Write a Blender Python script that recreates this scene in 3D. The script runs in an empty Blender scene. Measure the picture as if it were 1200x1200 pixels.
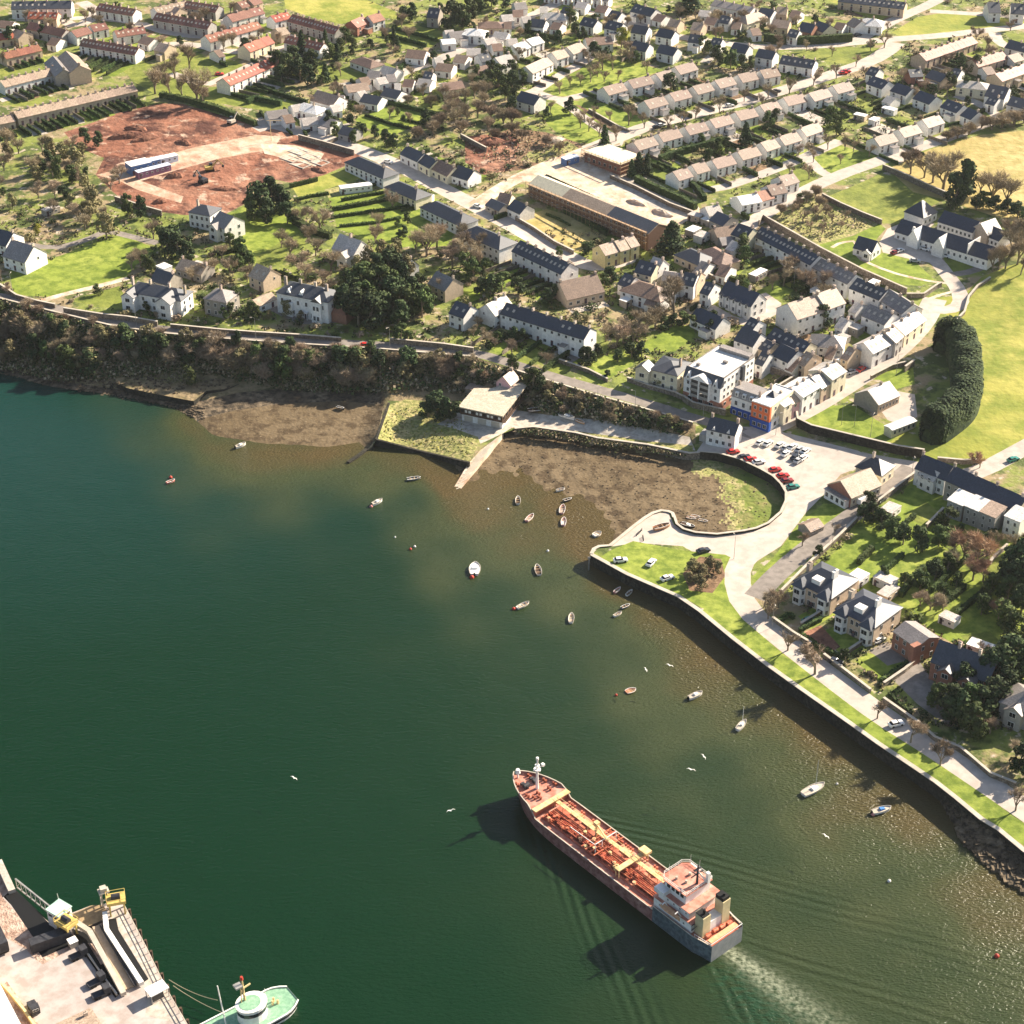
import bpy, math, random
import numpy as np
from mathutils import Vector, Matrix, geometry
R = math.radians
random.seed(7); rng = np.random.default_rng(7)
scene = bpy.context.scene
col = scene.collection

# ---------------------------------------------------------------- camera, light, exposure
F, TH, CH = 2150.0, R(32), 300.0          # focal length in pixels of a 1200 px frame, tilt below the horizon, height
cd = bpy.data.cameras.new('camera'); cam = bpy.data.objects.new('camera', cd); col.objects.link(cam)
cam.location = (0, 0, CH); cam.rotation_euler = (R(90) - TH, 0, 0)
cd.sensor_width = 36; cd.sensor_fit = 'HORIZONTAL'; cd.lens = 36 * F / 1200
cd.clip_start = 1; cd.clip_end = 40000
scene.camera = cam
SUN_AZ, SUN_EL = R(56), R(31)             # azimuth clockwise from +Y
w = bpy.data.worlds.new('World'); scene.world = w; w.use_nodes = True
nt = w.node_tree; nt.nodes.clear()
sky = nt.nodes.new('ShaderNodeTexSky'); sky.sky_type = 'NISHITA'; sky.sun_disc = False
sky.sun_elevation = SUN_EL; sky.sun_rotation = SUN_AZ; sky.air_density = 1.1; sky.dust_density = 1.5
bg = nt.nodes.new('ShaderNodeBackground'); bg.inputs[1].default_value = 0.06
wo = nt.nodes.new('ShaderNodeOutputWorld')
nt.links.new(sky.outputs[0], bg.inputs[0]); nt.links.new(bg.outputs[0], wo.inputs[0])
sl = bpy.data.lights.new('sun', 'SUN'); sl.energy = 5.0; sl.angle = R(0.5); sl.color = (1.0, 0.88, 0.72)
so = bpy.data.objects.new('sun', sl); col.objects.link(so)
sd = Vector((math.sin(SUN_AZ) * math.cos(SUN_EL), math.cos(SUN_AZ) * math.cos(SUN_EL), math.sin(SUN_EL)))
so.rotation_euler = sd.to_track_quat('Z', 'Y').to_euler(); so.location = (200, 600, 400)
scene.view_settings.view_transform = 'Standard'; scene.view_settings.look = 'None'
scene.view_settings.exposure = 1.42; scene.view_settings.gamma = 1
scene.render.engine = 'CYCLES'
scene.cycles.max_bounces = 4; scene.cycles.diffuse_bounces = 2; scene.cycles.glossy_bounces = 2
scene.cycles.transparent_max_bounces = 6; scene.cycles.volume_bounces = 0

# ---------------------------------------------------------------- survey helpers: photograph coordinates -> places on the ground
S_, C_ = math.sin(TH), math.cos(TH)
def PA(px, py, z):                         # vectorised
    px = np.asarray(px, float); py = np.asarray(py, float)
    x = (px - 600) / F; u = (600 - py) / F
    dy = C_ + u * S_; dz = -S_ + u * C_
    t = (z - CH) / dz
    return np.stack([x * t, dy * t, z + 0 * x * t], -1)
def P(px, py, z=0.0):
    return Vector(PA(px, py, z).tolist())
def proj(X, Y, Z):
    dz = Z - CH
    depth = Y * C_ - dz * S_; up = Y * S_ + dz * C_
    return 600 + F * X / depth, 600 - F * up / depth
# ground height, surveyed at points of the photograph
HC = [(-1500,420,-3),(-1500,330,14),(-600,380,14),(-600,480,-2),(-200,322,14),(-200,430,.2),(-200,470,-2.5),(0,338,14),(0,352,14),(0,376,9),(0,426,.4),(0,445,-.6),(0,480,-3),
(60,352,14),(60,368,14),(60,405,6),(60,446,.5),(60,470,-1.2),(130,372,14),(130,386,13.5),(130,425,4),(130,455,.6),(130,480,-1.5),(200,380,14),(200,394,13),(200,430,4),(210,470,.6),(215,495,-1.2),
(280,388,13.5),(280,402,13),(280,445,2.5),(250,505,.35),(245,525,-1),(340,392,13),(340,406,12.5),(340,455,1.8),(310,519,.1),(310,535,-1),(440,397,12.5),(440,411,12),(440,458,2),(380,523,.1),(380,540,-1),
(430,500,.8),(425,530,-.6),(540,404,11.5),(540,418,11),(520,452,3),(600,422,10.5),(600,436,10),(590,470,3),(650,440,9.5),(650,454,9),(630,492,3),(700,455,8.5),(700,470,8),(690,495,3.2),
(760,474,7.5),(760,486,7),(750,508,3.3),(815,494,6.2),(815,503,5.6),(810,520,3.6),(455,470,3),(441,515,2.8),(550,542,2.8),(460,540,-1),
(590,505,3),(560,600,2.6),(700,512,3),(820,532,3.4),(845,505,5),(900,505,5),(920,577,4),(872,624,3.8),(790,612,3.4),(693,650,3.4),(795,699,3.6),(900,780,3.8),(1030,872,3.9),(1200,997,4),(1500,1190,4),(1900,1500,4),
(780,450,7.5),(850,450,7),(940,470,6.5),(1000,430,7.5),(1060,390,9),(1120,350,10),(1000,540,5.5),(1060,552,6),(1160,560,7),(1250,540,8),(1120,450,9),(1200,400,11),
(960,720,5),(1060,650,6),(1200,700,7),(1200,850,6),(1200,620,8),(1500,800,8),(1500,500,11),
(0,300,15),(200,300,15),(400,320,14),(600,350,13),(750,380,10),(900,370,10),(0,200,17),(300,200,17),(600,220,16),(850,280,14),(1050,250,15),(1200,250,16),
(0,100,20),(300,100,21),(600,120,20),(900,120,20),(1200,120,20),(0,0,25),(300,0,26),(600,0,27),(900,0,27),(1200,0,27),
(-800,200,18),(2000,200,18),(-800,0,26),(2000,0,26),(-800,-200,30),(600,-200,32),(2000,-200,30),(-2500,-738,60),(3500,-738,60),(600,-738,60),(-2500,100,20),(3500,100,20),(-2500,700,-5),(-500,700,-5),(200,700,-3),(3500,900,8),(2500,1900,4),(-2500,1900,-5),(600,1900,-5),(600,760,-3),(900,1000,-3)]
_hp = np.array(HC, float)
_cdt = geometry.delaunay_2d_cdt([Vector(p[:2]) for p in HC], [], [], 0, 1e-5)
_hv = np.array([v[:] for v in _cdt[0]]); _src = [o[0] for o in _cdt[3]]; _hz = _hp[_src, 2]; _ht = np.array(_cdt[2])
def _hraw(px, py):
    out = np.full(px.shape, 4.0)
    for t in _ht:
        a, b, c = _hv[t]; x0, x1 = min(a[0], b[0], c[0]), max(a[0], b[0], c[0]); y0, y1 = min(a[1], b[1], c[1]), max(a[1], b[1], c[1])
        m = (px >= x0) & (px <= x1) & (py >= y0) & (py <= y1)
        if not m.any(): continue
        X, Y = px[m], py[m]
        d = (b[1]-c[1])*(a[0]-c[0]) + (c[0]-b[0])*(a[1]-c[1])
        if abs(d) < 1e-9: continue
        l0 = ((b[1]-c[1])*(X-c[0]) + (c[0]-b[0])*(Y-c[1])) / d; l1 = ((c[1]-a[1])*(X-c[0]) + (a[0]-c[0])*(Y-c[1])) / d; l2 = 1-l0-l1
        ok = (l0 > -1e-6) & (l1 > -1e-6) & (l2 > -1e-6)
        o = out[m]; o[ok] = (l0*_hz[t[0]] + l1*_hz[t[1]] + l2*_hz[t[2]])[ok]; out[m] = o
    return out
GX0, GY0, GS = -1000.0, -740.0, 5.0
_gx = np.arange(GX0, 2205, GS); _gy = np.arange(GY0, 1700, GS)
HG = _hraw(*np.meshgrid(_gx, _gy))
def hgt(px, py):
    px = np.clip((np.asarray(px, float) - GX0) / GS, 0, HG.shape[1] - 1.001); py = np.clip((np.asarray(py, float) - GY0) / GS, 0, HG.shape[0] - 1.001)
    i, j = px.astype(int), py.astype(int); u, v = px - i, py - j
    return (HG[j, i]*(1-u) + HG[j, i+1]*u)*(1-v) + (HG[j+1, i]*(1-u) + HG[j+1, i+1]*u)*v
def G(px, py, dz=0.0):
    z = float(hgt(px, py)); v = P(px, py, z); v.z += dz; return v
def gz(X, Y):
    z = 5.0
    for _ in range(5): z = float(hgt(*proj(X, Y, z)))
    return z
def scale_at(py): return (F * S_ + (py - 600) * C_) / CH

# ---------------------------------------------------------------- mesh building
class MB:
    def __init__(s): s.v = []; s.f = []; s.m = []
    def face(s, pts, mi=0):
        n = len(s.v); s.v += [tuple(p) for p in pts]; s.f.append(tuple(range(n, n + len(pts)))); s.m.append(mi)
    def poly(s, vs, fs, mi=0):
        n = len(s.v); s.v += [tuple(p) for p in vs]
        for f in fs: s.f.append(tuple(n + i for i in f)); s.m.append(mi)
    def box(s, x0, x1, y0, y1, z0, z1, mi=0, M=None):
        vs = [Vector((x, y, z)) for z in (z0, z1) for y in (y0, y1) for x in (x0, x1)]
        if M is not None: vs = [M @ v for v in vs]
        s.poly(vs, [(0,2,3,1),(4,5,7,6),(0,1,5,4),(2,6,7,3),(0,4,6,2),(1,3,7,5)], mi)
    def bar(s, a, b, w, h=None, mi=0):       # box beam from a to b
        a, b = Vector(a), Vector(b); d = b - a; L = d.length
        q = d.to_track_quat('X', 'Z').to_matrix().to_4x4(); q.translation = a; h = h or w
        s.box(0, L, -w/2, w/2, -h/2, h/2, mi, q)
    def cyl(s, a, b, r0, r1=None, n=6, mi=0, cap=True):
        a, b = Vector(a), Vector(b); r1 = r0 if r1 is None else r1
        q = (b - a).to_track_quat('Z', 'Y').to_matrix(); vs = []
        for p, r in ((a, r0), (b, r1)):
            for k in range(n):
                t = 2*math.pi*k/n; vs.append(p + q @ Vector((math.cos(t)*r, math.sin(t)*r, 0)))
        fs = [(k, (k+1) % n, n+(k+1) % n, n+k) for k in range(n)]
        if cap: fs += [tuple(range(n-1, -1, -1)), tuple(range(n, 2*n))]
        s.poly(vs, fs, mi)
    def extr(s, pts, z0, z1, mi=0, top=None):   # polygon prism
        n = len(pts); vs = [(p[0], p[1], z0) for p in pts] + [(p[0], p[1], z1) for p in pts]
        s.poly(vs, [(k, (k+1) % n, n+(k+1) % n, n+k) for k in range(n)], mi)
        s.poly(vs[n:], [tuple(range(n))], mi if top is None else top)
    def build(s, name, mats, parent=None, smooth=False, link=True):
        me = bpy.data.meshes.new(name); me.from_pydata(s.v, [], s.f)
        for m in (mats if isinstance(mats, (list, tuple)) else [mats]): me.materials.append(m)
        if any(s.m): me.polygons.foreach_set('material_index', s.m)
        if smooth: me.polygons.foreach_set('use_smooth', [True]*len(s.f))
        me.update()
        o = bpy.data.objects.new(name, me)
        if link: col.objects.link(o)
        if parent: o.parent = parent
        return o
def tag(o, label=None, cat=None, group=None, kind=None):
    if label:
        wd = label.split()
        if len(wd) > 16: print('LONG LABEL', len(wd), label)
        o['label'] = label
    if cat: o['category'] = cat
    if group: o['group'] = group
    if kind: o['kind'] = kind
    return o
def empty(name, loc=(0,0,0), rz=0.0, label=None, cat=None, group=None):
    o = bpy.data.objects.new(name, None); o.empty_display_size = .5; col.objects.link(o)
    o.location = loc; o.rotation_euler = (0, 0, rz); return tag(o, label, cat, group)
def clone(o, parent=None):
    c = o.copy(); col.objects.link(c); c.parent = parent
    for ch in KIDS.get(o.as_pointer(), []):
        clone(ch, c)
    return c
KIDS = {}
def reg(root):                               # remember the children of a prototype
    def walk(o):
        KIDS[o.as_pointer()] = list(o.children)
        for c in o.children: walk(c)
    walk(root); return root
ORD = ['first','second','third','fourth','fifth','sixth','seventh','eighth','ninth','tenth','eleventh','twelfth','thirteenth','fourteenth','fifteenth','sixteenth','seventeenth','eighteenth','nineteenth','twentieth']
def ordw(i, n):
    if n == 1: return ''
    if i == 0: return 'leftmost'
    if i == n-1: return 'rightmost'
    return ORD[i] if i < 20 else '%dth' % (i+1)

# ---------------------------------------------------------------- materials
def srgb(c):
    return tuple(((x/12.92) if x <= .04045 else ((x+.055)/1.055)**2.4) for x in c)
MATS = {}
def mat(name, cs, sc=(0.05, 0.6), rough=0.9, rnd=0.0, spec=0.2, bump=0.0, bsc=2.0, fac=None, metal=0.0):
    """cs: two to four linear colours mixed by noise of the given scales; rnd: brightness spread between objects"""
    m = bpy.data.materials.new(name); m.use_nodes = True; t = m.node_tree; N = t.nodes; Lk = t.links.new
    b = N['Principled BSDF']; b.inputs['Roughness'].default_value = rough; b.inputs['Metallic'].default_value = metal
    b.inputs['Specular IOR Level'].default_value = spec
    tc = N.new('ShaderNodeTexCoord'); cur = None
    if len(cs) == 1:
        rg = N.new('ShaderNodeRGB'); rg.outputs[0].default_value = (*cs[0], 1); cur = rg.outputs[0]
    else:
        for k in range(len(cs) - 1):
            n = N.new('ShaderNodeTexNoise'); n.inputs['Scale'].default_value = sc[k % len(sc)]; n.inputs['Detail'].default_value = 5; n.inputs['Roughness'].default_value = .62
            mp = N.new('ShaderNodeMapping'); mp.inputs['Location'].default_value = (13.7*k, 5.1*k, 3.3*k)
            Lk(tc.outputs['Object'], mp.inputs[0]); Lk(mp.outputs[0], n.inputs['Vector'])
            r = N.new('ShaderNodeMapRange'); r.inputs['From Min'].default_value = .4; r.inputs['From Max'].default_value = .62
            if fac: r.inputs['From Min'].default_value, r.inputs['From Max'].default_value = fac[k % len(fac)]
            Lk(n.outputs['Fac'], r.inputs['Value'])
            mx = N.new('ShaderNodeMix'); mx.data_type = 'RGBA'; Lk(r.outputs[0], mx.inputs[0])
            if cur is None: mx.inputs[6].default_value = (*cs[0], 1)
            else: Lk(cur, mx.inputs[6])
            mx.inputs[7].default_value = (*cs[k+1], 1); cur = mx.outputs[2]
    if rnd:
        oi = N.new('ShaderNodeObjectInfo'); r = N.new('ShaderNodeMapRange'); r.inputs['To Min'].default_value = 1-rnd; r.inputs['To Max'].default_value = 1+rnd
        Lk(oi.outputs['Random'], r.inputs[0]); hs = N.new('ShaderNodeHueSaturation'); Lk(cur, hs.inputs['Color']); Lk(r.outputs[0], hs.inputs['Value'])
        r2 = N.new('ShaderNodeMapRange'); r2.inputs['To Min'].default_value = .5-rnd*.05; r2.inputs['To Max'].default_value = .5+rnd*.05
        ml = N.new('ShaderNodeMath'); ml.operation = 'MULTIPLY'; ml.inputs[1].default_value = 7.31; fr = N.new('ShaderNodeMath'); fr.operation = 'FRACT'
        Lk(oi.outputs['Random'], ml.inputs[0]); Lk(ml.outputs[0], fr.inputs[0]); Lk(fr.outputs[0], r2.inputs[0]); Lk(r2.outputs[0], hs.inputs['Hue']); cur = hs.outputs[0]
    Lk(cur, b.inputs['Base Color'])
    if bump:
        n = N.new('ShaderNodeTexNoise'); n.inputs['Scale'].default_value = bsc; n.inputs['Detail'].default_value = 4; Lk(tc.outputs['Object'], n.inputs['Vector'])
        bp = N.new('ShaderNodeBump'); bp.inputs['Strength'].default_value = 1; bp.inputs['Distance'].default_value = bump
        Lk(n.outputs['Fac'], bp.inputs['Height']); Lk(bp.outputs[0], b.inputs['Normal'])
    MATS[name] = m; return m
M = MATS
# ground
mat('lawn', [(.18,.215,.036),(.27,.28,.06),(.13,.16,.028)], (.035,.25), bump=.25, bsc=.7)
mat('bright_lawn', [(.205,.265,.034),(.31,.345,.065),(.125,.175,.022)], (.03,.3), bump=.15, bsc=.8)
mat('pasture', [(.28,.285,.048),(.43,.385,.10),(.19,.225,.034)], (.012,.09), bump=.35, bsc=.4)
mat('hay_field', [(.42,.32,.12),(.52,.40,.17),(.33,.27,.09)], (.02,.2), bump=.4, bsc=.4)
mat('rough_grass', [(.38,.35,.13),(.25,.28,.07),(.42,.34,.17),(.16,.17,.05)], (.06,.3,.9), bump=.5, bsc=.7)
mat('garden_ground', [(.20,.23,.05),(.30,.23,.13),(.085,.11,.028),(.46,.38,.28)], (.045,.11,.28), bump=.4, bsc=.6, fac=[(.48,.56),(.49,.57),(.58,.66)])
mat('scrub_ground', [(.20,.15,.08),(.08,.085,.03),(.28,.21,.12)], (.08,.4), bump=.6, bsc=.6)
mat('red_soil', [(.24,.10,.06),(.32,.165,.105),(.09,.036,.025),(.46,.32,.23)], (.022,.07,.16), bump=1.6, bsc=.22, fac=[(.42,.6),(.49,.6),(.57,.66)])
mat('pale_soil', [(.55,.42,.30),(.40,.26,.17),(.66,.56,.44)], (.05,.2), bump=.4, bsc=.4)
mat('packed_soil', [(.46,.30,.20),(.36,.20,.13),(.56,.43,.32)], (.06,.2), bump=.4, bsc=.4)
mat('brown_soil', [(.22,.13,.075),(.31,.21,.12),(.13,.08,.045)], (.1,.5), bump=.3, bsc=1.0)
mat('road_surface', [(.46,.40,.345),(.52,.46,.40),(.40,.35,.30)], (.03,.35), .85)
mat('tarmac', [(.25,.215,.185),(.31,.27,.235),(.20,.175,.15)], (.04,.4), .85)
mat('paving', [(.50,.43,.365),(.57,.49,.42),(.43,.365,.31)], (.03,.3), .85)
mat('concrete', [(.48,.43,.36),(.58,.52,.44),(.35,.30,.25)], (.09,.6), .85)
mat('mud', [(.135,.098,.056),(.175,.13,.078),(.085,.060,.035),(.24,.185,.115)], (.04,.22,1.1), .9, spec=.08, bump=.35, bsc=.7, fac=[(.4,.6),(.48,.6),(.6,.68)])
mat('saltmarsh', [(.16,.19,.035),(.25,.20,.09),(.12,.16,.03)], (.07,.3), bump=.5, bsc=.6)
mat('shore_rock', [(.10,.075,.048),(.24,.18,.115),(.04,.032,.022)], (.1,.5), bump=.8, bsc=.5)
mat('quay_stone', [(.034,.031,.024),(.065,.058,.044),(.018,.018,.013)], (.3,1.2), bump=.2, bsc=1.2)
mat('coping', [(.42,.37,.30),(.52,.46,.38)], (.4,), .85)
mat('stone_wall', [(.20,.165,.125),(.32,.27,.21),(.11,.09,.07)], (.5,1.8), rnd=.2, bump=.1, bsc=1.5)
mat('dock_ground', [(.43,.38,.35),(.49,.44,.40),(.35,.29,.255)], (.05,.3), .8)
mat('dock_earth', [(.48,.33,.25),(.60,.47,.38),(.30,.19,.14)], (.12,.5), .9, bump=.4)
# buildings
for n, c in dict(white=(.86,.83,.78), cream=(.80,.72,.52), grey=(.42,.40,.37), pink=(.72,.42,.42), brick=(.36,.17,.115), shaded_brick=(.20,.12,.08), stone=(.36,.32,.27), tan=(.60,.47,.34), yellow=(.72,.60,.30), dark=(.10,.09,.08), blue=(.03,.09,.35), orange=(.72,.17,.07)).items():
    mat('wall_'+n, [tuple(c), tuple(x*.93 for x in c), tuple(x*.80 for x in c)], (.25,1.3), .85, rnd=.1)
for n, c in dict(slate=(.045,.05,.062), navy=(.034,.041,.06), brown=(.23,.155,.115), russet=(.22,.105,.075), red=(.34,.10,.06), grey=(.24,.21,.19), pale=(.50,.45,.40), tan=(.36,.27,.20), rust=(.27,.11,.07), white=(.78,.75,.70), flat=(.50,.43,.33)).items():
    mat('roof_'+n, [tuple(c), tuple(x*1.35 for x in c), tuple(x*.7 for x in c)], (.35,2.2), .5, rnd=.16, spec=.75 if n in ('slate', 'navy', 'grey') else .3)
mat('chimney_stack', [(.52,.43,.35),(.36,.28,.22)], (.8,), rnd=.3)
mat('glass', [(.02,.024,.03)], rough=.12, spec=.6)
mat('frame_white', [(.72,.70,.66)], rough=.6)
mat('door_paint', [(.12,.05,.04),(.05,.08,.12)], (.9,), rough=.5, rnd=.5)
mat('timber', [(.30,.20,.12),(.42,.29,.17)], (.8,), rnd=.2)
mat('dark_timber', [(.07,.045,.03),(.11,.07,.05)], (1.2,))
mat('steel', [(.30,.29,.27),(.42,.40,.37)], (.8,), .5, metal=.3)
mat('dark_steel', [(.035,.035,.04),(.06,.06,.065)], (.8,), .5)
mat('yellow_paint', [(.60,.45,.14),(.48,.34,.10)], (.7,), .6)
mat('white_paint', [(.86,.84,.79),(.76,.72,.66)], (.5,), .5)
mat('black', [(.012,.012,.012)], rough=.6)
mat('rope', [(.45,.38,.26)])
# plants
mat('leaf_dark', [(.038,.066,.022),(.085,.115,.034),(.019,.037,.014)], (.35,1.1), rnd=.3, spec=.3)
mat('leaf_mid', [(.06,.095,.022),(.11,.14,.035),(.035,.055,.015)], (.4,1.2), rnd=.35, spec=.3)
mat('leaf_olive', [(.20,.175,.08),(.28,.24,.12),(.115,.105,.045)], (.4,1.2), rnd=.3)
mat('leaf_yellow', [(.33,.30,.04),(.20,.22,.03)], (.5,), rnd=.15)
mat('twig', [(.36,.28,.185),(.44,.36,.25),(.24,.18,.12)], (.4,1.5), rnd=.3)
mat('twig_red', [(.38,.22,.14),(.46,.31,.20)], (.4,), rnd=.25)
mat('bark', [(.19,.15,.105),(.27,.215,.155)], (.9,), rnd=.2)
mat('hedge_leaf', [(.045,.075,.018),(.085,.12,.03),(.02,.035,.012)], (.5,2.0), rnd=.35, bump=.25, bsc=1.6)

# ---------------------------------------------------------------- geometry helpers on the plan
def inpoly(X, Y, poly):
    inside = np.zeros(X.shape, bool); n = len(poly)
    for k in range(n):
        x0, y0 = poly[k]; x1, y1 = poly[(k+1) % n]
        if y0 == y1: continue
        c = ((Y < y0) != (Y < y1)) & (X < (x1-x0)*(Y-y0)/(y1-y0) + x0); inside ^= c
    return inside
def seg_dist(X, Y, line):
    d = np.full(X.shape, 1e9)
    for k in range(len(line)-1):
        x0, y0 = line[k]; x1, y1 = line[k+1]; dx, dy = x1-x0, y1-y0; L = dx*dx+dy*dy+1e-9
        t = np.clip(((X-x0)*dx + (Y-y0)*dy)/L, 0, 1); d = np.minimum(d, np.hypot(X-x0-t*dx, Y-y0-t*dy))
    return d
def smooth(pts, it=2):
    for _ in range(it):
        q = [pts[0]]
        for a, b in zip(pts, pts[1:]):
            q += [(a[0]*.75+b[0]*.25, a[1]*.75+b[1]*.25), (a[0]*.25+b[0]*.75, a[1]*.25+b[1]*.75)]
        pts = q + [pts[-1]]
    return pts
def ribbon(pts, wd, it=2):                   # strip of even width (metres) along a survey line, as a survey polygon
    pts = smooth(pts, it) if it else pts
    W = [G(*p) for p in pts]; l, r = [], []
    for k, p in enumerate(W):
        a = W[max(k-1, 0)]; b = W[min(k+1, len(W)-1)]; d = Vector((b.x-a.x, b.y-a.y)).normalized(); n = Vector((-d.y, d.x))*wd/2
        l.append(proj(p.x+n.x, p.y+n.y, p.z)); r.append(proj(p.x-n.x, p.y-n.y, p.z))
    return l + r[::-1]

LAND = [(-2500,480),(-600,480),(-200,470),(0,480),(60,470),(130,480),(215,495),(245,525),(310,535),(380,540),(425,531),(436,524),(441,515),(495,529),(550,542),(565,525),(589,508),
 (603,503),(625,501),(675,508),(700,514),(760,522),(808,532),(820,531),(842,533),(867,540),(892,552),(906,560),(915,569),(921,579),(921,589),(915,602),(900,615),(886,621),(872,624),(840,628),(815,626),(801,622),(793,616),(790,607),(788,602),(783,600),(775,599),(765,602),
 (755,608),(742,618),(715,640),(702,641),(696,644),(693,650),(735,673),(795,699),(820,716),(860,749),(900,780),(935,805),(995,847),(1030,872),(1072,900),(1097,917),(1120,935),(1150,960),(1170,972),(1200,997),(1300,1063),(1500,1190),(1900,1500),(3500,2000),(3500,-738),(600,-738),(-2500,-738)]
COVE_EDGE = LAND[16:53]
ROADS = [ # (name, survey line, width, material)
 ('road',[(-300,325),(-100,338),(0,346),(60,360),(130,377),(190,386),(270,393),(340,398),(440,404),(520,409),(560,414),(600,426),(650,442),(700,456),(760,473),(810,489),(850,500),(890,512)],5.2,'tarmac'),
 ('road',[(880,515),(930,521),(985,533),(1040,543),(1085,550),(1140,562)],8,'road_surface'),
 ('road',[(880,512),(925,491),(962,471),(1000,447),(1032,426),(1060,402),(1080,380),(1090,362),(1096,350)],8.5,'road_surface'),
 ('road',[(950,530),(945,560),(928,600),(905,628),(872,652),(862,675),(872,712),(920,752),(975,795),(1035,840),(1090,874),(1150,914),(1210,955),(1320,1030)],7.5,'paving'),
 ('road',[(884,700),(915,668),(955,635),(1000,603),(1040,572),(1068,548)],6.5,'tarmac'),
 ('road',[(1120,560),(1150,552),(1200,525),(1300,470)],7,'road_surface'),
 ('driveway',[(1088,362),(1110,364),(1127,357),(1124,340),(1110,322),(1098,306),(1085,296)],6,'paving'),
 ('driveway',[(1115,322),(1140,318),(1160,308),(1172,300)],4,'tarmac'),
 ('road',[(870,270),(885,258),(915,238),(975,208),(1040,185),(1105,163),(1150,146),(1178,136),(1210,140),(1320,160)],7.5,'road_surface'),
 ('road',[(1172,140),(1160,128),(1140,118),(1120,112)],5.5,'road_surface'),
 ('road',[(300,140),(345,152),(400,168),(440,182),(480,200),(520,222),(570,248),(620,275),(660,298),(688,312),(716,310),(742,300)],9,'paving'),
 ('road',[(300,152),(345,140),(400,120),(425,108),(450,97),(478,82),(500,76),(545,56),(600,30),(640,10),(680,-10)],7,'road_surface'),
 ('road',[(553,243),(575,228),(600,212),(640,193),(690,175)],7,'pale_soil'),
 ('road',[(690,175),(720,163),(760,147),(820,132),(880,117),(940,99),(985,84),(1020,72),(1040,60),(1050,50)],9,'paving'),
 ('road',[(724,162),(700,150),(672,128),(655,118)],5,'paving'),
 ('road',[(620,105),(655,118),(680,112),(720,104)],6,'paving'),
 ('road',[(625,108),(650,92),(680,75),(695,64)],6,'paving'),
 ('road',[(812,222),(840,222),(880,209),(930,190),(960,176),(985,165)],6,'road_surface'),
 ('road',[(945,184),(960,200),(975,208)],5,'road_surface'),
 ('road',[(780,40),(840,50),(900,56),(960,54),(1030,47),(1100,42),(1160,35),(1320,18)],7.5,'paving'),
 ('road',[(1000,50),(1035,30),(1060,18),(1090,5),(1120,-12),(1160,-40)],7,'road_surface'),
 ('road',[(1090,13),(1140,16),(1200,20),(1320,28)],6,'paving'),
 ('road',[(1195,60),(1170,50),(1165,38)],6,'paving'),
 ('road',[(680,12),(720,22),(760,30),(770,25)],6,'paving'),
 ('road',[(95,2),(118,16),(90,32),(70,22)],7,'paving'),
 ('road',[(20,22),(60,25),(100,20),(160,26),(200,40),(260,45),(310,62)],6,'paving'),
 ('road',[(168,55),(220,50),(270,62),(330,58),(350,48),(320,36)],7,'paving'),
 ('road',[(200,86),(240,100),(262,92),(330,60)],6,'paving'),
 ('road',[(0,118),(30,110),(60,104),(90,88)],5,'paving'),
 ('driveway',[(830,360),(862,378),(890,372),(912,360),(890,345)],6,'paving'),
 ('lane',[(0,280),(60,292),(100,282),(125,270),(165,280),(185,285)],4,'tarmac'),
 ('lane',[(40,355),(70,346),(120,334),(150,326)],3,'pale_soil'),
 ('footpath',[(975,290),(985,284),(1005,282),(1000,300),(1040,318),(1080,328),(1110,332)],1.6,'pale_soil'),
 ('footpath',[(1090,350),(1100,346),(1115,342)],1.6,'pale_soil'),
 ('footpath',[(700,150),(740,168),(690,176)],1.6,'paving'),
]
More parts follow.
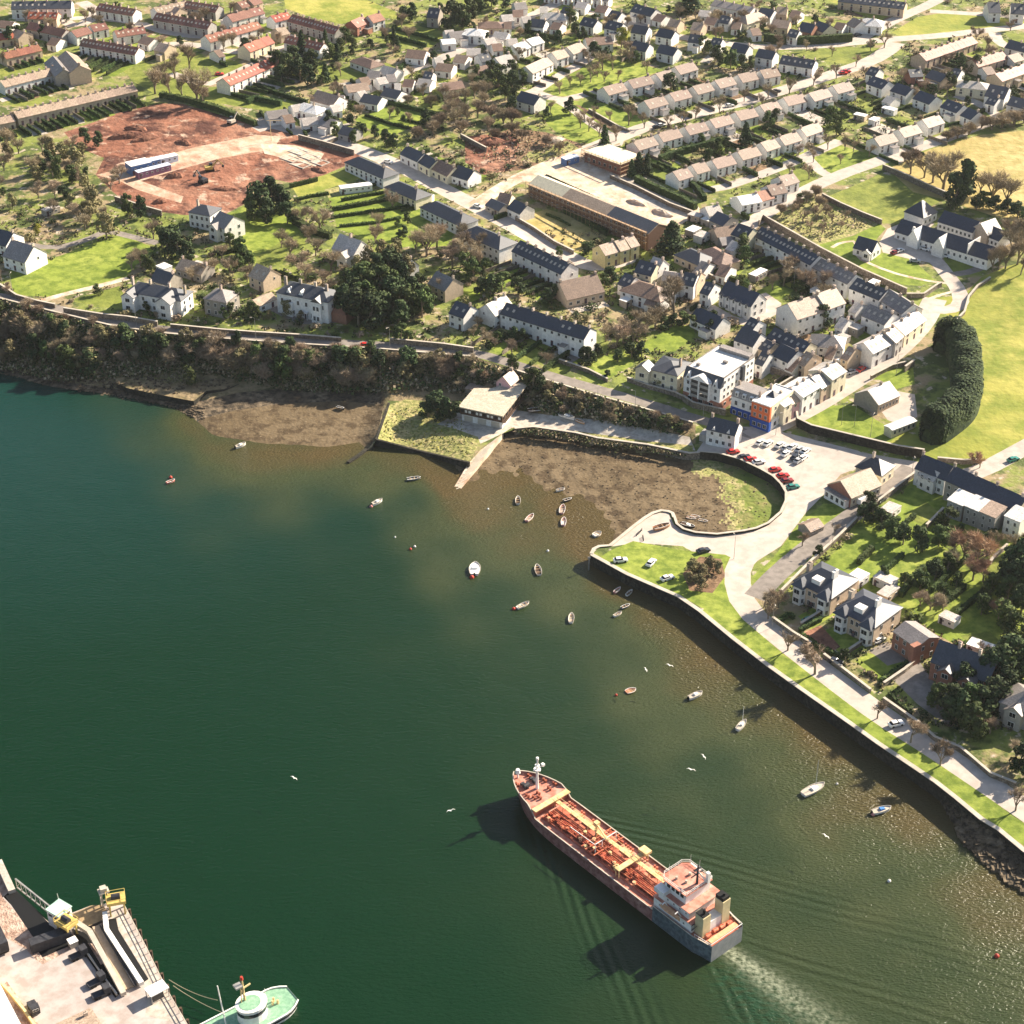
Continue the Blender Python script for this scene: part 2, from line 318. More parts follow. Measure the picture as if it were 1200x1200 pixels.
PATCH = [ # (name, material, survey polygon) - later ones lie over earlier ones
 ('field','pasture',[(-2500,-738),(3500,-738),(3500,-60),(-2500,-60)]),
 ('field','pasture',[(3500,-60),(1230,-60),(1230,1000),(3500,1100)]),
 ('field','pasture',[(-2500,-60),(-60,-60),(-60,330),(-2500,330)]),
 ('bluff','scrub_ground',[(-2500,345),(0,350),(130,382),(190,391),(270,398),(440,409),(560,420),(650,448),(760,480),(815,498),(815,520),(620,496),(590,505),(560,470),(455,470),(436,524),(380,540),(245,525),(130,480),(-600,480),(-2500,480)]),
 ('shore','shore_rock',[(-600,425),(0,428),(60,445),(130,455),(240,470),(250,540),(-600,540)]),
 ('foreshore_mud','mud',[(228,478),(280,465),(330,458),(452,462),(441,515),(425,532),(380,545),(245,530)]),
 ('field','bright_lawn',[(10,318),(25,312),(70,300),(125,279),(145,276),(175,288),(180,296),(160,310),(145,330),(100,338),(60,348),(15,345)]),
 ('field','lawn',[(80,352),(140,335),(150,355),(148,362),(118,360)]),
 ('lawn','bright_lawn',[(255,258),(290,240),(330,246),(360,280),(345,300),(300,312),(285,290),(265,275)]),
 ('lawn','lawn',[(300,300),(350,272),(358,285),(330,310),(300,312)]),
 ('bare_soil','red_soil',[(75,155),(110,143),(150,128),(190,121),(215,122),(270,138),(320,148),(360,160),(430,182),(410,192),(380,205),(345,215),(320,210),(300,220),(285,240),(262,252),(215,252),(165,245),(140,232),(112,205),(122,185),(90,172)]),
 ('bare_soil','packed_soil',[(112,205),(140,198),(165,190),(230,172),(300,158),(330,160),(320,175),(260,185),(205,200),(165,212),(215,230),(212,238),(160,222),(140,212)]),
 ('bare_soil','pale_soil',[(305,168),(345,170),(380,180),(370,195),(345,188),(310,180)]),
 ('green','lawn',[(140,80),(175,68),(200,58),(230,62),(278,72),(290,80),(250,98),(215,118),(190,115),(155,95),(150,88)]),
 ('green','lawn',[(0,70),(40,60),(55,62),(50,72),(0,92)]),
 ('green','lawn',[(2,118),(40,108),(62,114),(40,124),(15,125)]),
 ('green','pasture',[(333,0),(430,0),(475,18),(460,22),(440,18),(400,28),(370,22),(335,10)]),
 ('green','lawn',[(245,102),(275,100),(300,112),(380,128),(350,135),(300,128),(262,122),(230,116)]),
 ('lawn','lawn',[(370,75),(395,78),(430,88),(420,95),(375,90)]),
 ('garden','bright_lawn',[(440,130),(465,120),(510,132),(520,140),(480,150),(455,162),(430,150),(415,140)]),
 ('garden','lawn',[(435,40),(470,36),(515,48),(505,56),(470,52)]),('garden','lawn',[(455,30),(480,28),(540,42),(515,50)]),
 ('garden','pasture',[(340,215),(410,198),(425,208),(350,232)]),
 ('garden','bright_lawn',[(390,242),(470,222),(500,240),(520,262),(540,270),(520,285),(470,290),(430,280),(395,268)]),
 ('garden','bright_lawn',[(385,232),(440,222),(450,230),(390,243)]),('garden','rough_grass',[(380,222),(440,210),(450,220),(385,232)]),
 ('lawn','bright_lawn',[(483,275),(530,275),(530,288),(480,290)]),
 ('lawn','bright_lawn',[(535,340),(560,338),(566,348),(550,355),(535,352)]),
 ('green','bright_lawn',[(642,103),(655,92),(690,72),(720,68),(760,74),(778,82),(750,92),(700,105),(668,113),(648,112)]),
 ('green','bright_lawn',[(640,125),(655,120),(672,118),(720,122),(765,140),(760,148),(728,160),(712,168),(672,168),(645,150),(636,138)]),
 ('bare_soil','brown_soil',[(673,122),(680,124),(738,155),(728,161)]),
 ('waste_ground','brown_soil',[(600,150),(640,155),(680,168),(685,178),(620,198),(600,200),(560,190),(545,170)]),
 ('waste_ground','rough_grass',[(620,178),(665,165),(680,175),(640,192),(610,188)]),
 ('waste_ground','red_soil',[(545,160),(600,155),(610,170),(600,200),(565,205),(545,190)]),
 ('building_site','pale_soil',[(608,212),(640,198),(690,178),(700,184),(740,200),(815,236),(822,248),(800,262),(770,272),(750,262),(628,215)]),
 ('concrete_slab','concrete',[(712,215),(740,208),(790,232),(808,242),(785,252),(760,240),(740,228)]),
 ('waste_ground','hay_field',[(605,256),(640,245),(660,250),(712,278),(700,285),(680,296),(655,290),(612,268)]),
 ('lawn','bright_lawn',[(745,408),(790,380),(812,382),(815,395),(790,412),(770,412),(755,410)]),
 ('lawn','bright_lawn',[(685,432),(700,420),(730,410),(745,415),(742,428),(712,444),(695,442)]),
 ('lawn','lawn',[(820,340),(835,328),(850,340),(835,350)]),
 ('lawn','lawn',[(872,308),(890,300),(915,312),(912,322),(890,322)]),
 ('lawn','bright_lawn',[(880,345),(905,332),(930,340),(918,350),(895,352)]),
 ('green','bright_lawn',[(950,188),(985,170),(1005,176),(1032,184),(1000,200),(978,206),(962,198)]),
 ('green','lawn',[(912,200),(930,195),(960,210),(950,218),(920,214)]),
 ('field','lawn',[(965,232),(1000,218),(1033,203),(1070,215),(1110,232),(1095,240),(1060,262),(1035,262),(1000,246)]),
 ('waste_ground','rough_grass',[(900,255),(925,240),(960,232),(1000,248),(1033,262),(1000,275),(960,288),(935,275)]),
 ('lawn','bright_lawn',[(955,288),(1000,276),(1030,262),(1038,268),(1010,300),(1040,296),(1072,306),(1095,328),(1080,335),(1040,332),(1000,310)]),
 ('lawn','lawn',[(1105,300),(1130,305),(1145,312),(1125,325),(1112,318)]),
 ('yard','paving',[(1040,268),(1080,252),(1095,262),(1070,285),(1105,290),(1112,300),(1090,308),(1060,302),(1035,296),(1030,285)]),
 ('field','hay_field',[(1070,225),(1040,198),(1090,175),(1150,158),(1230,150),(1500,160),(1500,280),(1230,262),(1190,262),(1110,235)]),
 ('field','pasture',[(1090,350),(1130,345),(1150,325),(1180,312),(1230,300),(1500,310),(1500,430),(1230,505),(1160,540),(1120,540),(1095,520),(1130,480),(1140,440),(1130,390)]),
 ('green','pasture',[(1045,38),(1075,20),(1110,14),(1200,25),(1200,32),(1100,40),(1060,45)]),
 ('green','pasture',[(965,-2),(1030,0),(1060,10),(1030,25),(1000,14)]),
 ('green','lawn',[(920,62),(990,55),(1035,56),(1030,68),(1005,78),(970,72)]),
 ('green','lawn',[(1180,40),(1230,38),(1230,48),(1190,54)]),
 ('lawn','lawn',[(830,38),(855,30),(880,34),(860,46),(835,44)]),('lawn','lawn',[(900,12),(920,16),(1010,26),(985,32),(945,25)]),
 ('lawn','bright_lawn',[(935,490),(950,480),(975,475),(1000,475),(1040,500),(1060,515),(1050,525),(1000,515),(950,505)]),
 ('lawn','bright_lawn',[(1010,445),(1040,432),(1070,430),(1072,450),(1050,456),(1030,445)]),
 ('yard','paving',[(1030,478),(1050,458),(1072,462),(1075,488),(1060,500),(1040,492)]),
 ('field','pasture',[(1040,520),(1060,505),(1100,520),(1130,540),(1080,538)]),
 ('car_park','paving',[(828,512),(842,500),(885,500),(925,508),(1005,528),(1030,540),(985,556),(965,580),(945,600),(915,640),(880,662),(850,668),(800,640),(745,636),(720,640),(700,641),(693,650),(702,641),(715,640),(742,618),(765,602),(783,600),(790,615),(815,626),(872,624),(900,615),(921,589),(915,569),(892,552),(842,533),(815,531)]),
 ('quay_green','bright_lawn',[(700,655),(715,645),(742,634),(800,645),(850,650),(860,655),(850,680),(858,712),(840,722),(795,697),(735,671)]),
 ('bare_soil','brown_soil',[(800,672),(820,652),(845,655),(850,675),(835,695),(808,692)]),
 ('lawn','bright_lawn',[(938,612),(965,590),(985,592),(1000,600),(950,637),(912,665),(884,682),(882,675),(905,655)]),
 ('verge','bright_lawn',[(842,700),(855,700),(878,732),(920,768),(975,808),(1035,850),(1090,886),(1150,928),(1185,955),(1300,1030),(1300,1062),(1170,970),(1095,915),(1030,870),(995,845),(935,803),(860,747),(822,716)]),
 ('quay_grass','rough_grass',[(441,515),(457,474),(475,468),(500,470),(530,480),(560,512),(565,514),(550,541),(495,528)]),
 ('quay_surface','concrete',[(560,512),(535,503),(512,497),(540,482),(600,480),(640,486),(720,494),(808,512),(815,528),(760,520),(700,512),(625,499),(600,501),(589,508),(563,520)]),
 ('quay_grass','rough_grass',[(625,500),(675,505),(760,517),(812,522),(812,530),(760,521),(700,513),(640,505)]),
 ('shore','shore_rock',[(228,472),(280,460),(330,455),(450,459),(446,474),(400,470),(330,473),(270,482),(232,492)]),
 ('garden','bright_lawn',[(925,700),(1000,625),(1068,566),(1215,612),(1215,760),(1150,772),(1095,742),(1050,712),(1000,690),(950,690)]),
 ('garden','bright_lawn',[(1000,610),(1030,590),(1050,600),(1060,640),(1010,660),(990,640)]),
 ('garden','lawn',[(1060,605),(1085,588),(1105,605),(1085,618)]),('garden','bright_lawn',[(1045,590),(1062,583),(1075,590),(1055,600)]),
 ('garden','bright_lawn',[(992,660),(1010,645),(1020,665),(1048,662),(1040,690),(1010,680)]),
 ('garden','bright_lawn',[(1080,730),(1130,700),(1145,705),(1120,728),(1095,740)]),
 ('garden','lawn',[(1150,660),(1200,640),(1200,660),(1165,680)]),('garden','lawn',[(1125,745),(1160,740),(1180,760),(1150,765)]),
 ('garden','bright_lawn',[(1002,775),(1015,765),(1066,775),(1030,798)]),
 ('garden','bright_lawn',[(935,722),(975,700),(985,716),(950,738)]),('garden','bright_lawn',[(955,745),(990,728),(1020,755),(990,768)]),
 ('yard','tarmac',[(1045,795),(1075,772),(1095,800),(1130,830),(1110,850),(1075,825)]),
 ('yard','tarmac',[(1018,762),(1040,752),(1070,772),(1040,780)]),
 ('flower_bed','red_soil',[(938,742),(962,733),(985,758),(968,768)]),
 ('yard','tarmac',[(955,480),(990,450),(1000,430),(1012,425),(1008,440),(985,452)]),
 ('yard','tarmac',[(885,425),(910,415),(935,425),(905,440)]),
 ('yard','tarmac',[(325,350),(350,365),(395,368),(400,378),(350,380),(305,358)]),
 ('yard','tarmac',[(650,412),(680,400),(692,412),(670,425)]),
]
def garden_plots(line, n, depth, jit=0.0):   # one fenced garden per house behind a row: survey polygons with a surface each
    A, B = G(*line[0]), G(*line[1]); d = (B-A); L = Vector((d.x, d.y)).length; u = Vector((d.x, d.y))/L; v = Vector((u.y, -u.x))
    out = []
    for k in range(n):
        a = A.xy + u*(L*k/n); b = A.xy + u*(L*(k+1)/n)
        dp = depth*(1+random.uniform(-.1, .1)*(1 if jit else 0))
        q = []
        for p in (a, b, b+v*dp, a+v*dp):
            q.append(proj(p.x, p.y, gz(p.x, p.y)))
        out.append((random.choice(['lawn','lawn','bright_lawn','brown_soil','garden_ground','rough_grass','garden_ground','paving']), q))
    return out
PLOTS = []

# ---------------------------------------------------------------- the houses, surveyed by their ridge lines
# (label start, place phrase, ridge segments or (x0,y0,x1,y1,count,gap), width, eaves, roof rise, roof, wall, hipped, garden towards viewer, garden behind)
ROWS = [
 ('red-roofed house','the far upper-left row by the loop road',(34,14,68,15,3,0),8,5,2.6,'red','tan',0,10,0),
 ('brown-roofed terraced house','the shaded row under the red-roofed row, far left',(36,26,78,35,4,0),8,5,2.6,'russet','grey',0,12,0),
 ('brown-roofed terraced house','the short row at the top beside the loop road',(117,4,160,11,5,0),8,5,2.6,'russet','white',0,14,0),
 ('brown-roofed semi','the pair of rows behind the long dark terrace',[(82,37,103,31),(104,30,124,26)],8,5,2.6,'russet','white',0,8,0),
 ('brown-roofed terraced house','the row facing the upper-left cul-de-sac',(134,36,168,31,3,0),8,5,2.6,'russet','white',0,10,0),
 ('brown-roofed terraced house','the long shaded terrace behind the green',(98,45,163,56,8,0),8,5.2,2.8,'russet','white',0,16,0),
 ('brown-roofed terraced house','the dark-fronted terrace with the brick end',(184,15,248,26,7,0),8,5.2,2.8,'russet','grey',0,14,0),
 ('brown-roofed terraced house','the sunlit row at the top edge, upper left',(180,9,217,1,4,0),8,5,2.6,'tan','white',0,8,0),
 ('brown-roofed terraced house','the shaded row touching the top edge',(219,1,257,7,5,0),8,5,2.6,'russet','grey',0,8,0),
 ('brown-roofed semi','the top edge left of the playing field',[(277,3,288,0),(290,0,302,-4)],8,5,2.6,'russet','tan',0,8,0),
 ('brown-roofed terraced house','the sunlit row under the top-edge houses',(266,18,304,8,3,0),8.5,5.2,2.8,'russet','white',0,12,0),
 ('red-brown-roofed terraced house','the six-house row with the brick gable',(240,42,301,25,6,0),8,5.2,2.8,'rust','white',0,12,0),
 ('red-roofed house','the pair left of the playing field',(317,19,336,14,2,0),8,5,2.6,'red','white',0,8,0),
 ('red-roofed terraced house','the short row right of the bare trees',(285,53,314,42,3,0),8.5,5.2,3,'red','cream',0,10,0),
 ('red-roofed terraced house','the long red row above the site hedge',(261,92,321,66,7,0),8.5,5.2,3,'red','white',0,14,0),
 ('red-brown-roofed terraced house','the chimneyed terrace beside the playing field',(343,17,398,32,8,0),8,5.5,2.8,'rust','grey',0,14,0),
 ('red-brown-roofed house','the row behind the dark conifers',(338,42,380,51,5,0),8,5,2.6,'rust','white',0,8,0),
 ('brown-roofed terraced house','the row behind the left-hand lawns',(0,95,63,79,8,0),8,4.6,2.4,'tan','white',0,12,0),
 ('brown-roofed terraced house','the very long low terrace above the red earth',(16,131,156,99,16,0),8,4.6,2.4,'tan','tan',0,12,0),
 ('brown-roofed terraced house','the row cut by the left edge above the scrub',(-12,139,14,134,3,0),8,4.6,2.4,'tan','tan',0,10,0),
 ('red-roofed house','the left edge above the clipped trees',(-5,40,14,37,2,0),8,4.6,2.4,'red','tan',0,6,0),
 ('small terraced house','the crowded row below the upper-left bare trees',(2,62,44,52,5,0),8,4.6,2.4,'rust','tan',0,6,0),
 ('tall pale-roofed block','the housing cluster beside the left-hand lawns',[(77,60,93,77)],11,7,3.5,'tan','tan',0,0,0),
 ('dark-walled hall','the housing cluster beside the left-hand lawns',[(62,66,75,82)],9,6,3,'grey','stone',0,0,0),
 ('dark terraced house','the top-left corner with the white gable',(14,2,84,1,5,0),9,6,3,'slate','white',0,0,0),
 # upper middle
 ('red-brick gabled house','standing beside the playing field corner',[(411,25,425,19)],8,5.5,3,'rust','brick',0,0,0),
 ('white red-roofed house','right of the red-brick gabled one',[(431,19,445,15)],8,5.5,3,'rust','white',0,0,0),
 ('grey-roofed house','beside the round dark trees at the top',[(503,9,516,10)],10,6,4,'slate','stone',0,0,0),
 ('grey-roofed white house','on the upper bungalow road by the tree mass',[(526,38,546,36)],8,3.2,2.6,'grey','white',0,8,0),
 ('white hip-roofed house','at the bend of the upper bungalow road',[(550,33,562,34)],9,5,2.6,'white','white',1,6,0),
 ('white flat-roofed bungalow','below the bend of the bungalow road',[(517,47,533,46)],8,3.4,1.2,'white','white',0,6,0),
 ('brown hip-roofed bungalow','behind the upper bungalow road',[(568,25,584,25)],9,3,2.6,'brown','tan',1,0,8),
 ('white bungalow','at the top end of the bungalow road',[(587,18,600,17)],8,3,2.4,'pale','white',0,6,0),
 ('white bungalow','opposite the white hip-roofed house',[(580,37,596,39)],8,3,2.4,'pale','white',0,6,0),
 ('brown-roofed white bungalow','left of the bungalow road, with a gabled front',[(478,58,500,60)],10,3.2,2.8,'brown','white',0,8,8),
 ('brown hip-roofed bungalow','by the conifers left of the bungalow road',[(423,66,437,71)],9,3,2.6,'brown','white',1,0,8),
 ('white gabled house','in the thick of the bungalow road',[(450,77,466,81)],9,5,2.8,'pale','white',0,0,8),
 ('grey-roofed bungalow','left of the white gabled house mid-road',[(432,83,446,84)],8,3,2.4,'grey','white',0,0,8),
 ('black-roofed white bungalow','left of two on the lower bungalow road',[(427,110,448,114)],9,3.2,2.6,'slate','white',0,0,6),
 ('black-roofed white bungalow','right of two on the lower bungalow road',[(452,103,471,107)],9,3.2,2.6,'slate','white',0,0,6),
 ('brown-roofed bungalow','right of the bungalow road, with a white front',[(513,74,532,76)],9,3.2,2.4,'brown','white',0,6,0),
 ('tan-roofed bungalow','right of the bungalow road near its middle',[(535,64,549,66)],9,3.2,2.4,'tan','white',0,6,0),
 ('white-fronted bungalow','right of the bungalow road below the bend',[(547,57,563,57)],8,3.2,2.4,'pale','white',0,6,0),
 ('large grey-roofed house','beside the big hedge near the olive scrub',[(580,68,597,63)],11,4,3.4,'grey','white',0,8,0),
 ('brown-roofed bungalow','behind the scrub wood, upper of two',[(555,80,572,76)],9,3,2.4,'brown','cream',0,8,0),
 ('brown-roofed bungalow','behind the scrub wood, lower of two',[(518,98,541,95)],9,3,2.4,'brown','cream',0,8,0),
 ('brown-roofed bungalow','left side of the lower bungalow road',[(405,100,430,97)],9,3,2.4,'tan','white',0,0,10),
 ('brown-roofed bungalow','tucked between two white bungalows',[(474,93,486,94)],8,3,2.4,'brown','white',0,6,0),
 ('white bungalow','with a small garden right of the road',[(491,92,507,94)],8,3,2.2,'pale','white',0,6,0),
 ('grey-roofed bungalow','beside the far corner of the red earth',[(312,131,336,128)],9,3,2.4,'grey','white',0,0,8),
 ('big white gabled house','above the corner of the red earth',[(372,106,398,113)],11,4.5,3.6,'tan','white',0,0,8),
 ('white bungalow','between the red earth and its road, leftmost',[(353,139,371,137)],8,3,2.4,'pale','white',0,6,6),
 ('grey-roofed bungalow','between the red earth and its road, middle',[(374,136,394,141)],9,3,2.4,'grey','white',0,6,6),
 ('slate-roofed bungalow','between the red earth and its road, rightmost',[(402,148,419,152)],8,3,2.4,'slate','grey',0,6,6),
 ('pale hip-roofed house','left end of the road over the garden strips',[(355,120,371,124)],9,3.5,2.6,'white','white',1,0,6),
 ('dark hip-roofed house pair','beside the site corner, its white front shaded',[(419,183,452,197)],9.5,5.2,3,'slate','white',1,0,4),
 ('dark-roofed house','above the street, left of three',[(477,171,497,180)],8,4.6,3,'slate','white',0,0,8),
 ('dark-roofed house','above the street, middle of three',[(499,181,512,188)],8,4.6,3,'slate','cream',0,0,8),
 ('brown-roofed house','above the street, right of three',[(514,187,533,196)],8.5,3.6,3.4,'brown','cream',0,0,8),
 ('dark-roofed white-gabled house','at the street corner by the waste ground',[(537,194,556,200)],9,3.8,3.4,'slate','white',0,0,6),
 ('dark hip-roofed house','under the street with a white garage',[(466,212,490,222)],9.5,5,3,'slate','cream',1,0,4),
 ('long dark hip-roofed house','under the street, ending the lawn strips',[(509,235,543,251)],10,5.2,3.2,'slate','white',1,0,4),
 ('dark hip-roofed house','below the street under the long hipped one',[(557,264,588,277)],9.5,5.2,3,'slate','white',1,0,4),
 ('brown-roofed cottage','beside the long street and hay patch, left',[(586,226,600,228)],8,3.6,3,'brown','cream',0,6,0),
 ('dark-roofed white-gabled cottage','beside the long street and hay patch, right',[(603,234,618,241)],8,3.8,3,'slate','white',0,6,0),
 ('dark slate terraced house','the terrace along the long street',(610,282,668,309,6,0),8.5,5.6,3,'slate','white',0,14,0),
 ('small white-gabled dark cottage','among the trees behind the evergreen grove',[(470,298,482,304)],7,3.6,3.4,'slate','white',0,0,0),
 ('dark stone cottage','in the trees right of the evergreen grove',[(512,318,532,327)],9,4.2,3.4,'grey','tan',0,0,0),
 ('slate-roofed cottage','above the bluff road, left of the white terrace',[(535,353,552,359)],8.5,5,3,'slate','white',0,4,0),
 ('pale-roofed cottage','against the left end of the white terrace',[(570,357,592,346)],8,4.6,3.2,'pale','white',0,0,0),
 ('white slate terraced house','the long white terrace above the bluff',(594,355,692,385,6,0),8,6.2,2.6,'slate','white',0,16,0),
 ('brown-tiled house','in a garden above the white terrace',[(655,331,699,321)],12,3,4.6,'brown','tan',0,4,0),
 ('pale-roofed house','the row ending the long street',[(702,288,719,283),(720,283,731,280),(732,279,742,276)],8,5,2.6,'tan','yellow',0,4,0),
 ('dark-roofed cream house','below the row that ends the long street',[(750,305,770,310)],8.5,4.8,3,'slate','cream',0,6,0),
 ('white-gabled house','behind the dark-roofed cream house',[(766,301,778,305)],7,4.8,3,'pale','white',0,0,0),
 ('dark-roofed cottage','left of the brown hip roof in the village',[(733,320,745,325)],8,4,3,'slate','white',0,0,0),
 ('brown hip-roofed building','in the middle of the village yards',[(748,329,772,336)],11,4,3,'brown','white',1,0,0),
 ('dark-roofed white-gabled house','by the tall bare tree in the village',[(803,319,818,322)],8,5,3,'slate','white',0,0,0),
 ('grey outbuilding','beside the tall bare tree in the village',[(778,318,800,321)],7,3,2,'grey','stone',0,0,0),
 ('low slate building','left of the dormered slate block',[(818,360,848,373)],8,3.4,3,'navy','white',0,0,0),
 ('white house','by the crossroads at the end of the estates',[(826,243,842,240)],8,4.4,2.8,'pale','white',0,0,0),
 ('navy-roofed house','by the crossroads beside the white house',[(841,248,857,255)],9,4.4,2.8,'navy','grey',0,0,0),
 ('white flat-fronted house','by the crossroads, above the navy roof',[(864,231,887,227)],9,5,2.2,'white','white',0,6,0),
 ('dark-roofed house','at the crossroads end of the village lane',[(866,262,883,268)],9,5,3,'slate','cream',0,0,0),
 ('brown-roofed bungalow','right of the allotment sheds in the village',[(836,268,862,264)],8,3,2.4,'brown','tan',0,4,0),
 ('brown hip-roofed bungalow','beside the round village conifer',[(834,289,850,298)],9,3,2.6,'brown','tan',1,4,0),
 ('black hip-roofed bungalow','below the caravans in the village',[(808,291,822,297)],9,3,2.6,'slate','tan',1,0,0),
 ('grey-roofed workshop','beside the caravans in the village',[(843,279,861,277)],7,2.6,1.6,'grey','stone',0,0,0),
 ('navy slate terraced house','the long shaded terrace under the field wall',(893,266,960,300,8,0),8,5.4,2.6,'navy','white',0,10,0),
 ('pale-roofed terraced house','the skylit stretch of the terrace under the wall',(962,303,1003,322,4,0),8,5.4,2.6,'grey','white',0,10,0),
 ('dark-roofed terraced house','the shaded stretch nearest the school gate',(1005,326,1040,340,3,0),8.5,6,2.6,'slate','white',0,8,0),
 ('slate-roofed end house','the last pair of the terrace by the school gate',(1042,339,1070,357,2,0),9,6.2,2.8,'grey','white',0,8,0),
 ('pink-grey-roofed long house','the three-storey rooflit pair in the village',[(923,356,955,346),(957,345,979,337)],11,6.5,4,'tan','white',0,4,0),
 ('dark-roofed white house','by the village lane junction',[(870,383,892,391)],9,4.6,3.4,'slate','white',0,0,0),
 ('dark-roofed lane house','the pink and yellow row in the village lane',(908,384,950,402,3,0),8,5,2.6,'slate','cream',0,0,0),
 ('white slate-roofed house','in the yard behind the flat white roof',[(916,403,935,412)],9,5.4,2.8,'navy','white',0,0,0),
 ('small slate-roofed annexe','beside the white slate-roofed yard house',[(898,398,908,403)],7,4,2.2,'slate','tan',0,0,0),
 ('dark hip-roofed house','in the gardens above the main street',[(962,391,979,393)],9,4.6,3,'grey','white',1,4,0),
 ('grey-roofed villa','in the gardens below the school-gate terrace',(1020,357,1047,368,2,0),9,5.4,2.8,'grey','white',0,4,0),
 ('cream shop house','the main-street terrace left of the car yard',(906,467,916,461,1,0),9,6.6,1.6,'white','cream',0,0,0),
 ('pale pink shop house','the main-street terrace, the low one next the cream shop',(917,462,927,457,1,0),8,5.2,2.4,'tan','pink',0,0,0),
 ('white shop house','the middle of the main-street terrace',(928,455,950,442,3,0),9,6.2,1.8,'white','white',0,0,0),
 ('grey-roofed shop house','the main-street terrace above the white middle',(951,443,961,437,1,0),8.5,5.4,2.6,'grey','tan',0,0,0),
 ('tall cream shop house','the upper end of the main-street terrace',(962,434,979,424,2,0),9.5,6.6,2.0,'pale','cream',0,0,0),
 ('white house','the main-street pair right of the car yard',(1012,402,1036,390,2,0),8.5,5.4,2.6,'pale','white',0,0,4),
 ('pink-grey house','the short main-street step row',(1038,391,1047,383,2,0),8,5.4,2.6,'tan','grey',0,0,0),
 ('cream cottage','the main-street row nearest the school gate',(1049,382,1074,364,3,0),8,4.4,2.4,'white','cream',0,0,0),
 # estates, upper right
 ('brown-tiled semi','the row bordering the tree-dotted green',[(705,103,730,96),(734,95,762,88),(767,87,786,81),(789,79,813,72)],8.5,5,3,'brown','white',0,10,8),
 ('brown-tiled semi','the row above the wide estate avenue',[(753,119,778,112),(783,110,806,104),(810,102,832,96),(836,95,858,89),(863,88,885,83),(889,83,911,79)],8.5,5,3,'brown','white',0,12,8),
 ('brown-tiled semi','the row below the wide estate avenue',[(740,167,766,159),(769,157,795,150),(800,149,826,142),(830,141,855,134),(860,132,884,126),(889,124,911,118),(916,115,941,109),(946,110,970,103),(974,101,996,95)],8.5,5,3,'brown','white',0,16,6),
 ('brown-tiled semi','the row on the short estate close',[(787,202,806,196),(809,194,826,189),(832,188,858,181),(862,178,887,171),(890,168,908,162),(911,161,934,154),(936,151,959,143)],8.5,5,3,'brown','white',0,10,16),
 ('brown-tiled semi','the row along the field road',[(1022,162,1047,155),(1051,152,1075,145),(1079,141,1101,134)],8.5,5,3,'brown','white',0,12,14),
 ('navy slate semi','the stepped slate row in the upper-right estate',[(1022,89,1043,96),(1050,97,1071,104),(1077,106,1099,114),(1109,116,1131,124),(1134,126,1148,132)],9,5,3,'navy','white',0,10,0),
 ('red-tiled terraced house','the long red row at the upper right',(1077,63,1138,42,9,0),9,5,2.8,'rust','tan',0,10,4),
 ('red-tiled terraced house','the short red row at the upper right',(1139,70,1174,60,4,0),9,5,2.8,'rust','tan',0,10,8),
 ('red-tiled terraced house','the red row cut by the right edge',(1166,87,1214,70,5,0),9,5,2.8,'rust','tan',0,10,8),
 ('dark slate house','the right edge under the far field',(1184,47,1212,54,2,0),9,5,3,'slate','white',0,8,0),
 ('large purple-slate house','right of the stepped slate row',[(1160,99,1183,103)],13,6,4,'navy','white',0,0,0),
 ('dark slate house','at the right edge above the field road',[(1186,113,1212,119)],10,5,3,'slate','white',0,0,0),
 ('pale green-roofed hipped house','between the red rows and slate rows',[(1132,94,1150,96)],10,4,2.6,'pale','cream',1,0,0),
 ('slate house','behind the stepped slate row, left',[(1064,82,1079,81)],8,4,2.6,'slate','brick',0,6,0),
 ('slate-fronted house','behind the stepped slate row, right',[(1092,82,1110,88)],9,4.4,2.8,'slate','tan',0,6,0),
 ('slate semi','the upper slate row crossing the estate top',[(683,20,702,24),(712,24,732,28),(742,29,762,32),(772,33,793,37),(808,40,825,42),(835,44,848,46),(859,50,880,54),(888,57,911,61)],8.5,5,3,'slate','white',0,12,0),
 ('long dark slate row house','beside the upper verge bend',(917,65,956,71,3,0),9,5,3,'slate','white',0,8,0),
 ('slate semi','the top middle behind the slate row',(745,5,769,11,2,0),9,5,3,'slate','white',0,12,0),
 ('slate semi','the second slate row by the yellow tree',[(742,48,763,52),(773,52,796,57)],8.5,5,3,'slate','white',0,8,0),
 ('tan-roofed semi','the rising row left of the tree-dotted green',[(614,79,642,66),(645,62,661,57),(663,56,681,49)],8.5,5,3,'tan','white',0,8,6),
 ('white-roofed semi','the pale row above the rising row',[(600,54,615,48),(616,47,632,42)],8.5,5,2.4,'white','white',0,6,6),
 ('wide brown-tiled house','standing alone above the tree-dotted green',[(686,45,716,43)],9,5,2.6,'brown','white',0,8,0),
 ('dark-roofed house','standing alone left of the green loop',[(611,107,633,113)],9.5,5,3.4,'slate','white',0,6,0),
 ('pale hip-roofed house','near the top beside the upper road',[(643,14,658,15)],9,5,3,'pale','white',1,6,0),
 ('slate-and-white house','near the top left of the pale hipped house',[(623,22,640,24)],8.5,4.5,3,'slate','white',0,6,0),
 ('slate-roofed house','near the top right of the dark conifer',[(892,9,908,12)],9,4.5,3,'slate','white',0,0,0),
 ('dark-roofed house','above the long clipped hedge, left',[(940,26,956,29)],10,4.5,3.4,'slate','brick',0,0,0),
 ('dark-roofed house','above the long clipped hedge, right',[(960,25,973,30)],9,4.5,3,'slate','cream',0,0,0),
 ('tan hip-roofed house','left of the long clipped hedge',[(873,18,888,13)],10,4.5,3.4,'tan','cream',1,0,0),
 ('tan-roofed bungalow','behind the long clipped hedge',[(907,23,926,25)],10,3.4,2.8,'tan','tan',0,0,0),
 ('white hip-roofed round-looking house','beside the far road junction',[(1015,21,1027,22)],10,4,3,'white','white',1,0,0),
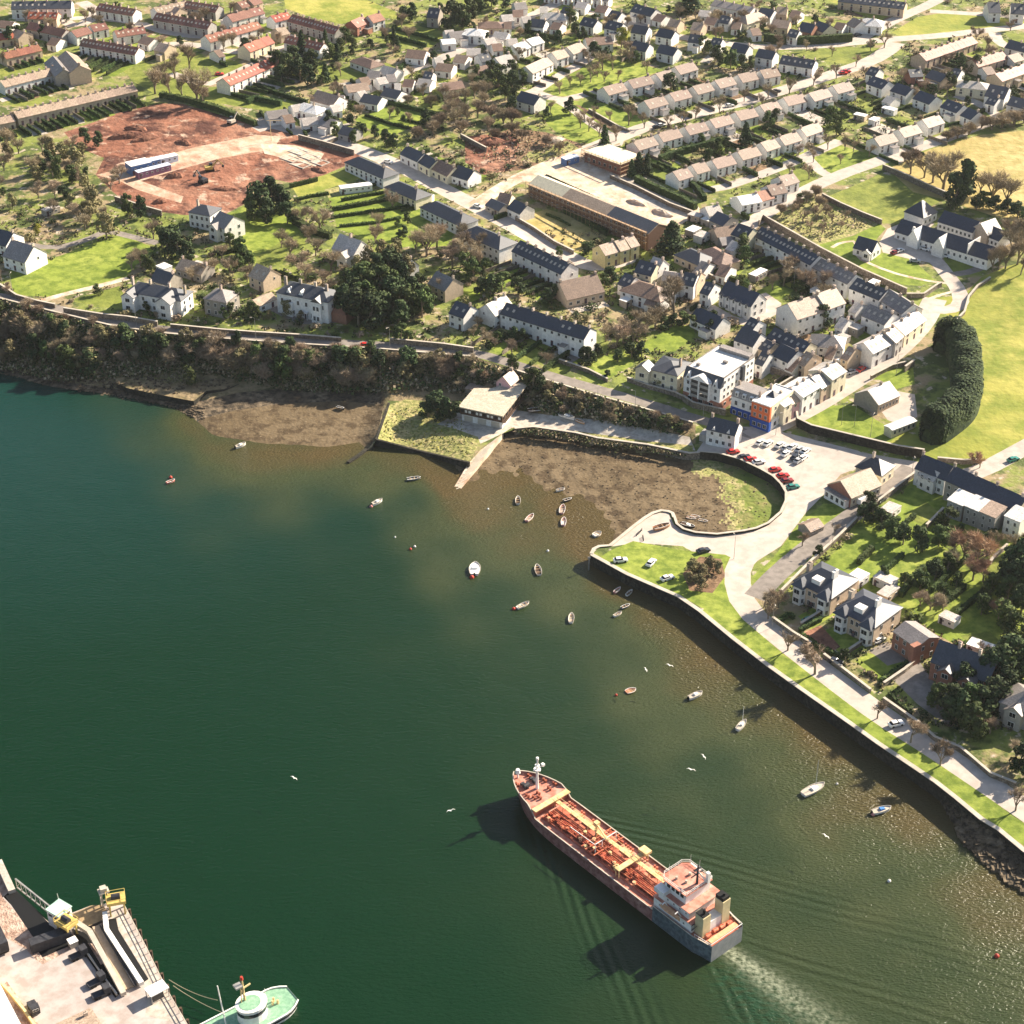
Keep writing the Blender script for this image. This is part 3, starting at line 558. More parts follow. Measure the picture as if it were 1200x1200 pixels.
 ('tan-roofed house','left of the white hipped house by the junction',[(1000,21,1010,25)],9,4,3,'tan','white',0,0,0),
 ('grey-roofed long building','the top edge behind the big conifer',(838,0,884,9,4,0),9,4.5,2,'grey','white',0,0,0),
 ('dark terraced house','the top edge beyond the far field',(985,-6,1062,3,7,0),9,5,2.6,'slate','tan',0,6,0),
 ('tall dark house','the far right top edge pair',[(1156,3,1172,3),(1184,4,1202,5)],12,6,4,'slate','white',0,0,0),
 ('brown-tiled house','the corner group by the field road',[(911,208,930,202),(897,218,918,214)],9,5,3,'brown','white',0,4,0),
 ('red-brown bungalow','beside the corner group by the field road',[(885,226,900,222)],9,3.4,2.6,'rust','white',0,4,0),
 ('pale terraced house','far beyond the top of the estates',(640,-14,720,-6,7,2),8,5,2.8,'grey','white',0,8,0),
 ('dark gabled outhouse','below the long low brown roof on the left',[(184,315,204,321)],8,3.6,3,'slate','stone',0,0,0),
 ('long low brown-roofed building','in the trees above the villa pair',[(213,303,243,311)],8,3,2.4,'tan','stone',0,0,0),
 ('pale gabled house','at the left edge above the big lawn, front',[(14,281,40,289)],11,4.5,4.5,'grey','white',0,0,0),
 ('grey-roofed house','at the left edge above the big lawn, rear',[(-4,268,16,273)],10,4.5,3.5,'slate','white',0,0,0),
 ('tan cottage','left of the white villa, in the trees',[(301,309,318,316)],8.5,4.4,3.4,'tan','tan',0,0,0),
 ('low white outbuilding','left of the white villa by its drive',[(296,352,318,343)],6,2.6,1.4,'tan','white',0,0,0),
 ('slate-roofed barn house','just below the road at the waste ground wall',[(576,233,592,240)],7,2.8,2,'slate','stone',0,0,0),
]
XT = {'b':('brown-roofed bungalow',9,3,2.4,'brown','white'),'g':('grey-roofed bungalow',9,3,2.4,'grey','white'),'w':('white-fronted bungalow',8,3.2,2.2,'pale','white'),'s':('slate-roofed house',8.5,4.8,2.8,'slate','white'),'t':('tan house',9,4.6,2.8,'tan','tan')}
XH = [('up the bungalow road, far side',[('w',520,36,532,35),('b',600,12,614,12),('w',610,20,622,19),('g',602,4,616,3),('w',566,46,580,44),('b',575,52,588,51),('w',594,46,606,45),('s',560,64,572,62),('w',508,68,518,67),('b',590,26,600,26)]),
 ('near the lower bungalow road',[('w',440,92,452,90),('g',452,88,463,87),('w',418,108,428,106),('g',392,112,404,112),('w',386,124,398,122),('b',330,136,342,134),('w',340,124,352,122),('b',420,92,432,90),('s',498,84,508,85),('w',462,98,470,98)]),
 ('on the far middle road above the green',[('s',660,8,674,11),('w',676,2,690,4),('b',700,6,714,8),('s',716,12,730,15),('b',770,16,782,19),('t',786,22,798,24),('w',632,8,642,8),('b',648,26,660,28)]),
 ('behind the far hedge road',[('t',812,26,826,28),('b',828,20,842,22),('s',845,18,858,20),('b',858,26,870,27),('t',910,8,924,9),('b',928,12,940,14),('s',925,34,938,36),('b',980,26,992,28),('w',820,12,832,13),('b',878,34,890,33)]),
 ('crowded into the village lanes',[('g',822,306,832,309),('b',846,310,857,313),('t',812,318,822,320),('s',828,330,838,333),('w',858,282,867,285),('g',792,326,801,329),('b',762,344,774,347),('s',880,372,890,376),('t',945,412,954,416),('b',930,420,938,423),('w',986,372,995,375),('t',995,406,1003,409),('b',972,406,981,408),('s',893,412,902,415),('w',1003,354,1011,357)]),
 ('in the far upper-left streets',[('b',0,24,18,26),('t',18,34,30,38),('b',168,42,182,46),('t',186,50,200,53),('b',60,44,72,46),('t',205,8,212,10),('b',250,60,258,58),('t',322,34,334,31)]),
 ('above the estate rows at the right',[('s',1118,80,1128,82),('b',1150,80,1162,78),('s',1020,78,1032,81),('w',1040,112,1050,115),('b',1180,66,1194,62),('s',1160,112,1172,115)])]
for _ph, _l in XH:
    for _t in XT:
        _sg = [q[1:] for q in _l if q[0] == _t]
        if _sg: d_ = XT[_t]; ROWS.append((d_[0]+('' if len(_sg) > 1 else ','), _ph, sorted(_sg), *d_[1:4], d_[4], d_[5], 0, 6, 6))
def ridge_seg(x0, y0, x1, y1, He, Hr):
    k = (He+Hr)*scale_at((y0+y1)/2)*.87
    z = float(hgt((x0+x1)/2, (y0+y1)/2+k))
    return P(x0, y0, z+He+Hr), P(x1, y1, z+He+Hr), z
HOUSES = []   # (label, group, cx, cy, z, angle, L, W, He, Hr, roof, wall, hip)
for desc, phrase, segs, W, He, Hr, roof, wall, hip, gf, gb in ROWS:
    _y = segs[1] if isinstance(segs, tuple) else segs[0][1]
    if _y < 250: He, Hr, W = round(He*(.74 if He > 4 else .88), 2), round(Hr*.86, 2), W*.92
    single = isinstance(segs, list) and len(segs) == 1
    if isinstance(segs, tuple):
        x0, y0, x1, y1, n, gap = segs
        A, B, z = ridge_seg(x0, y0, x1, y1, He, Hr); sg = []
        for k in range(n):
            a = A.lerp(B, k/n); b = A.lerp(B, (k+1)/n)
            if gap: b = b + (a-b).normalized()*gap
            sg.append((a, b))
    else: sg = [ridge_seg(*s, He, Hr)[:2] for s in segs]
    n = len(sg)
    for k, (a, b) in enumerate(sg):
        c = (a+b)/2; d = b-a; L = Vector((d.x, d.y)).length*(.87 if isinstance(segs, list) and _y < 215 and not single else 1) + (W*.75 if hip else 0); ang = math.atan2(d.y, d.x)
        zg = gz(c.x, c.y)
        u = Vector((math.cos(ang), math.sin(ang))); v = Vector((u.y, -u.x))
        zmin = min(gz(c.x+u.x*i*L/2+v.x*j*W/2, c.y+u.y*i*L/2+v.y*j*W/2) for i in (-1, 1) for j in (-1, 1))
        if single: lab = '%s %s' % (desc, phrase); grp = None
        elif n == 1: lab = '%s in %s' % (desc, phrase); grp = None
        else: lab = '%s, %s in %s' % (desc, ordw(k, n), phrase); grp = 'houses in ' + phrase
        HOUSES.append(dict(label=lab, group=grp, x=c.x, y=c.y, z=c.z-He-Hr, ang=ang, L=L, W=W, He=He, Hr=Hr, roof=roof, wall=wall, hip=hip, drop=max(0, c.z-He-Hr-zmin)))
        for dep, sgn in ((gf, 1), (gb, -1)):
            if not dep: continue
            m = 2 if L > 11 else 1
            for i in range(m):
                p0 = Vector((c.x, c.y)) + u*(-L/2 + L*i/m) + v*sgn*(W/2+.4); p1 = p0 + u*(L/m)
                dp = dep*random.uniform(.85, 1.1); q = [p0, p1, p1+v*sgn*dp, p0+v*sgn*dp]
                PLOTS.append((random.choice(['lawn','lawn','bright_lawn','bright_lawn','brown_soil','garden_ground','rough_grass','garden_ground','concrete']), q, HOUSES[-1]['label']))

# ---------------------------------------------------------------- the ground: one triangulated sheet, split by surface
def build_land():
    pv = []; pe = []
    def loop(pts, dens=True):
        pts = [tuple(map(float, p)) for p in pts]; n0 = len(pv); q = []
        for k, a in enumerate(pts):
            b = pts[(k+1) % len(pts)]; L = math.hypot(b[0]-a[0], b[1]-a[1]); m = max(1, min(int(L/14), 40)) if dens else 1
            q += [(a[0]+(b[0]-a[0])*i/m, a[1]+(b[1]-a[1])*i/m) for i in range(m)]
        pv.extend(Vector(p) for p in q); n = len(q)
        pe.extend((n0+i, n0+(i+1) % n) for i in range(n))
    loop(LAND)
    patches = list(PATCH)
    plots = [('garden', m_, [proj(p.x, p.y, gz(p.x, p.y)) for p in q]) for m_, q, _ in PLOTS]
    roads = [(n, m, ribbon(l, w_, 1)) for n, l, w_, m in ROADS]
    k = next(i for i, p in enumerate(patches) if p[0] == 'building_site')
    allp = patches[:k] + plots + patches[k:] + roads
    for n, m, poly in allp: loop(poly)
    xs = np.arange(-40, 1241, 9.0); ys = np.arange(-40, 1060, 9.0)
    gx, gy = np.meshgrid(xs, ys); gx = gx + rng.uniform(-2, 2, gx.shape); gy = gy + rng.uniform(-2, 2, gy.shape)
    pts = np.stack([gx.ravel(), gy.ravel()], 1)
    far = [(x, y) for y in (-720,-700,-670,-630,-580,-520,-460,-400,-340,-280,-220,-160,-100,-60) for x in range(-2400, 3500, 150)] + [(x, y) for x in list(range(-1500, -50, 60))+list(range(1250, 2600, 60)) for y in range(-60, 1500, 60)]
    pts = np.vstack([pts, np.array(far, float)])
    ins = inpoly(pts[:,0], pts[:,1], LAND); pts = pts[ins]
    pv.extend(Vector(p) for p in pts.tolist())
    V, E_, Fc = geometry.delaunay_2d_cdt(pv, pe, [], 0, 1e-4)[:3]
    V = np.array([v[:] for v in V]); T = np.array([f for f in Fc if len(f) == 3])
    ce = V[T].mean(1); keep = inpoly(ce[:,0], ce[:,1], LAND); T = T[keep]; ce = ce[keep]
    ids = np.full(len(T), -1)
    for i, (n, m, poly) in enumerate(allp):
        q = np.array(poly); mk = (ce[:,0] >= q[:,0].min()) & (ce[:,0] <= q[:,0].max()) & (ce[:,1] >= q[:,1].min()) & (ce[:,1] <= q[:,1].max())
        idx = np.nonzero(mk)[0]
        if len(idx): idx = idx[inpoly(ce[idx,0], ce[idx,1], poly)]; ids[idx] = i
    Z = hgt(V[:,0], V[:,1]); W3 = PA(V[:,0], V[:,1], Z)
    groups = {}
    for t in range(len(T)):
        key = ('ground', 'garden_ground') if ids[t] < 0 else allp[ids[t]][:2]
        groups.setdefault(key, []).append(t)
    for (n, m), ts in groups.items():
        tri = T[ts]; u, inv = np.unique(tri, return_inverse=True); inv = inv.reshape(tri.shape)
        w3 = W3[u]; a, b, c = w3[inv[:,0]], w3[inv[:,1]], w3[inv[:,2]]
        flip = np.cross(b-a, c-a)[:,2] < 0; inv[flip] = inv[flip][:, ::-1]
        me = bpy.data.meshes.new(n); me.from_pydata(w3.tolist(), [], inv.tolist()); me.materials.append(M[m])
        me.polygons.foreach_set('use_smooth', [True]*len(inv)); me.update()
        o = bpy.data.objects.new(n, me); col.objects.link(o); o['kind'] = 'structure'
build_land()

def wall_line(pts, z_off, h, thick, name, m, label, cat, base=-3.0, cop=None, top=None):
    """masonry wall along a survey line; h above ground; base: metres below ground"""
    b = MB(); W = [G(*p) for p in pts]; n = len(W); L, Rr = [], []
    for k, p in enumerate(W):
        a = W[max(k-1, 0)]; c = W[min(k+1, n-1)]; d = Vector((c.x-a.x, c.y-a.y)).normalized(); nn = Vector((-d.y, d.x, 0))
        L.append(p+nn*thick/2); Rr.append(p-nn*thick/2)
    vs = []
    for k in range(n):
        z0 = W[k].z + base; z1 = (top if top is not None else W[k].z) + h + z_off
        vs += [(L[k].x, L[k].y, z0), (Rr[k].x, Rr[k].y, z0), (Rr[k].x, Rr[k].y, z1), (L[k].x, L[k].y, z1)]
    fs = []
    for k in range(n-1):
        i = 4*k; j = i+4
        fs += [(i, j, j+3, i+3), (i+1, i+2, j+2, j+1), (i+3, j+3, j+2, i+2)]
    fs += [(0,3,2,1), (4*n-4, 4*n-3, 4*n-2, 4*n-1)]
    b.poly(vs, fs); o = b.build(name, M[m]); tag(o, label, cat)
    if cop:
        c = MB(); vs = []
        for k in range(n):
            z1 = (top if top is not None else W[k].z) + h + z_off; nn = (L[k]-Rr[k]).normalized()*.15
            vs += [(L[k].x+nn.x, L[k].y+nn.y, z1), (Rr[k].x-nn.x, Rr[k].y-nn.y, z1), (Rr[k].x-nn.x, Rr[k].y-nn.y, z1+.15), (L[k].x+nn.x, L[k].y+nn.y, z1+.15)]
        fs2 = []
        for k in range(n-1):
            i = 4*k; j = i+4; fs2 += [(i, j, j+3, i+3), (i+1, i+2, j+2, j+1), (i+3, j+3, j+2, i+2), (i, i+1, j+1, j)]
        fs2 += [(0,3,2,1), (4*n-4, 4*n-3, 4*n-2, 4*n-1)]
        c.poly(vs, fs2); c.build('coping', M[cop], o)
    return o
def seg(a, b):
    i = LAND.index(a); j = LAND.index(b); return LAND[i:j+1]
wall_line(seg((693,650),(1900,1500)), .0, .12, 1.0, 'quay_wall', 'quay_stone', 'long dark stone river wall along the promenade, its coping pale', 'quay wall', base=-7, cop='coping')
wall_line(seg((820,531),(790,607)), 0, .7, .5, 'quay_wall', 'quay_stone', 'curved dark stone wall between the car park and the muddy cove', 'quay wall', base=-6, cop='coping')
wall_line(seg((790,607),(693,650)), 0, .25, .8, 'quay_wall', 'stone_wall', 'pale pier wall on the cove side with a rounded corner', 'quay wall', base=-6, cop='coping')
wall_line(seg((603,503),(820,531)), 0, .35, .6, 'quay_wall', 'stone_wall', 'low stone edging wall along the beach lane', 'quay wall', base=-5, cop='coping')
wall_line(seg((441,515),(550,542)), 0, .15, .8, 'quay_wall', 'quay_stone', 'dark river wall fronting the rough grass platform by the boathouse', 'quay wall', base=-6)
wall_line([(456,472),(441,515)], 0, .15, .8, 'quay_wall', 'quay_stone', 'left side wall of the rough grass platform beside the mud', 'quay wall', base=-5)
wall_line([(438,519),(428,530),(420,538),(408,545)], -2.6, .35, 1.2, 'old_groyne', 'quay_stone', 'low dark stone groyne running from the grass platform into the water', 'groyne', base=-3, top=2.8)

# slipway
def slab(name, pts3, th, m, label, cat):
    b = MB(); n = len(pts3); vs = [tuple(p) for p in pts3] + [(p[0], p[1], p[2]-th) for p in pts3]
    fs = [tuple(range(n)), tuple(range(2*n-1, n-1, -1))] + [(k, n+k, n+(k+1) % n, (k+1) % n) for k in range(n)]
    b.poly(vs, fs); return tag(b.build(name, M[m]), label, cat)
slab('slipway', [P(563,514,3.05), P(590,506,3.05), P(532,584,-.5), P(526,581,-.5), P(550,541,1.4)], 4, 'pale_soil', 'stepped stone slipway running down beside the boathouse into the water', 'slipway')
b = MB(); A0, A1 = P(557,536,1.5), P(582,514,2.7); B0, B1 = P(530,578,-.4), P(536,577,-.4)
for k in range(12):
    t = k/12; a = A0.lerp(B0, t); c = A1.lerp(B1, t); b.bar(a+Vector((0,0,.12)), c+Vector((0,0,.12)), .35, .18)
tag(b.build('step_kerb', M['coping']), 'worn stone steps crossing the lower slipway', 'steps')

# old stone jetty on the left shore
jt = [(135,442),(158,431),(185,430),(210,433),(238,441),(262,446),(280,450),(262,456),(242,458),(227,470),(205,466),(190,463),(165,458),(150,455),(136,449)]
b = MB(); W = [P(x, y, 2.6) for x, y in jt]; n = len(W)
b.poly([(p.x, p.y, -3) for p in W]+[tuple(p) for p in W], [(k, (k+1) % n, n+(k+1) % n, n+k) for k in range(n)], 0); b.face([tuple(p) for p in W], 1)
jo = b.build('stone_jetty', [M['quay_stone'], M['scrub_ground']]); tag(jo, 'old overgrown stone jetty on the left shore', 'jetty')

# mud of the cove
CW = [(545,566),(572,551),(612,554),(640,571),(675,581),(700,591),(712,604),(722,622),(716,643)]
CP = CW + [(760,645),(830,665),(980,640),(980,520),(860,490),(700,470),(600,470),(560,500),(530,540)]
def sheet(name, xs, ys, hf, m, kind='structure', smoothf=True):
    gx, gy = np.meshgrid(xs, ys); z = hf(gx, gy); W = PA(gx, gy, z).reshape(-1, 3); ny, nx = gx.shape
    i = np.arange(ny*nx).reshape(ny, nx); f = np.stack([i[:-1,:-1], i[1:,:-1], i[1:,1:], i[:-1,1:]], -1).reshape(-1, 4)
    me = bpy.data.meshes.new(name); me.from_pydata(W.tolist(), [], f.tolist()); me.materials.append(M[m])
    me.polygons.foreach_set('use_smooth', [True]*len(f)); me.update()
    o = bpy.data.objects.new(name, me); col.objects.link(o); o['kind'] = kind; return o, gx, gy
def hmud(x, y):
    s = seg_dist(x, y, CW); s = np.where(inpoly(x, y, CP), s, -s)
    return np.clip(s*.022, -2.5, 1.2) + .12*np.sin(x*.21+y*.13)*np.sin(y*.31-x*.05) + np.clip((x-800)*.01, 0, .6)
# marsh grass grows on the mud towards the wall: a second surface on the same sheet
mo, gx, gy = sheet('mud_flat', np.arange(520, 985, 2.5), np.arange(476, 664, 2.5), hmud, 'mud')
mo.data.materials.append(M['saltmarsh']); mo.data.materials.append(M['rough_grass'])
cx = (gx[:-1,:-1]+1).ravel(); cy = (gy[:-1,:-1]+1).ravel(); cx = cx+rng.normal(0, 2.6, cx.shape); cy = cy+rng.normal(0, 1.8, cy.shape)
jx = cx + 7*np.sin(cy*.23)+5*np.sin(cy*.61+cx*.2); jy = cy + 5*np.sin(cx*.19)
g1 = inpoly(jx, jy, [(812,528),(845,545),(862,565),(868,585),(866,612),(850,640),(960,640),(960,540),(860,510)])
g2 = inpoly(jx, jy, [(780,525),(820,550),(850,575),(856,600),(850,622),(830,640),(960,640),(960,540),(860,510)]) | inpoly(jx, jy, [(590,500),(640,507),(700,518),(790,532),(830,545),(830,500),(590,490)])
mo.data.polygons.foreach_set('material_index', np.where(g1, 1, np.where(g2, 2, 0)).astype(int).tolist())

# ---------------------------------------------------------------- water
SHIP_A, SHIP_B = P(848.75, 1093.5, 5), P(606, 905, 6.5)
SHIP_D = Vector((SHIP_B.x-SHIP_A.x, SHIP_B.y-SHIP_A.y)).normalized(); SHIP_ANG = math.atan2(SHIP_D.y, SHIP_D.x)
def water():
    xs = np.concatenate([np.arange(-900, -30, 30), np.arange(-30, 1231, 4.0), np.arange(1240, 1900, 30)])
    ys = np.concatenate([np.arange(410, 1230, 4.0), np.arange(1240, 1640, 30)])
    m = bpy.data.materials.new('river_water'); m.use_nodes = True; MATS['river_water'] = m
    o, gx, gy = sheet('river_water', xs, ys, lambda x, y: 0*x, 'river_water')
    W = PA(gx, gy, 0*gx)
    RS = seg((693,650),(1500,1190)); d1 = seg_dist(gx, gy, RS); d2 = seg_dist(gx, gy, CW); d3 = seg_dist(gx, gy, [(215,495),(245,522),(310,530),(380,532),(430,530),(550,545)])
    wob = 1 + .22*np.sin(gx*.021+gy*.013) + .15*np.sin(gx*.053-gy*.037) + .1*np.sin(gy*.09+gx*.03)
    silt = 1.0*np.exp(-(d2/(62*wob))**1.6) + .85*np.exp(-(d1/(82*wob))**1.3)*np.clip((gx-640)/160, .25, 1) + .75*np.exp(-(d3/(42*wob))**1.4)
    silt += .34/(1+np.exp(-(gx-760+(900-gy)*.3)/120)) * (1/(1+np.exp(-(gy-560)/60)))
    silt = np.clip(silt, 0, 1)
    # ship's own frame, metres: s astern of the stem, t to starboard (+) as seen from above
    dx = W[...,0]-SHIP_B.x; dy = W[...,1]-SHIP_B.y; s = -(dx*SHIP_D.x+dy*SHIP_D.y); t = dx*SHIP_D.y - dy*SHIP_D.x
    at = np.abs(t); kw = np.zeros(gx.shape); ph = np.zeros(gx.shape)
    for off, wd, am in ((0, 5.5, 1.0), (62, 6.5, .9)):
        ss = s-off; arm = np.maximum(ss, 0)*.335 + 2.5; ww = wd*(.22+np.maximum(ss, 0)/95)
        a = am*np.exp(-((at-arm)/ww)**2)*(ss > 2)*np.clip(ss/20, 0, 1)*np.exp(-np.maximum(ss-10, 0)/130)
        a = np.where(t > 0, a*.75, a*.8)
        kw = np.maximum(kw, a)
    th = R(33); ph = 2*math.pi*(at*math.cos(th)*1.0 - s*math.sin(th)*.9 + .5*np.sin(s*.09+at*.05))/(2.1+np.clip(s, 0, 140)*.006)
    L0 = 70.0; fs = s-L0; fw = 1.7+np.maximum(fs, 0)*.085; foam = np.exp(-((t-.5-fs*.02)/fw)**2)*np.clip((fs+4)/4, 0, 1)*np.clip(1.05-fs/42, .12, 1)
    churn = np.exp(-((t+5+fs*.10)/(4+np.maximum(fs, 0)*.2))**2)*np.clip((fs+2)/8, 0, 1)*.9
    # small swirl where the eddy leaves the starboard quarter
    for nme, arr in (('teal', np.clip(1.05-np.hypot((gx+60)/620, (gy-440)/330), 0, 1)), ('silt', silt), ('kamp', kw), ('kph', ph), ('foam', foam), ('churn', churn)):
        at_ = o.data.attributes.new(nme, 'FLOAT', 'POINT'); at_.data.foreach_set('value', arr.ravel().astype(np.float32))
    tn = m.node_tree; N = tn.nodes; Lk = tn.links.new; b = N['Principled BSDF']
    b.inputs['Roughness'].default_value = .14; b.inputs['Specular IOR Level'].default_value = .28; b.inputs['IOR'].default_value = 1.33
    def at(n): a = N.new('ShaderNodeAttribute'); a.attribute_name = n; return a.outputs['Fac']
    def rgbmix(f, a, c):
        x = N.new('ShaderNodeMix'); x.data_type = 'RGBA'
        Lk(f, x.inputs[0])
        if isinstance(a, tuple): x.inputs[6].default_value = (*a, 1)
        else: Lk(a, x.inputs[6])
        if isinstance(c, tuple): x.inputs[7].default_value = (*c, 1)
        else: Lk(c, x.inputs[7])
        return x.outputs[2]
    def math_(op, a, c=None, v=None):
        x = N.new('ShaderNodeMath'); x.operation = op
        for i, q in enumerate((a, c if c is not None else v)):
            if q is None: continue
            if isinstance(q, (int, float)): x.inputs[i].default_value = q
            else: Lk(q, x.inputs[i])
        return x.outputs[0]
    tc = N.new('ShaderNodeTexCoord')
    def noise(sc, det=4, mp=None):
        n = N.new('ShaderNodeTexNoise'); n.inputs['Scale'].default_value = sc; n.inputs['Detail'].default_value = det
        if mp:
            q = N.new('ShaderNodeMapping'); q.inputs['Scale'].default_value = mp[0]; q.inputs['Rotation'].default_value = (0, 0, mp[1]); Lk(tc.outputs['Object'], q.inputs[0]); Lk(q.outputs[0], n.inputs['Vector'])
        else: Lk(tc.outputs['Object'], n.inputs['Vector'])
        return n.outputs['Fac']
    def mr(v, a, c, d=0., e=1.):
        x = N.new('ShaderNodeMapRange'); Lk(v, x.inputs[0]); x.inputs[1].default_value = a; x.inputs[2].default_value = c; x.inputs[3].default_value = d; x.inputs[4].default_value = e; return x.outputs[0]
    dc = rgbmix(at('teal'), (.0022,.0205,.0065), (.0055,.034,.026))  # teal towards the far left paints the sky's reflection into the water colour
    nb = math_('MULTIPLY', mr(noise(.03), .3, .7, -.35, .35), at('silt')); si = math_('ADD', at('silt'), nb)
    c1 = rgbmix(mr(si, 0, .45), dc, (.045,.055,.0215)); c2 = rgbmix(mr(si, .5, 1), c1, (.085,.062,.024))
    ch = math_('MULTIPLY', at('churn'), mr(noise(.35, 5, ((1, 3, 1), -SHIP_ANG)), .35, .7)); c3 = rgbmix(ch, c2, (.012,.050,.024))
    fo = math_('MULTIPLY', at('foam'), mr(noise(.9, 12), .33, .70)); fo2 = mr(fo, .0, 1., 0., .85)
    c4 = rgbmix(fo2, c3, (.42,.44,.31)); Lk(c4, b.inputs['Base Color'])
    Lk(mr(fo2, 0, 1, .16, .8), b.inputs['Roughness'])
    h1 = math_('ADD', math_('MULTIPLY', noise(.55, 6, ((1, 2.2, 1), R(25))), None, .26), math_('MULTIPLY', math_('MULTIPLY', noise(1.1, 3, ((1, 1.8, 1), R(-20))), None, .2), mr(at('silt'), 0, .8, .7, 4.)))
    kx = math_('MULTIPLY', math_('SINE', at('kph')), at('kamp')); h2 = math_('MULTIPLY', kx, None, .24)
    h3 = math_('MULTIPLY', noise(.09, 3), None, .5)
    hs = math_('ADD', math_('ADD', h1, h2), h3)
    h4 = math_('MULTIPLY', math_('MULTIPLY', at('churn'), noise(.5, 5)), None, .8); hs = math_('ADD', hs, h4)
    bp = N.new('ShaderNodeBump'); bp.inputs['Distance'].default_value = .8; bp.inputs['Strength'].default_value = .8; Lk(hs, bp.inputs['Height']); Lk(bp.outputs[0], b.inputs['Normal'])
water()

# ---------------------------------------------------------------- ordinary houses
def gable_wall(b, x0, x1, y0, y1, z0, He, Hr, mi=0):     # ridge along x
    ym = (y0+y1)/2; pr = [(y0, z0), (y1, z0), (y1, He), (ym, He+Hr), (y0, He)]
    vs = [(x0, *p) for p in pr] + [(x1, *p) for p in pr]
    b.poly(vs, [(0,4,3,2,1), (5,6,7,8,9)] + [(k, (k+1) % 5, 5+(k+1) % 5, 5+k) for k in range(5)], mi)
def gable_roof(b, x0, x1, y0, y1, He, Hr, ov=.3, oe=.12, th=.22, mi=0):
    ym = (y0+y1)/2; s = Hr/((y1-y0)/2); e = ov*s
    pr = [(y0-ov, He-e), (ym, He+Hr), (y1+ov, He-e)]
    vs = []
    for x in (x0-oe, x1+oe):
        vs += [(x, pr[0][0], pr[0][1]+.03), (x, pr[1][0], pr[1][1]+.03), (x, pr[2][0], pr[2][1]+.03), (x, pr[2][0], pr[2][1]+.03+th), (x, pr[1][0], pr[1][1]+.03+th), (x, pr[0][0], pr[0][1]+.03+th)]
    b.poly(vs, [(0,1,4,5), (1,2,3,4), (6,11,10,7), (7,10,9,8), (5,4,10,11), (4,3,9,10), (0,6,7,1), (1,7,8,2), (0,5,11,6), (2,8,9,3)], mi)
def hip_roof(b, x0, x1, y0, y1, He, Hr, ov=.35, mi=0, hipx=None):
    x0 -= ov; x1 += ov; y0 -= ov; y1 += ov; hw = (y1-y0)/2; hx = min(hw*.9 if hipx is None else hipx, (x1-x0)/2-.05); ym = (y0+y1)/2
    vs = [(x0,y0,He),(x1,y0,He),(x1,y1,He),(x0,y1,He),(x0,y0,He+.18),(x1,y0,He+.18),(x1,y1,He+.18),(x0,y1,He+.18),(x0+hx,ym,He+Hr),(x1-hx,ym,He+Hr)]
    b.poly(vs, [(0,3,2,1),(0,1,5,4),(1,2,6,5),(2,3,7,6),(3,0,4,7),(4,5,9,8),(5,6,9),(6,7,8,9),(7,4,8)], mi)
WINC = {}
def window(parent, x, y, z, ang, w=1.0, h=1.3, pane='glass', frame='frame_white', name='window'):
    key = (w, h, pane, frame)
    if key not in WINC:
        b = MB(); b.box(-w/2, w/2, -.07, .05, -h/2, h/2, 0); b.box(-w/2+.09, -.035, -.09, .0, -h/2+.09, h/2-.09, 1); b.box(.035, w/2-.09, -.09, .0, -h/2+.09, h/2-.09, 1)
        o = b.build(name, [M[frame], M[pane]], parent); WINC[key] = o.data
    else:
        o = bpy.data.objects.new(name, WINC[key]); col.objects.link(o); o.parent = parent
    o.location = (x, y, z); o.rotation_euler = (0, 0, ang); return o
def door(parent, x, y, z, ang, w=1.0, h=2.05, m='door_paint'):
    b = MB(); b.box(-w/2, w/2, -.06, .05, 0, h); o = b.build('door', M[m], parent); o.location = (x, y, z); o.rotation_euler = (0, 0, ang); return o
def chimney(parent, x, y, z0, z1, w=.8, d=.6, pots=2, m='chimney_stack'):
    b = MB(); b.box(x-w/2, x+w/2, y-d/2, y+d/2, z0, z1); b.box(x-w/2-.06, x+w/2+.06, y-d/2-.06, y+d/2+.06, z1, z1+.12)
    for k in range(pots): px_ = x+(k-(pots-1)/2)*w/pots; b.cyl((px_, y, z1+.12), (px_, y, z1+.45), .12, .10, 6)
    return b.build('chimney', M[m], parent)
PROTO = {}
def q5(v, s=.5): return max(s, round(v/s)*s)
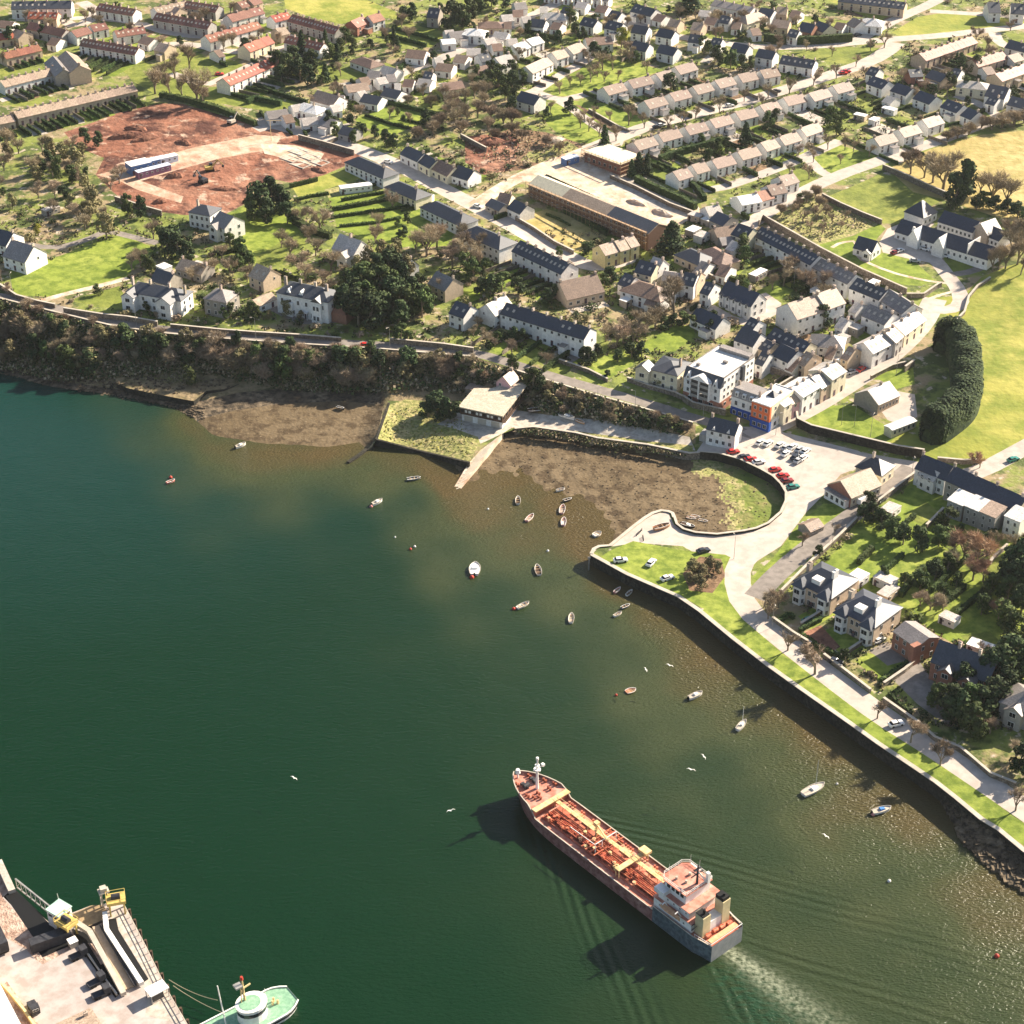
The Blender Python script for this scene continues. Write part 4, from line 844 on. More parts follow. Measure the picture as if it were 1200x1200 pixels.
def simple_house(h):
    L, W = q5(h['L']), q5(h['W']); far = h['y'] > 760; drop = q5(h['drop']+.6, 1.0)
    key = (L, W, h['He'], h['Hr'], h['roof'], h['wall'], h['hip'], far, drop, random.randint(0, 3) if L > 5.5 else 0)
    if key not in PROTO:
        root = empty('house'); He, Hr = h['He'], h['Hr']
        b = MB()
        if h['hip']: b.box(-L/2, L/2, -W/2, W/2, -drop, He)
        else: gable_wall(b, -L/2+.02, L/2-.02, -W/2, W/2, -drop, He, Hr)
        b.build('wall', M['wall_'+h['wall']], root)
        b = MB(); (hip_roof if h['hip'] else gable_roof)(b, -L/2, L/2, -W/2, W/2, He, Hr)
        rf = b.build('roof', M['roof_'+h['roof']], root)
        if h['He'] >= 3:
            cx = (L/2-W*.45-.8) if h['hip'] else (L/2-.5)
            chimney(rf, cx, 0, He+Hr-.9, He+Hr+1.0, .6, 1.0, 2)
            if L > 9 and not h['hip'] and not far: chimney(rf, -L/2+.5 if key[-1] else 0, 0, He+Hr-.9, He+Hr+1.0, .6, 1.0, 2)
        fl = [(1.3, 1.2)] + ([(He-1.0, 1.15)] if He >= 3.5 else [])
        nw = max(1, int(L/(3.6 if far else 3.0))); 
        for zi, (z, hh) in enumerate(fl):
            for s in (-1, 1):
                dk = nw//2
                for k in range(nw):
                    x = -L/2 + L*(k+.5)/nw
                    if zi == 0 and k == dk: door(root, x, s*(W/2+.02), 0, 0 if s < 0 else math.pi); continue
                    window(root, x, s*(W/2+.02), z, 0 if s < 0 else math.pi, 1.3 if zi == 0 else 1.1, hh)
        if He >= 4.4 and not h['hip'] and not far:
            for s in (-1, 1): window(root, s*(L/2-.0), 1.2, 4.05, s*math.pi/2, .8, 1.1)
        v_ = key[-1]
        if v_ in (1, 2) and not h['hip']:   # lean-to kitchen
            s = 1 if v_ == 1 else -1; xe = -L*.22 if v_ == 1 else L*.2; b = MB(); w2 = min(1.9, L*.2); b.box(xe-w2, xe+w2, s*(W/2-.05), s*(W/2+2.6), -drop, 2.35) if s > 0 else b.box(xe-w2, xe+w2, s*(W/2+2.6), s*(W/2-.05), -drop, 2.35)
            b.build('extension', M['wall_'+h['wall']], root); b = MB(); y0, y1 = sorted((s*(W/2-.0), s*(W/2+2.8))); b.box(xe-w2-.15, xe+w2+.15, y0, y1, 2.36, 2.52); b.build('extension_roof', M['roof_pale' if v_ == 1 else 'roof_grey'], root)
        if v_ in (0, 2) and not h['hip'] and He > 3.5:
            for xx in (-L*.2, L*.26): b = MB(); sl_ = Hr/(W/2); y0, y1 = -W*.32, -W*.2; zf = lambda y: He+Hr+y*sl_+.3; b.poly([(xx-.45,y0,zf(y0)),(xx+.45,y0,zf(y0)),(xx+.45,y1,zf(y1)),(xx-.45,y1,zf(y1)),(xx-.45,y0,zf(y0)-.12),(xx+.45,y0,zf(y0)-.12),(xx+.45,y1,zf(y1)-.12),(xx-.45,y1,zf(y1)-.12)], [(0,1,2,3),(0,4,5,1),(1,5,6,2),(2,6,7,3),(3,7,4,0)]); b.build('skylight', M['coping'], rf)
        PROTO[key] = reg(root); o = root
    else: o = clone(PROTO[key])
    o.location = (h['x'], h['y'], h['z']); o.rotation_euler = (0, 0, h['ang']); o.scale = (h['L']/L, 1, 1)
    if o.get('group'): del o['group']
    lb = h['label']; kd = next((k for k in ('bungalow', 'cottage', 'shop house', 'terraced house', 'semi', 'building', 'hall') if k in lb.split(' in ')[0]), 'house'); kd = 'semi-detached house' if kd == 'semi' else kd
    o.name = kd.replace(' ', '_').replace('-', '_'); tag(o, lb, kd, h['group']); return o
HXY = []
for h in HOUSES:
    simple_house(h); HXY.append((h['x'], h['y'], max(h['L'], h['W'])/2+1))
HXY_A = None

# rear additions on the semis keep roofs from reading as one bar: flat-roofed kitchens
def fence_obj(name, p0, p1, h, th, m, label, cat, group=None, wob=0.0, zoff=-.4):
    p0, p1 = Vector(p0), Vector(p1); d = (p1-p0); L = Vector((d.x, d.y)).length; n = max(1, int(L/2.2)); b = MB()
    u = Vector((d.x, d.y, 0)).normalized(); v = Vector((-u.y, u.x, 0)); vs = []
    for k in range(n+1):
        c = p0.lerp(p1, k/n); c.z = gz(c.x, c.y)
        hh = h*(1+random.uniform(-wob, wob)); t = th/2*(1+random.uniform(-wob, wob))
        for (s, z) in ((-1, zoff), (1, zoff), (1, hh), (-1, hh)):
            tt = t*(.75 if (z > 0 and wob) else 1); vs.append(tuple(c + v*s*tt + Vector((0, 0, z))))
    fs = []
    for k in range(n):
        i = 4*k; j = i+4; fs += [(i, i+1, j+1, j)] + [(i+1, i+2, j+2, j+1), (i+2, i+3, j+3, j+2), (i+3, i, j, j+3)]
    fs += [(0,3,2,1), (4*n, 4*n+1, 4*n+2, 4*n+3)]
    b.poly(vs, fs); o = b.build(name, M[m]); return tag(o, label, cat, group)
def leaf_quads(b, c, r, n, s, mi=0, rnd=random):   # n leaf tufts on and inside an ellipsoid
    for _ in range(n):
        while True:
            d = Vector((rnd.uniform(-1, 1), rnd.uniform(-1, 1), rnd.uniform(-1, 1)))
            if .15 < d.length < 1: break
        rr = rnd.uniform(.72, 1.05); d.normalize(); p = Vector((c[0]+d.x*r[0]*rr, c[1]+d.y*r[1]*rr, c[2]+d.z*r[2]*rr))
        q = (d + Vector((rnd.uniform(-.7, .7), rnd.uniform(-.7, .7), rnd.uniform(-.5, .8)))).normalized()
        t = q.orthogonal().normalized(); a = rnd.uniform(0, 6.28); t = Matrix.Rotation(a, 3, q) @ t; w_ = q.cross(t); k = s*rnd.uniform(.6, 1.3)
        b.face([p+t*k, p+w_*k*.7, p-t*k*.8, p-w_*k*.9], mi)

def tree_mesh_evergreen(seed, name='evergreen_tree', H=10, R_=4.2, blobs=12, leaf='leaf_dark', n=130, s=.42, low=.2):
    rd = random.Random(seed); root = empty(name); t = MB()
    t.cyl((0,0,-.5), (rd.uniform(-.2,.2), rd.uniform(-.2,.2), H*.45), .32, .2, 7)
    c = MB(); core = MB()
    for k in range(blobs):
        a = rd.uniform(0, 6.28); zz = low + (1-low)*((k+.5)/blobs); rad = R_*math.sqrt(max(0, 1-((zz-.5)/.62)**2))*rd.uniform(.25, .65) if k < blobs-1 else 0
        r = rd.uniform(.33, .5)*R_*(1.15-.45*zz); p = (math.cos(a)*rad, math.sin(a)*rad, min(H*zz, H-r*.8))
        leaf_quads(c, p, (r, r, r*.85), n, s, 0, rd)
        t.cyl((0, 0, min(p[2]*.6, H*.4)), p, .12, .04, 4)
    t.build('trunk', M['bark'], root); c.build('crown', M[leaf], root); return root
def tree_mesh_conifer(seed, H=11, R_=2.4, leaf='leaf_dark'):
    rd = random.Random(seed); root = empty('conifer_tree'); t = MB(); t.cyl((0,0,-.5), (0,0,H*.95), .22, .04, 6); t.build('trunk', M['bark'], root); c = MB()
    for k in range(16):
        f = k/15; z = H*(.06+.88*f); r = R_*(1-f)**.8*rd.uniform(.85, 1.1)+.25
        for j in range(5):
            a = rd.uniform(0, 6.28); leaf_quads(c, (math.cos(a)*r*.55, math.sin(a)*r*.55, z), (r*.5+.2, r*.5+.2, H*.055), 20, .36, 0, rd)
    c.build('crown', M[leaf], root); return root
def tree_mesh_bare(seed, H=11, spread=1.0, leaf='twig', dens=1.0, low=.25, name='bare_tree'):
    rd = random.Random(seed); root = empty(name); t = MB(); c = MB()
    def grow(p, d, L, r, lv):
        q = p + d*L; t.cyl(p, q, r, r*.62, 5 if lv < 2 else 3, cap=False)
        if lv >= 3:
            for _ in range(int(22*dens)):
                dd = (d*.6 + Vector((rd.uniform(-1, 1), rd.uniform(-1, 1), rd.uniform(-.5, .9)))).normalized(); o = p.lerp(q, rd.uniform(.1, 1)); l = rd.uniform(.6, 1.7)*H/11
                sd_ = dd.orthogonal().normalized()*.036; sd_ = Matrix.Rotation(rd.uniform(0, 6.28), 3, dd) @ sd_; e = o+dd*l
                c.face([o-sd_, o+sd_, e]); m_ = o.lerp(e, .45); d2 = (dd+Vector((rd.uniform(-1,1), rd.uniform(-1,1), rd.uniform(-.4,.8)))).normalized(); c.face([m_-sd_*.8, m_+sd_*.8, m_+d2*l*.6])
            return
        for k in range(rd.choice((3, 4)) if lv < 2 else 4):
            a = rd.uniform(0, 6.28); sp = rd.uniform(.35, .85)*spread
            dd = (d + Vector((math.cos(a)*sp, math.sin(a)*sp, rd.uniform(-.05, .35)))).normalized()
            grow(p.lerp(q, rd.uniform(.4, 1)), dd, L*rd.uniform(.62, .82), r*.58, lv+1)
    grow(Vector((0,0,-.4)), Vector((rd.uniform(-.06,.06), rd.uniform(-.06,.06), 1)).normalized(), H*low+.4, .24*H/11+.04, 0)
    # scale height so the crown tops out at H
    top = max(v[2] for v in c.v); k = H/top
    t.v = [tuple(x*k for x in v) for v in t.v]; c.v = [tuple(x*k for x in v) for v in c.v]
    t.build('trunk', M['bark'], root); c.build('crown', M[leaf], root); return root
def shrub_mesh(seed, leaf, name, r=1.5, n=150, s=.24, tw=False):
    rd = random.Random(seed); root = empty(name); c = MB(); t = MB(); t.cyl((0,0,-.3), (0,0,r*.5), .1, .06, 5)
    for k in range(4):
        a = k*1.6+rd.uniform(0, 1); rr = r*.4; q = (math.cos(a)*rr, math.sin(a)*rr, r*rd.uniform(.45, .75)); leaf_quads(c, q, (r*.6, r*.6, r*.55), n//4, s, 0, rd); t.cyl((0,0,0), q, .06, .02, 3)
    if tw:
        for _ in range(90):
            d = Vector((rd.uniform(-1,1), rd.uniform(-1,1), rd.uniform(.3,1.2))).normalized(); sd_ = d.orthogonal().normalized()*.03; c.face([sd_, -sd_, d*r*rd.uniform(1.0, 1.5)])
    t.build('stem', M['bark'], root); c.build('crown', M[leaf], root); return root
TP = {}
def treeproto(kind, i):
    if (kind, i) not in TP:
        if kind == 'ever': o = tree_mesh_evergreen(100+i, leaf=['leaf_dark','leaf_dark','leaf_mid'][i])
        elif kind == 'oak': o = tree_mesh_evergreen(120+i, 'ivy_clad_tree', leaf='leaf_olive', n=110, s=.36)
        elif kind == 'green': o = tree_mesh_evergreen(130+i, 'broadleaf_tree', leaf='leaf_mid', n=120, s=.36)
        elif kind == 'yellow': o = tree_mesh_evergreen(140+i, 'flowering_tree', leaf='leaf_yellow', n=110, s=.36)
        elif kind == 'con': o = tree_mesh_conifer(150+i)
        elif kind == 'cyp': o = tree_mesh_conifer(160+i, H=11, R_=1.5)
        elif kind == 'bare': o = tree_mesh_bare(170+i, spread=[.9, 1.15, 1.0][i])
        elif kind == 'red': o = tree_mesh_bare(180+i, leaf='twig_red', dens=1.3)
        elif kind == 'small': o = tree_mesh_bare(190+i, H=7, dens=.55, low=.3, name='young_tree')
        elif kind == 'round': o = tree_mesh_bare(200+i, H=8, spread=1.25, dens=1.9, low=.3, name='round_bare_tree')
        elif kind == 'thicket': o = tree_mesh_bare(210+i, H=7, spread=1.2, dens=1.8, low=.1, name='bare_thicket_tree')
        elif kind == 'bush': o = shrub_mesh(220+i, ['leaf_mid','leaf_dark','leaf_olive'][i], 'garden_shrub')
        elif kind == 'brush': o = shrub_mesh(230+i, 'twig', 'brown_shrub', tw=True)
        TP[(kind, i)] = reg(o); return o, True
    return TP[(kind, i)], False
BASEH = dict(ever=10, oak=10, green=10, yellow=10, con=11, cyp=11, bare=11, red=11, small=7, round=8, thicket=7, bush=2.0, brush=2.2)
CATS = dict(ever='tree', oak='tree', green='tree', yellow='tree', con='tree', cyp='tree', bare='tree', red='tree', small='tree', round='tree', thicket='tree', bush='shrub', brush='shrub')
TXY = []
def tree(kind, px, py, H, label=None, group=None, wid=1.0, xy=None, z=None):
    i = random.randint(0, 2); pr, new = treeproto(kind, i); o = pr if new else clone(pr)
    v = Vector((xy[0], xy[1], gz(*xy))) if xy else G(px, py)
    if z is not None: v.z = z
    k = H/BASEH[kind]; o.location = v; o.rotation_euler = (0, 0, random.uniform(0, 6.28)); o.scale = (k*wid, k*wid*random.uniform(.92, 1.08), k)
    if o.get('group'): del o['group']
    tag(o, label, CATS[kind], group); TXY.append((v.x, v.y)); return o
def trees(kind, desc, place, pts, group=None):
    """pts: (px, py, height[, width]) sorted by the caller or not; labels count from the left"""
    pts = sorted(pts, key=lambda p: p[0]); n = len(pts)
    for k, p in enumerate(pts):
        lab = '%s %s' % (desc, place) if n == 1 else '%s, %s of those %s' % (desc, ordw(k, n), place)
        tree(kind, p[0], p[1], p[2], lab, None if n == 1 else (group or desc + 's ' + place), p[3] if len(p) > 3 else 1.0)

# ---------------------------------------------------------------- trees one can tell apart
trees('bare', 'tall bare tree', 'on the green above the red earth', [(182,110,14),(200,114,13,.8),(214,116,12,.8),(232,122,18),(205,92,13),(222,80,14),(190,98,10),(238,124,11)])
trees('small', 'clipped pollard tree', 'on the left-hand lawns', [(4,78,9,.6),(25,68,9,.6),(40,62,9,.6),(26,100,6,.8),(62,136,7,.8),(82,130,7,.8),(122,118,7,.8),(20,148,7,.8)])
trees('bare', 'small bare tree', 'before the short red row', [(262,60,9,.7),(272,55,8,.8)])
trees('ever', 'dark evergreen tree', 'in the grove above the lower bungalows', [(325,85,11),(338,92,12),(352,96,11),(366,88,12),(345,78,10),(330,98,9),(361,100,10)])
trees('con', 'dark conifer', 'between the red rows and the garden strips', [(354,64,12),(382,96,9,1.2),(382,58,10),(396,70,8,1.4),(462,52,9),(466,60,8)])
trees('green', 'round green tree', 'behind the bungalows by the dark grove', [(386,72,9),(398,64,8),(405,50,8),(413,60,8)])
trees('ever', 'dark round tree', 'in the clump topping the garden strips', [(528,34,14,1.1),(542,33,12,1.1),(550,26,12),(556,16,13),(565,14,11),(482,24,9),(472,26,8),(515,22,8),(576,8,9),(590,10,9)])
trees('con', 'very large dark conifer', 'near the top beside the slate houses', [(808,14,15,1.7)])
trees('ever', 'dark tree', 'in the top-left back gardens', [(12,52,9),(22,48,8),(50,45,7),(70,84,6)])
trees('green', 'green tree', 'beside the olive wood', [(577,92,9),(585,100,10),(560,95,8),(597,75,8),(575,104,9),(592,115,10)])
trees('bare', 'brown bare tree', 'in the wood above the waste ground', [(535,150,10),(548,145,11),(560,138,10),(530,128,9),(545,122,9),(556,115,9),(568,118,10),(520,118,8),(540,160,9),(528,140,10),(572,155,8),(565,128,9)])
trees('thicket', 'brown thicket tree', 'round the edge of the waste ground', [(508,158,7),(490,165,7),(515,150,8),(600,158,7),(612,165,6),(590,145,8),(580,165,6),(640,170,5),(655,178,5),(575,140,8),(600,145,8),(505,125,6),(478,122,5)])
trees('ever', 'dark green tree', 'along the gardens by the red-earth corner', [(453,172,8),(462,175,7),(440,162,6),(425,160,6),(500,148,8),(392,158,6),(384,150,8),(415,168,6)])
trees('con', 'dark conifer', 'beside the construction block', [(708,178,12,1.1),(748,205,10,1.4),(758,204,9,1.3),(740,208,8,1.3),(873,172,11,1.2)])
trees('ever', 'round dark tree', 'on the estate lawns and gardens', [(668,134,8,1.1),(786,108,9,1.2),(641,140,6),(605,120,8),(600,132,8),(697,68,8,1.2),(710,72,7,1.2),(745,74,6)])
trees('yellow', 'yellow-green tree', 'among the estate slate rows', [(728,56,10)])
trees('small', 'slender bare street tree', 'on the tree-dotted green', [(680,100,7),(692,96,8),(706,82,10),(718,82,8),(740,74,6),(728,72,6),(758,86,7),(700,90,7),(668,102,7),(656,110,7),(724,94,6),(708,96,6),(690,76,8)])
trees('small', 'slender bare street tree', 'on the lower green by the estate avenue', [(645,132,6),(680,150,8),(690,154,7),(702,160,8),(722,165,8),(737,147,10),(755,150,7),(715,143,6),(695,138,6),(685,142,6)])
trees('small', 'slender bare street tree', 'along the wide estate avenue', [(843,133,9),(815,140,7),(872,119,7),(900,115,8),(925,110,9),(953,100,7),(980,92,7),(783,150,6),(800,146,7),(893,126,7)])
trees('small', 'slender bare tree', 'on the two greens beside the field road', [(953,190,7),(935,186,7),(948,210,7),(925,207,6),(990,176,7),(1000,178,6),(1018,184,6),(970,175,7),(985,192,5)])
trees('small', 'slender bare tree', 'on the verges of the far junction', [(1036,56,9),(1020,60,6),(975,66,6),(945,60,6),(1003,78,7),(1014,92,6),(925,52,5),(1040,36,5)])
trees('green', 'green garden tree', 'in the gardens between the estate rows', [(843,182,8),(850,178,7),(835,184,7),(822,172,6),(830,190,6),(900,150,8),(908,145,7),(972,150,10),(980,158,9),(985,148,8),(800,118,6),(856,80,9),(870,84,8),(846,75,8),(825,64,9),(838,72,8),(880,80,6),(1113,104,8),(1130,108,8),(1124,84,9),(1142,86,9)])
trees('ever', 'dark garden tree', 'round the houses left of the estates', [(620,40,7),(668,30,9),(675,45,8),(683,48,7),(655,52,7),(640,56,6),(600,92,9),(600,104,9),(612,98,7)])
trees('bare', 'bare garden tree', 'along the houses above the estates', [(850,30,8),(860,36,8),(835,30,7),(870,28,8),(735,64,8),(737,72,8),(560,10,9),(700,55,7),(815,24,6),(895,35,7),(610,70,7),(605,80,7)])
trees('bare', 'big bare tree', 'at the edge of the hay field', [(1067,204,12),(1093,214,15),(1105,222,17,1.15),(1083,208,12),(1162,236,14,1.1),(1178,242,13),(1148,228,9)])
trees('ever', 'huge dark evergreen', 'between the school and the hay field', [(1126,240,19,.95),(1118,246,14,.8)])
trees('ever', 'dark hedge tree', 'behind the school wing', [(1152,244,7,1.4),(1166,248,7,1.4),(1180,252,7,1.4),(1192,256,7,1.4),(1144,246,6,1.2),(1204,262,7,1.4)])
trees('bare', 'bare tree', 'at the right edge by the school end', [(1163,318,10,.7),(1170,316,12,.7),(1178,315,12,.8),(1186,300,13,1.1),(1192,310,12),(1200,290,14,1.1),(1196,322,9),(1182,285,11)])
trees('thicket', 'brown thicket tree', 'along the field road hedge', [(1110,165,5,1.3),(1122,162,6,1.4),(1135,158,6,1.3),(1150,150,6,1.2),(1162,152,7,1.3),(1174,150,7,1.4),(1188,146,7,1.3),(1200,144,7,1.3),(1060,190,5),(1075,190,5),(955,232,6),(945,238,6),(960,242,5),(935,245,5),(968,252,5),(915,252,5)])
trees('small', 'small bare orchard tree', 'on the walled waste ground', [(928,252,6),(940,262,6),(957,258,6),(975,262,5),(963,275,5),(985,270,5),(950,272,5),(990,258,5)])
trees('green', 'green tree', 'along the lane above the long shaded terrace', [(868,300,9,1.1),(872,310,8),(937,240,5),(875,345,6),(868,340,6)])
trees('bare', 'brown bare tree', 'in the gardens behind the shaded terrace', [(922,325,9,1.2),(930,318,8,1.2),(942,335,8,1.2),(950,342,8),(962,340,9,1.2),(965,352,8,1.1),(918,335,8,1.1),(905,340,7)])
trees('ever', 'dark round tree', 'beside the pink-grey long house', [(964,384,9,.9),(1066,368,4)])
trees('bare', 'tall spreading bare tree', 'above the small park in the village', [(790,372,17,1.1),(768,385,11,1.2),(756,392,11,1.2),(742,400,10,1.3),(730,402,9,1.3),(722,408,8,1.2),(710,400,7,1.2),(748,385,9,1.2)])
trees('con', 'round-topped village conifer', 'behind the grey-roofed workshop', [(787,296,13,2.0)])
trees('ever', 'dark tree', 'round the small village park', [(752,418,6,1.2),(740,420,6,1.2),(724,424,5),(690,428,7,1.1),(684,424,6),(700,418,5),(775,385,5,1.5),(790,382,5,1.5),(800,380,5,1.5),(812,384,5,1.2),(832,392,6),(711,444,3.5),(835,378,5)])
trees('bush', 'green bush', 'in the garden of the cream villa', [(772,452,5,.8),(745,416,3.5)])
trees('ever', 'dark garden tree', 'between the brown-tiled house and village yards', [(716,330,6,1.3),(708,335,5),(748,318,5),(722,300,4,1.2),(690,298,5,1.3),(655,300,4)])
trees('ever', 'big dark evergreen', 'below the red earth on the left', [(305,252,14,1.2),(320,246,14,1.1),(330,250,12),(312,262,11),(298,258,10),(337,262,9)])
trees('ever', 'dark evergreen', 'by the lane to the white houses on the left', [(197,300,11,1.1),(210,305,11,1.1),(190,290,9),(203,292,10),(220,306,8),(270,292,7),(283,298,7,1.1),(150,252,9,.8),(165,255,9,.8),(70,210,10,.8),(58,200,9),(85,215,8),(115,172,7),(100,168,7)])
trees('oak', 'grey-green ivy-clad tree', 'in the left-hand wood', [(45,215,8),(75,190,9),(90,200,10),(60,185,9),(10,190,9),(100,225,8),(110,245,10,1.1),(125,280,11,1.2),(105,260,9),(85,250,8),(15,245,7),(95,188,8)])
trees('bare', 'brown bare tree', 'in the left-hand wood', [(5,200,9),(50,180,9),(22,180,9),(8,172,9),(85,178,8),(40,205,9),(100,270,8),(120,262,8),(140,215,8,1.2),(130,222,7,1.2),(0,225,8),(65,232,8)])
trees('yellow', 'yellow flowering bush tree', 'in the gardens at the left edge', [(45,275,4.5)])
trees('bare', 'brown bare tree', 'round the white houses on the left', [(180,280,8),(155,318,8,1.1),(165,312,8),(260,305,7),(270,322,8),(250,320,7),(225,330,7,1.2),(240,325,7),(290,330,7),(10,345,5),(2,330,6),(185,375,4)])
trees('green', 'green garden tree', 'round the white houses on the left', [(178,318,6),(172,316,6),(240,365,7),(275,360,8,1.1),(270,372,6),(295,370,6),(300,375,6),(115,345,4,1.5),(263,375,5),(172,365,4),(280,318,7),(292,312,6)])
trees('oak', 'grey-green tree', 'in front of the white villa', [(337,370,6,1.1),(345,360,6),(300,360,5),(352,376,4),(315,375,4)])
trees('bare', 'brown bare tree', 'in the gardens behind the white villa', [(350,318,9,1.2),(358,328,8,1.2),(370,300,8,1.1),(340,300,8,1.1),(388,318,9,1.2),(400,330,8,1.2),(378,335,7,1.2),(330,290,8),(362,285,9),(375,268,10,1.1),(352,262,8),(405,310,7),(420,305,8),(440,285,9),(395,345,7,1.1),(415,345,7)])
trees('ever', 'tall dark evergreen', 'in the big grove beside the white villa', [(405,372,13),(420,380,14,1.1),(435,385,13,1.1),(425,350,14,1.1),(445,355,15,1.1),(460,365,14,1.1),(475,375,13),(440,335,13),(455,330,13,1.1),(470,345,13,1.1),(485,360,12,1.1),(495,372,11),(415,360,12),(450,378,12,1.1),(468,385,11),(408,345,10),(398,365,10)])
trees('green', 'bright green tree', 'in the big grove beside the white villa', [(430,365,12,1.1),(448,345,12,1.1),(463,352,12),(478,362,11,1.1),(490,350,10),(440,372,11,1.1),(500,362,9)])
trees('oak', 'brownish tree', 'in the grove behind the evergreens', [(432,318,10),(445,310,10,1.1),(458,315,10,1.1),(478,325,9),(420,325,9),(465,305,9)])
trees('bare', 'bare tree', 'between the lawn strips and stone cottage', [(500,300,13,1.1),(512,290,11),(540,300,11,1.1),(550,310,11,1.1),(530,310,10,1.1),(560,300,10),(487,296,9,.8),(460,245,9),(443,272,9,.8),(565,318,9),(545,285,9),(515,345,8,.8),(560,340,6)])
trees('green', 'green tree', 'right of the stone cottage', [(555,330,9,1.2),(548,322,9,1.1),(568,325,8),(478,262,5,1.2),(466,266,4)])
trees('ever', 'dark round tree', 'above the slate-roofed cottage', [(575,345,8,1.3),(588,342,8,1.3),(563,345,7),(473,278,5,1.1),(468,280,4),(480,375,6),(515,302,4,1.4),(607,345,7,1.1),(495,290,6)])
trees('ever', 'dark tree', 'in the gardens of the white terrace', [(602,398,5,1.4),(612,400,5,1.4),(640,355,6,1.2),(650,350,6),(625,455,8,1.1),(632,462,7),(600,436,7,.9),(583,400,4),(470,400,7,1.1),(478,402,5),(385,212,0.1)][:-1])
trees('bare', 'brown garden tree', 'below the cottages over the bluff road', [(570,402,6,1.1),(580,408,5,1.1),(600,415,6),(555,395,5),(640,430,6,1.1),(560,385,5)])
random.seed(21)
def fill(kind, desc, place, poly, n, h0, h1, w=1.0):
    xs = [p[0] for p in poly]; ys = [p[1] for p in poly]; k = 0
    while k < n:
        x = random.uniform(min(xs), max(xs)); y = random.uniform(min(ys), max(ys))
        if not inpoly(np.array([x]), np.array([y]), poly)[0]: continue
        k += 1; p = G(x, y)
        if any(math.hypot(h[0]-p.x, h[1]-p.y) < h[2]*.8+1 for h in HXY): continue
        tree(kind, x, y, random.uniform(h0, h1), '%s %s' % (desc, place), desc+'s '+place, w)
for poly, place, n in [([(400,20),(600,10),(620,60),(560,130),(440,160),(350,130),(400,60)],'among the bungalows of the upper middle',1.0),([(600,0),(900,0),(1000,40),(900,70),(700,40),(610,60)],'among the far slate houses',.9),([(0,0),(330,0),(330,60),(170,60),(0,60)],'among the far upper-left terraces',.7),([(1050,60),(1200,30),(1200,130),(1060,120)],'among the right-hand far estates',.5),([(0,180),(120,190),(130,250),(60,290),(0,260)],'in the wooded gardens at the left edge',.25)]:
    fill('bare', 'brown leafless tree', place, poly, int(34*n), 5, 8, 1.1); fill('ever', 'small dark evergreen', place, poly, int(16*n), 3.5, 6.5, 1.1); fill('green', 'small round green tree', place, poly, int(16*n), 3, 5.5, 1.1)
# promenade trees
trees('small', 'slender bare tree', 'on the quay lawn by the promenade road', [(923,762,7),(955,790,10),(1028,842,7),(1190,950,8),(900,725,6)])
trees('round', 'round-headed bare tree', 'on the riverside verge', [(1067,870,8,1.05),(1102,897,8,.9)])
trees('small', 'small bare tree', 'on the triangle of grass by the tarmac road', [(940,640,6),(978,625,4)])
trees('bare', 'bare tree', 'at the left wall of the bay-windowed villas', [(902,718,8,1.1),(912,712,7),(895,712,6)])
trees('oak', 'dark scrubby tree', 'on the brown mound by the quay green', [(812,672,5,1.4),(822,678,5,1.4),(832,668,5,1.3),(820,690,5,1.3),(842,672,4,1.2),(808,684,4)])
trees('ever', 'dark evergreen', 'in the shaded gardens behind the bay-windowed villas', [(1022,612,7,1.2),(1032,620,7,1.2),(1046,630,7,1.2),(1058,638,7,1.1),(1075,645,8),(1100,640,7,1.1),(1012,612,6,1.1),(1095,680,7,1.1),(1110,672,7),(1190,680,14),(1180,690,11),(1200,700,13,1.1),(1180,705,9),(1196,720,10),(1078,690,6,1.2),(1060,688,5),(958,652,4),(1034,680,5,1.1)])
trees('green', 'green tree', 'in the shaded gardens behind the bay-windowed villas', [(1108,622,8,1.2),(1018,600,7,1.1),(1160,700,8),(1150,720,7,1.1),(1175,735,9,1.1),(1120,690,6),(1105,700,5,1.2),(1185,750,9,1.1),(1195,765,9)])
trees('red', 'russet bare tree', 'in the gardens on the right', [(1130,655,10,1.1),(1145,665,11,1.2),(1140,680,9,1.1),(1152,682,8,1.1),(1118,648,8,1.1),(1170,725,7),(1140,545,5.5,1.2),(1148,548,5),(960,440,4)])
trees('bare', 'brown garden tree', 'in the gardens on the right', [(1115,665,7,1.2),(1090,715,6,1.3),(1105,715,6,1.3),(1078,710,5,1.2),(1150,775,6,1.2),(1165,640,6),(1185,645,6),(1200,640,6),(1135,790,5,1.2),(1190,890,6,1.2),(1160,860,5,1.2),(1145,852,5,1.2)])
trees('ever', 'big dark evergreen', 'before the timbered house', [(1110,838,10,1.1),(1098,830,8),(1137,832,8,1.3),(1150,840,9,1.3),(1165,830,10,1.2),(1122,845,10,1.1),(1172,800,12,1.1),(1185,790,12,1.1),(1195,800,11),(1158,800,11),(1175,820,10),(1140,860,9,1.2),(1125,812,9),(990,778,5,.9)])
trees('ever', 'dark garden shrub tree', 'at the right edge below the bow-windowed house', [(1188,905,4,.9),(1195,900,8,1.1),(1205,915,6)])
trees('brush', 'russet shrub', 'beside the promenade gardens', [(945,760,2.5),(950,770,2.5),(957,775,2.2)])
trees('green', 'green tree', 'on the old stone jetty', [(224,453,8,.9)])
trees('ever', 'dense dark evergreen bush', 'beside the boathouse lawn', [(502,488,8,1.1),(512,492,8,1.1),(522,490,8,1.1),(532,492,7),(515,482,8,1.1)])
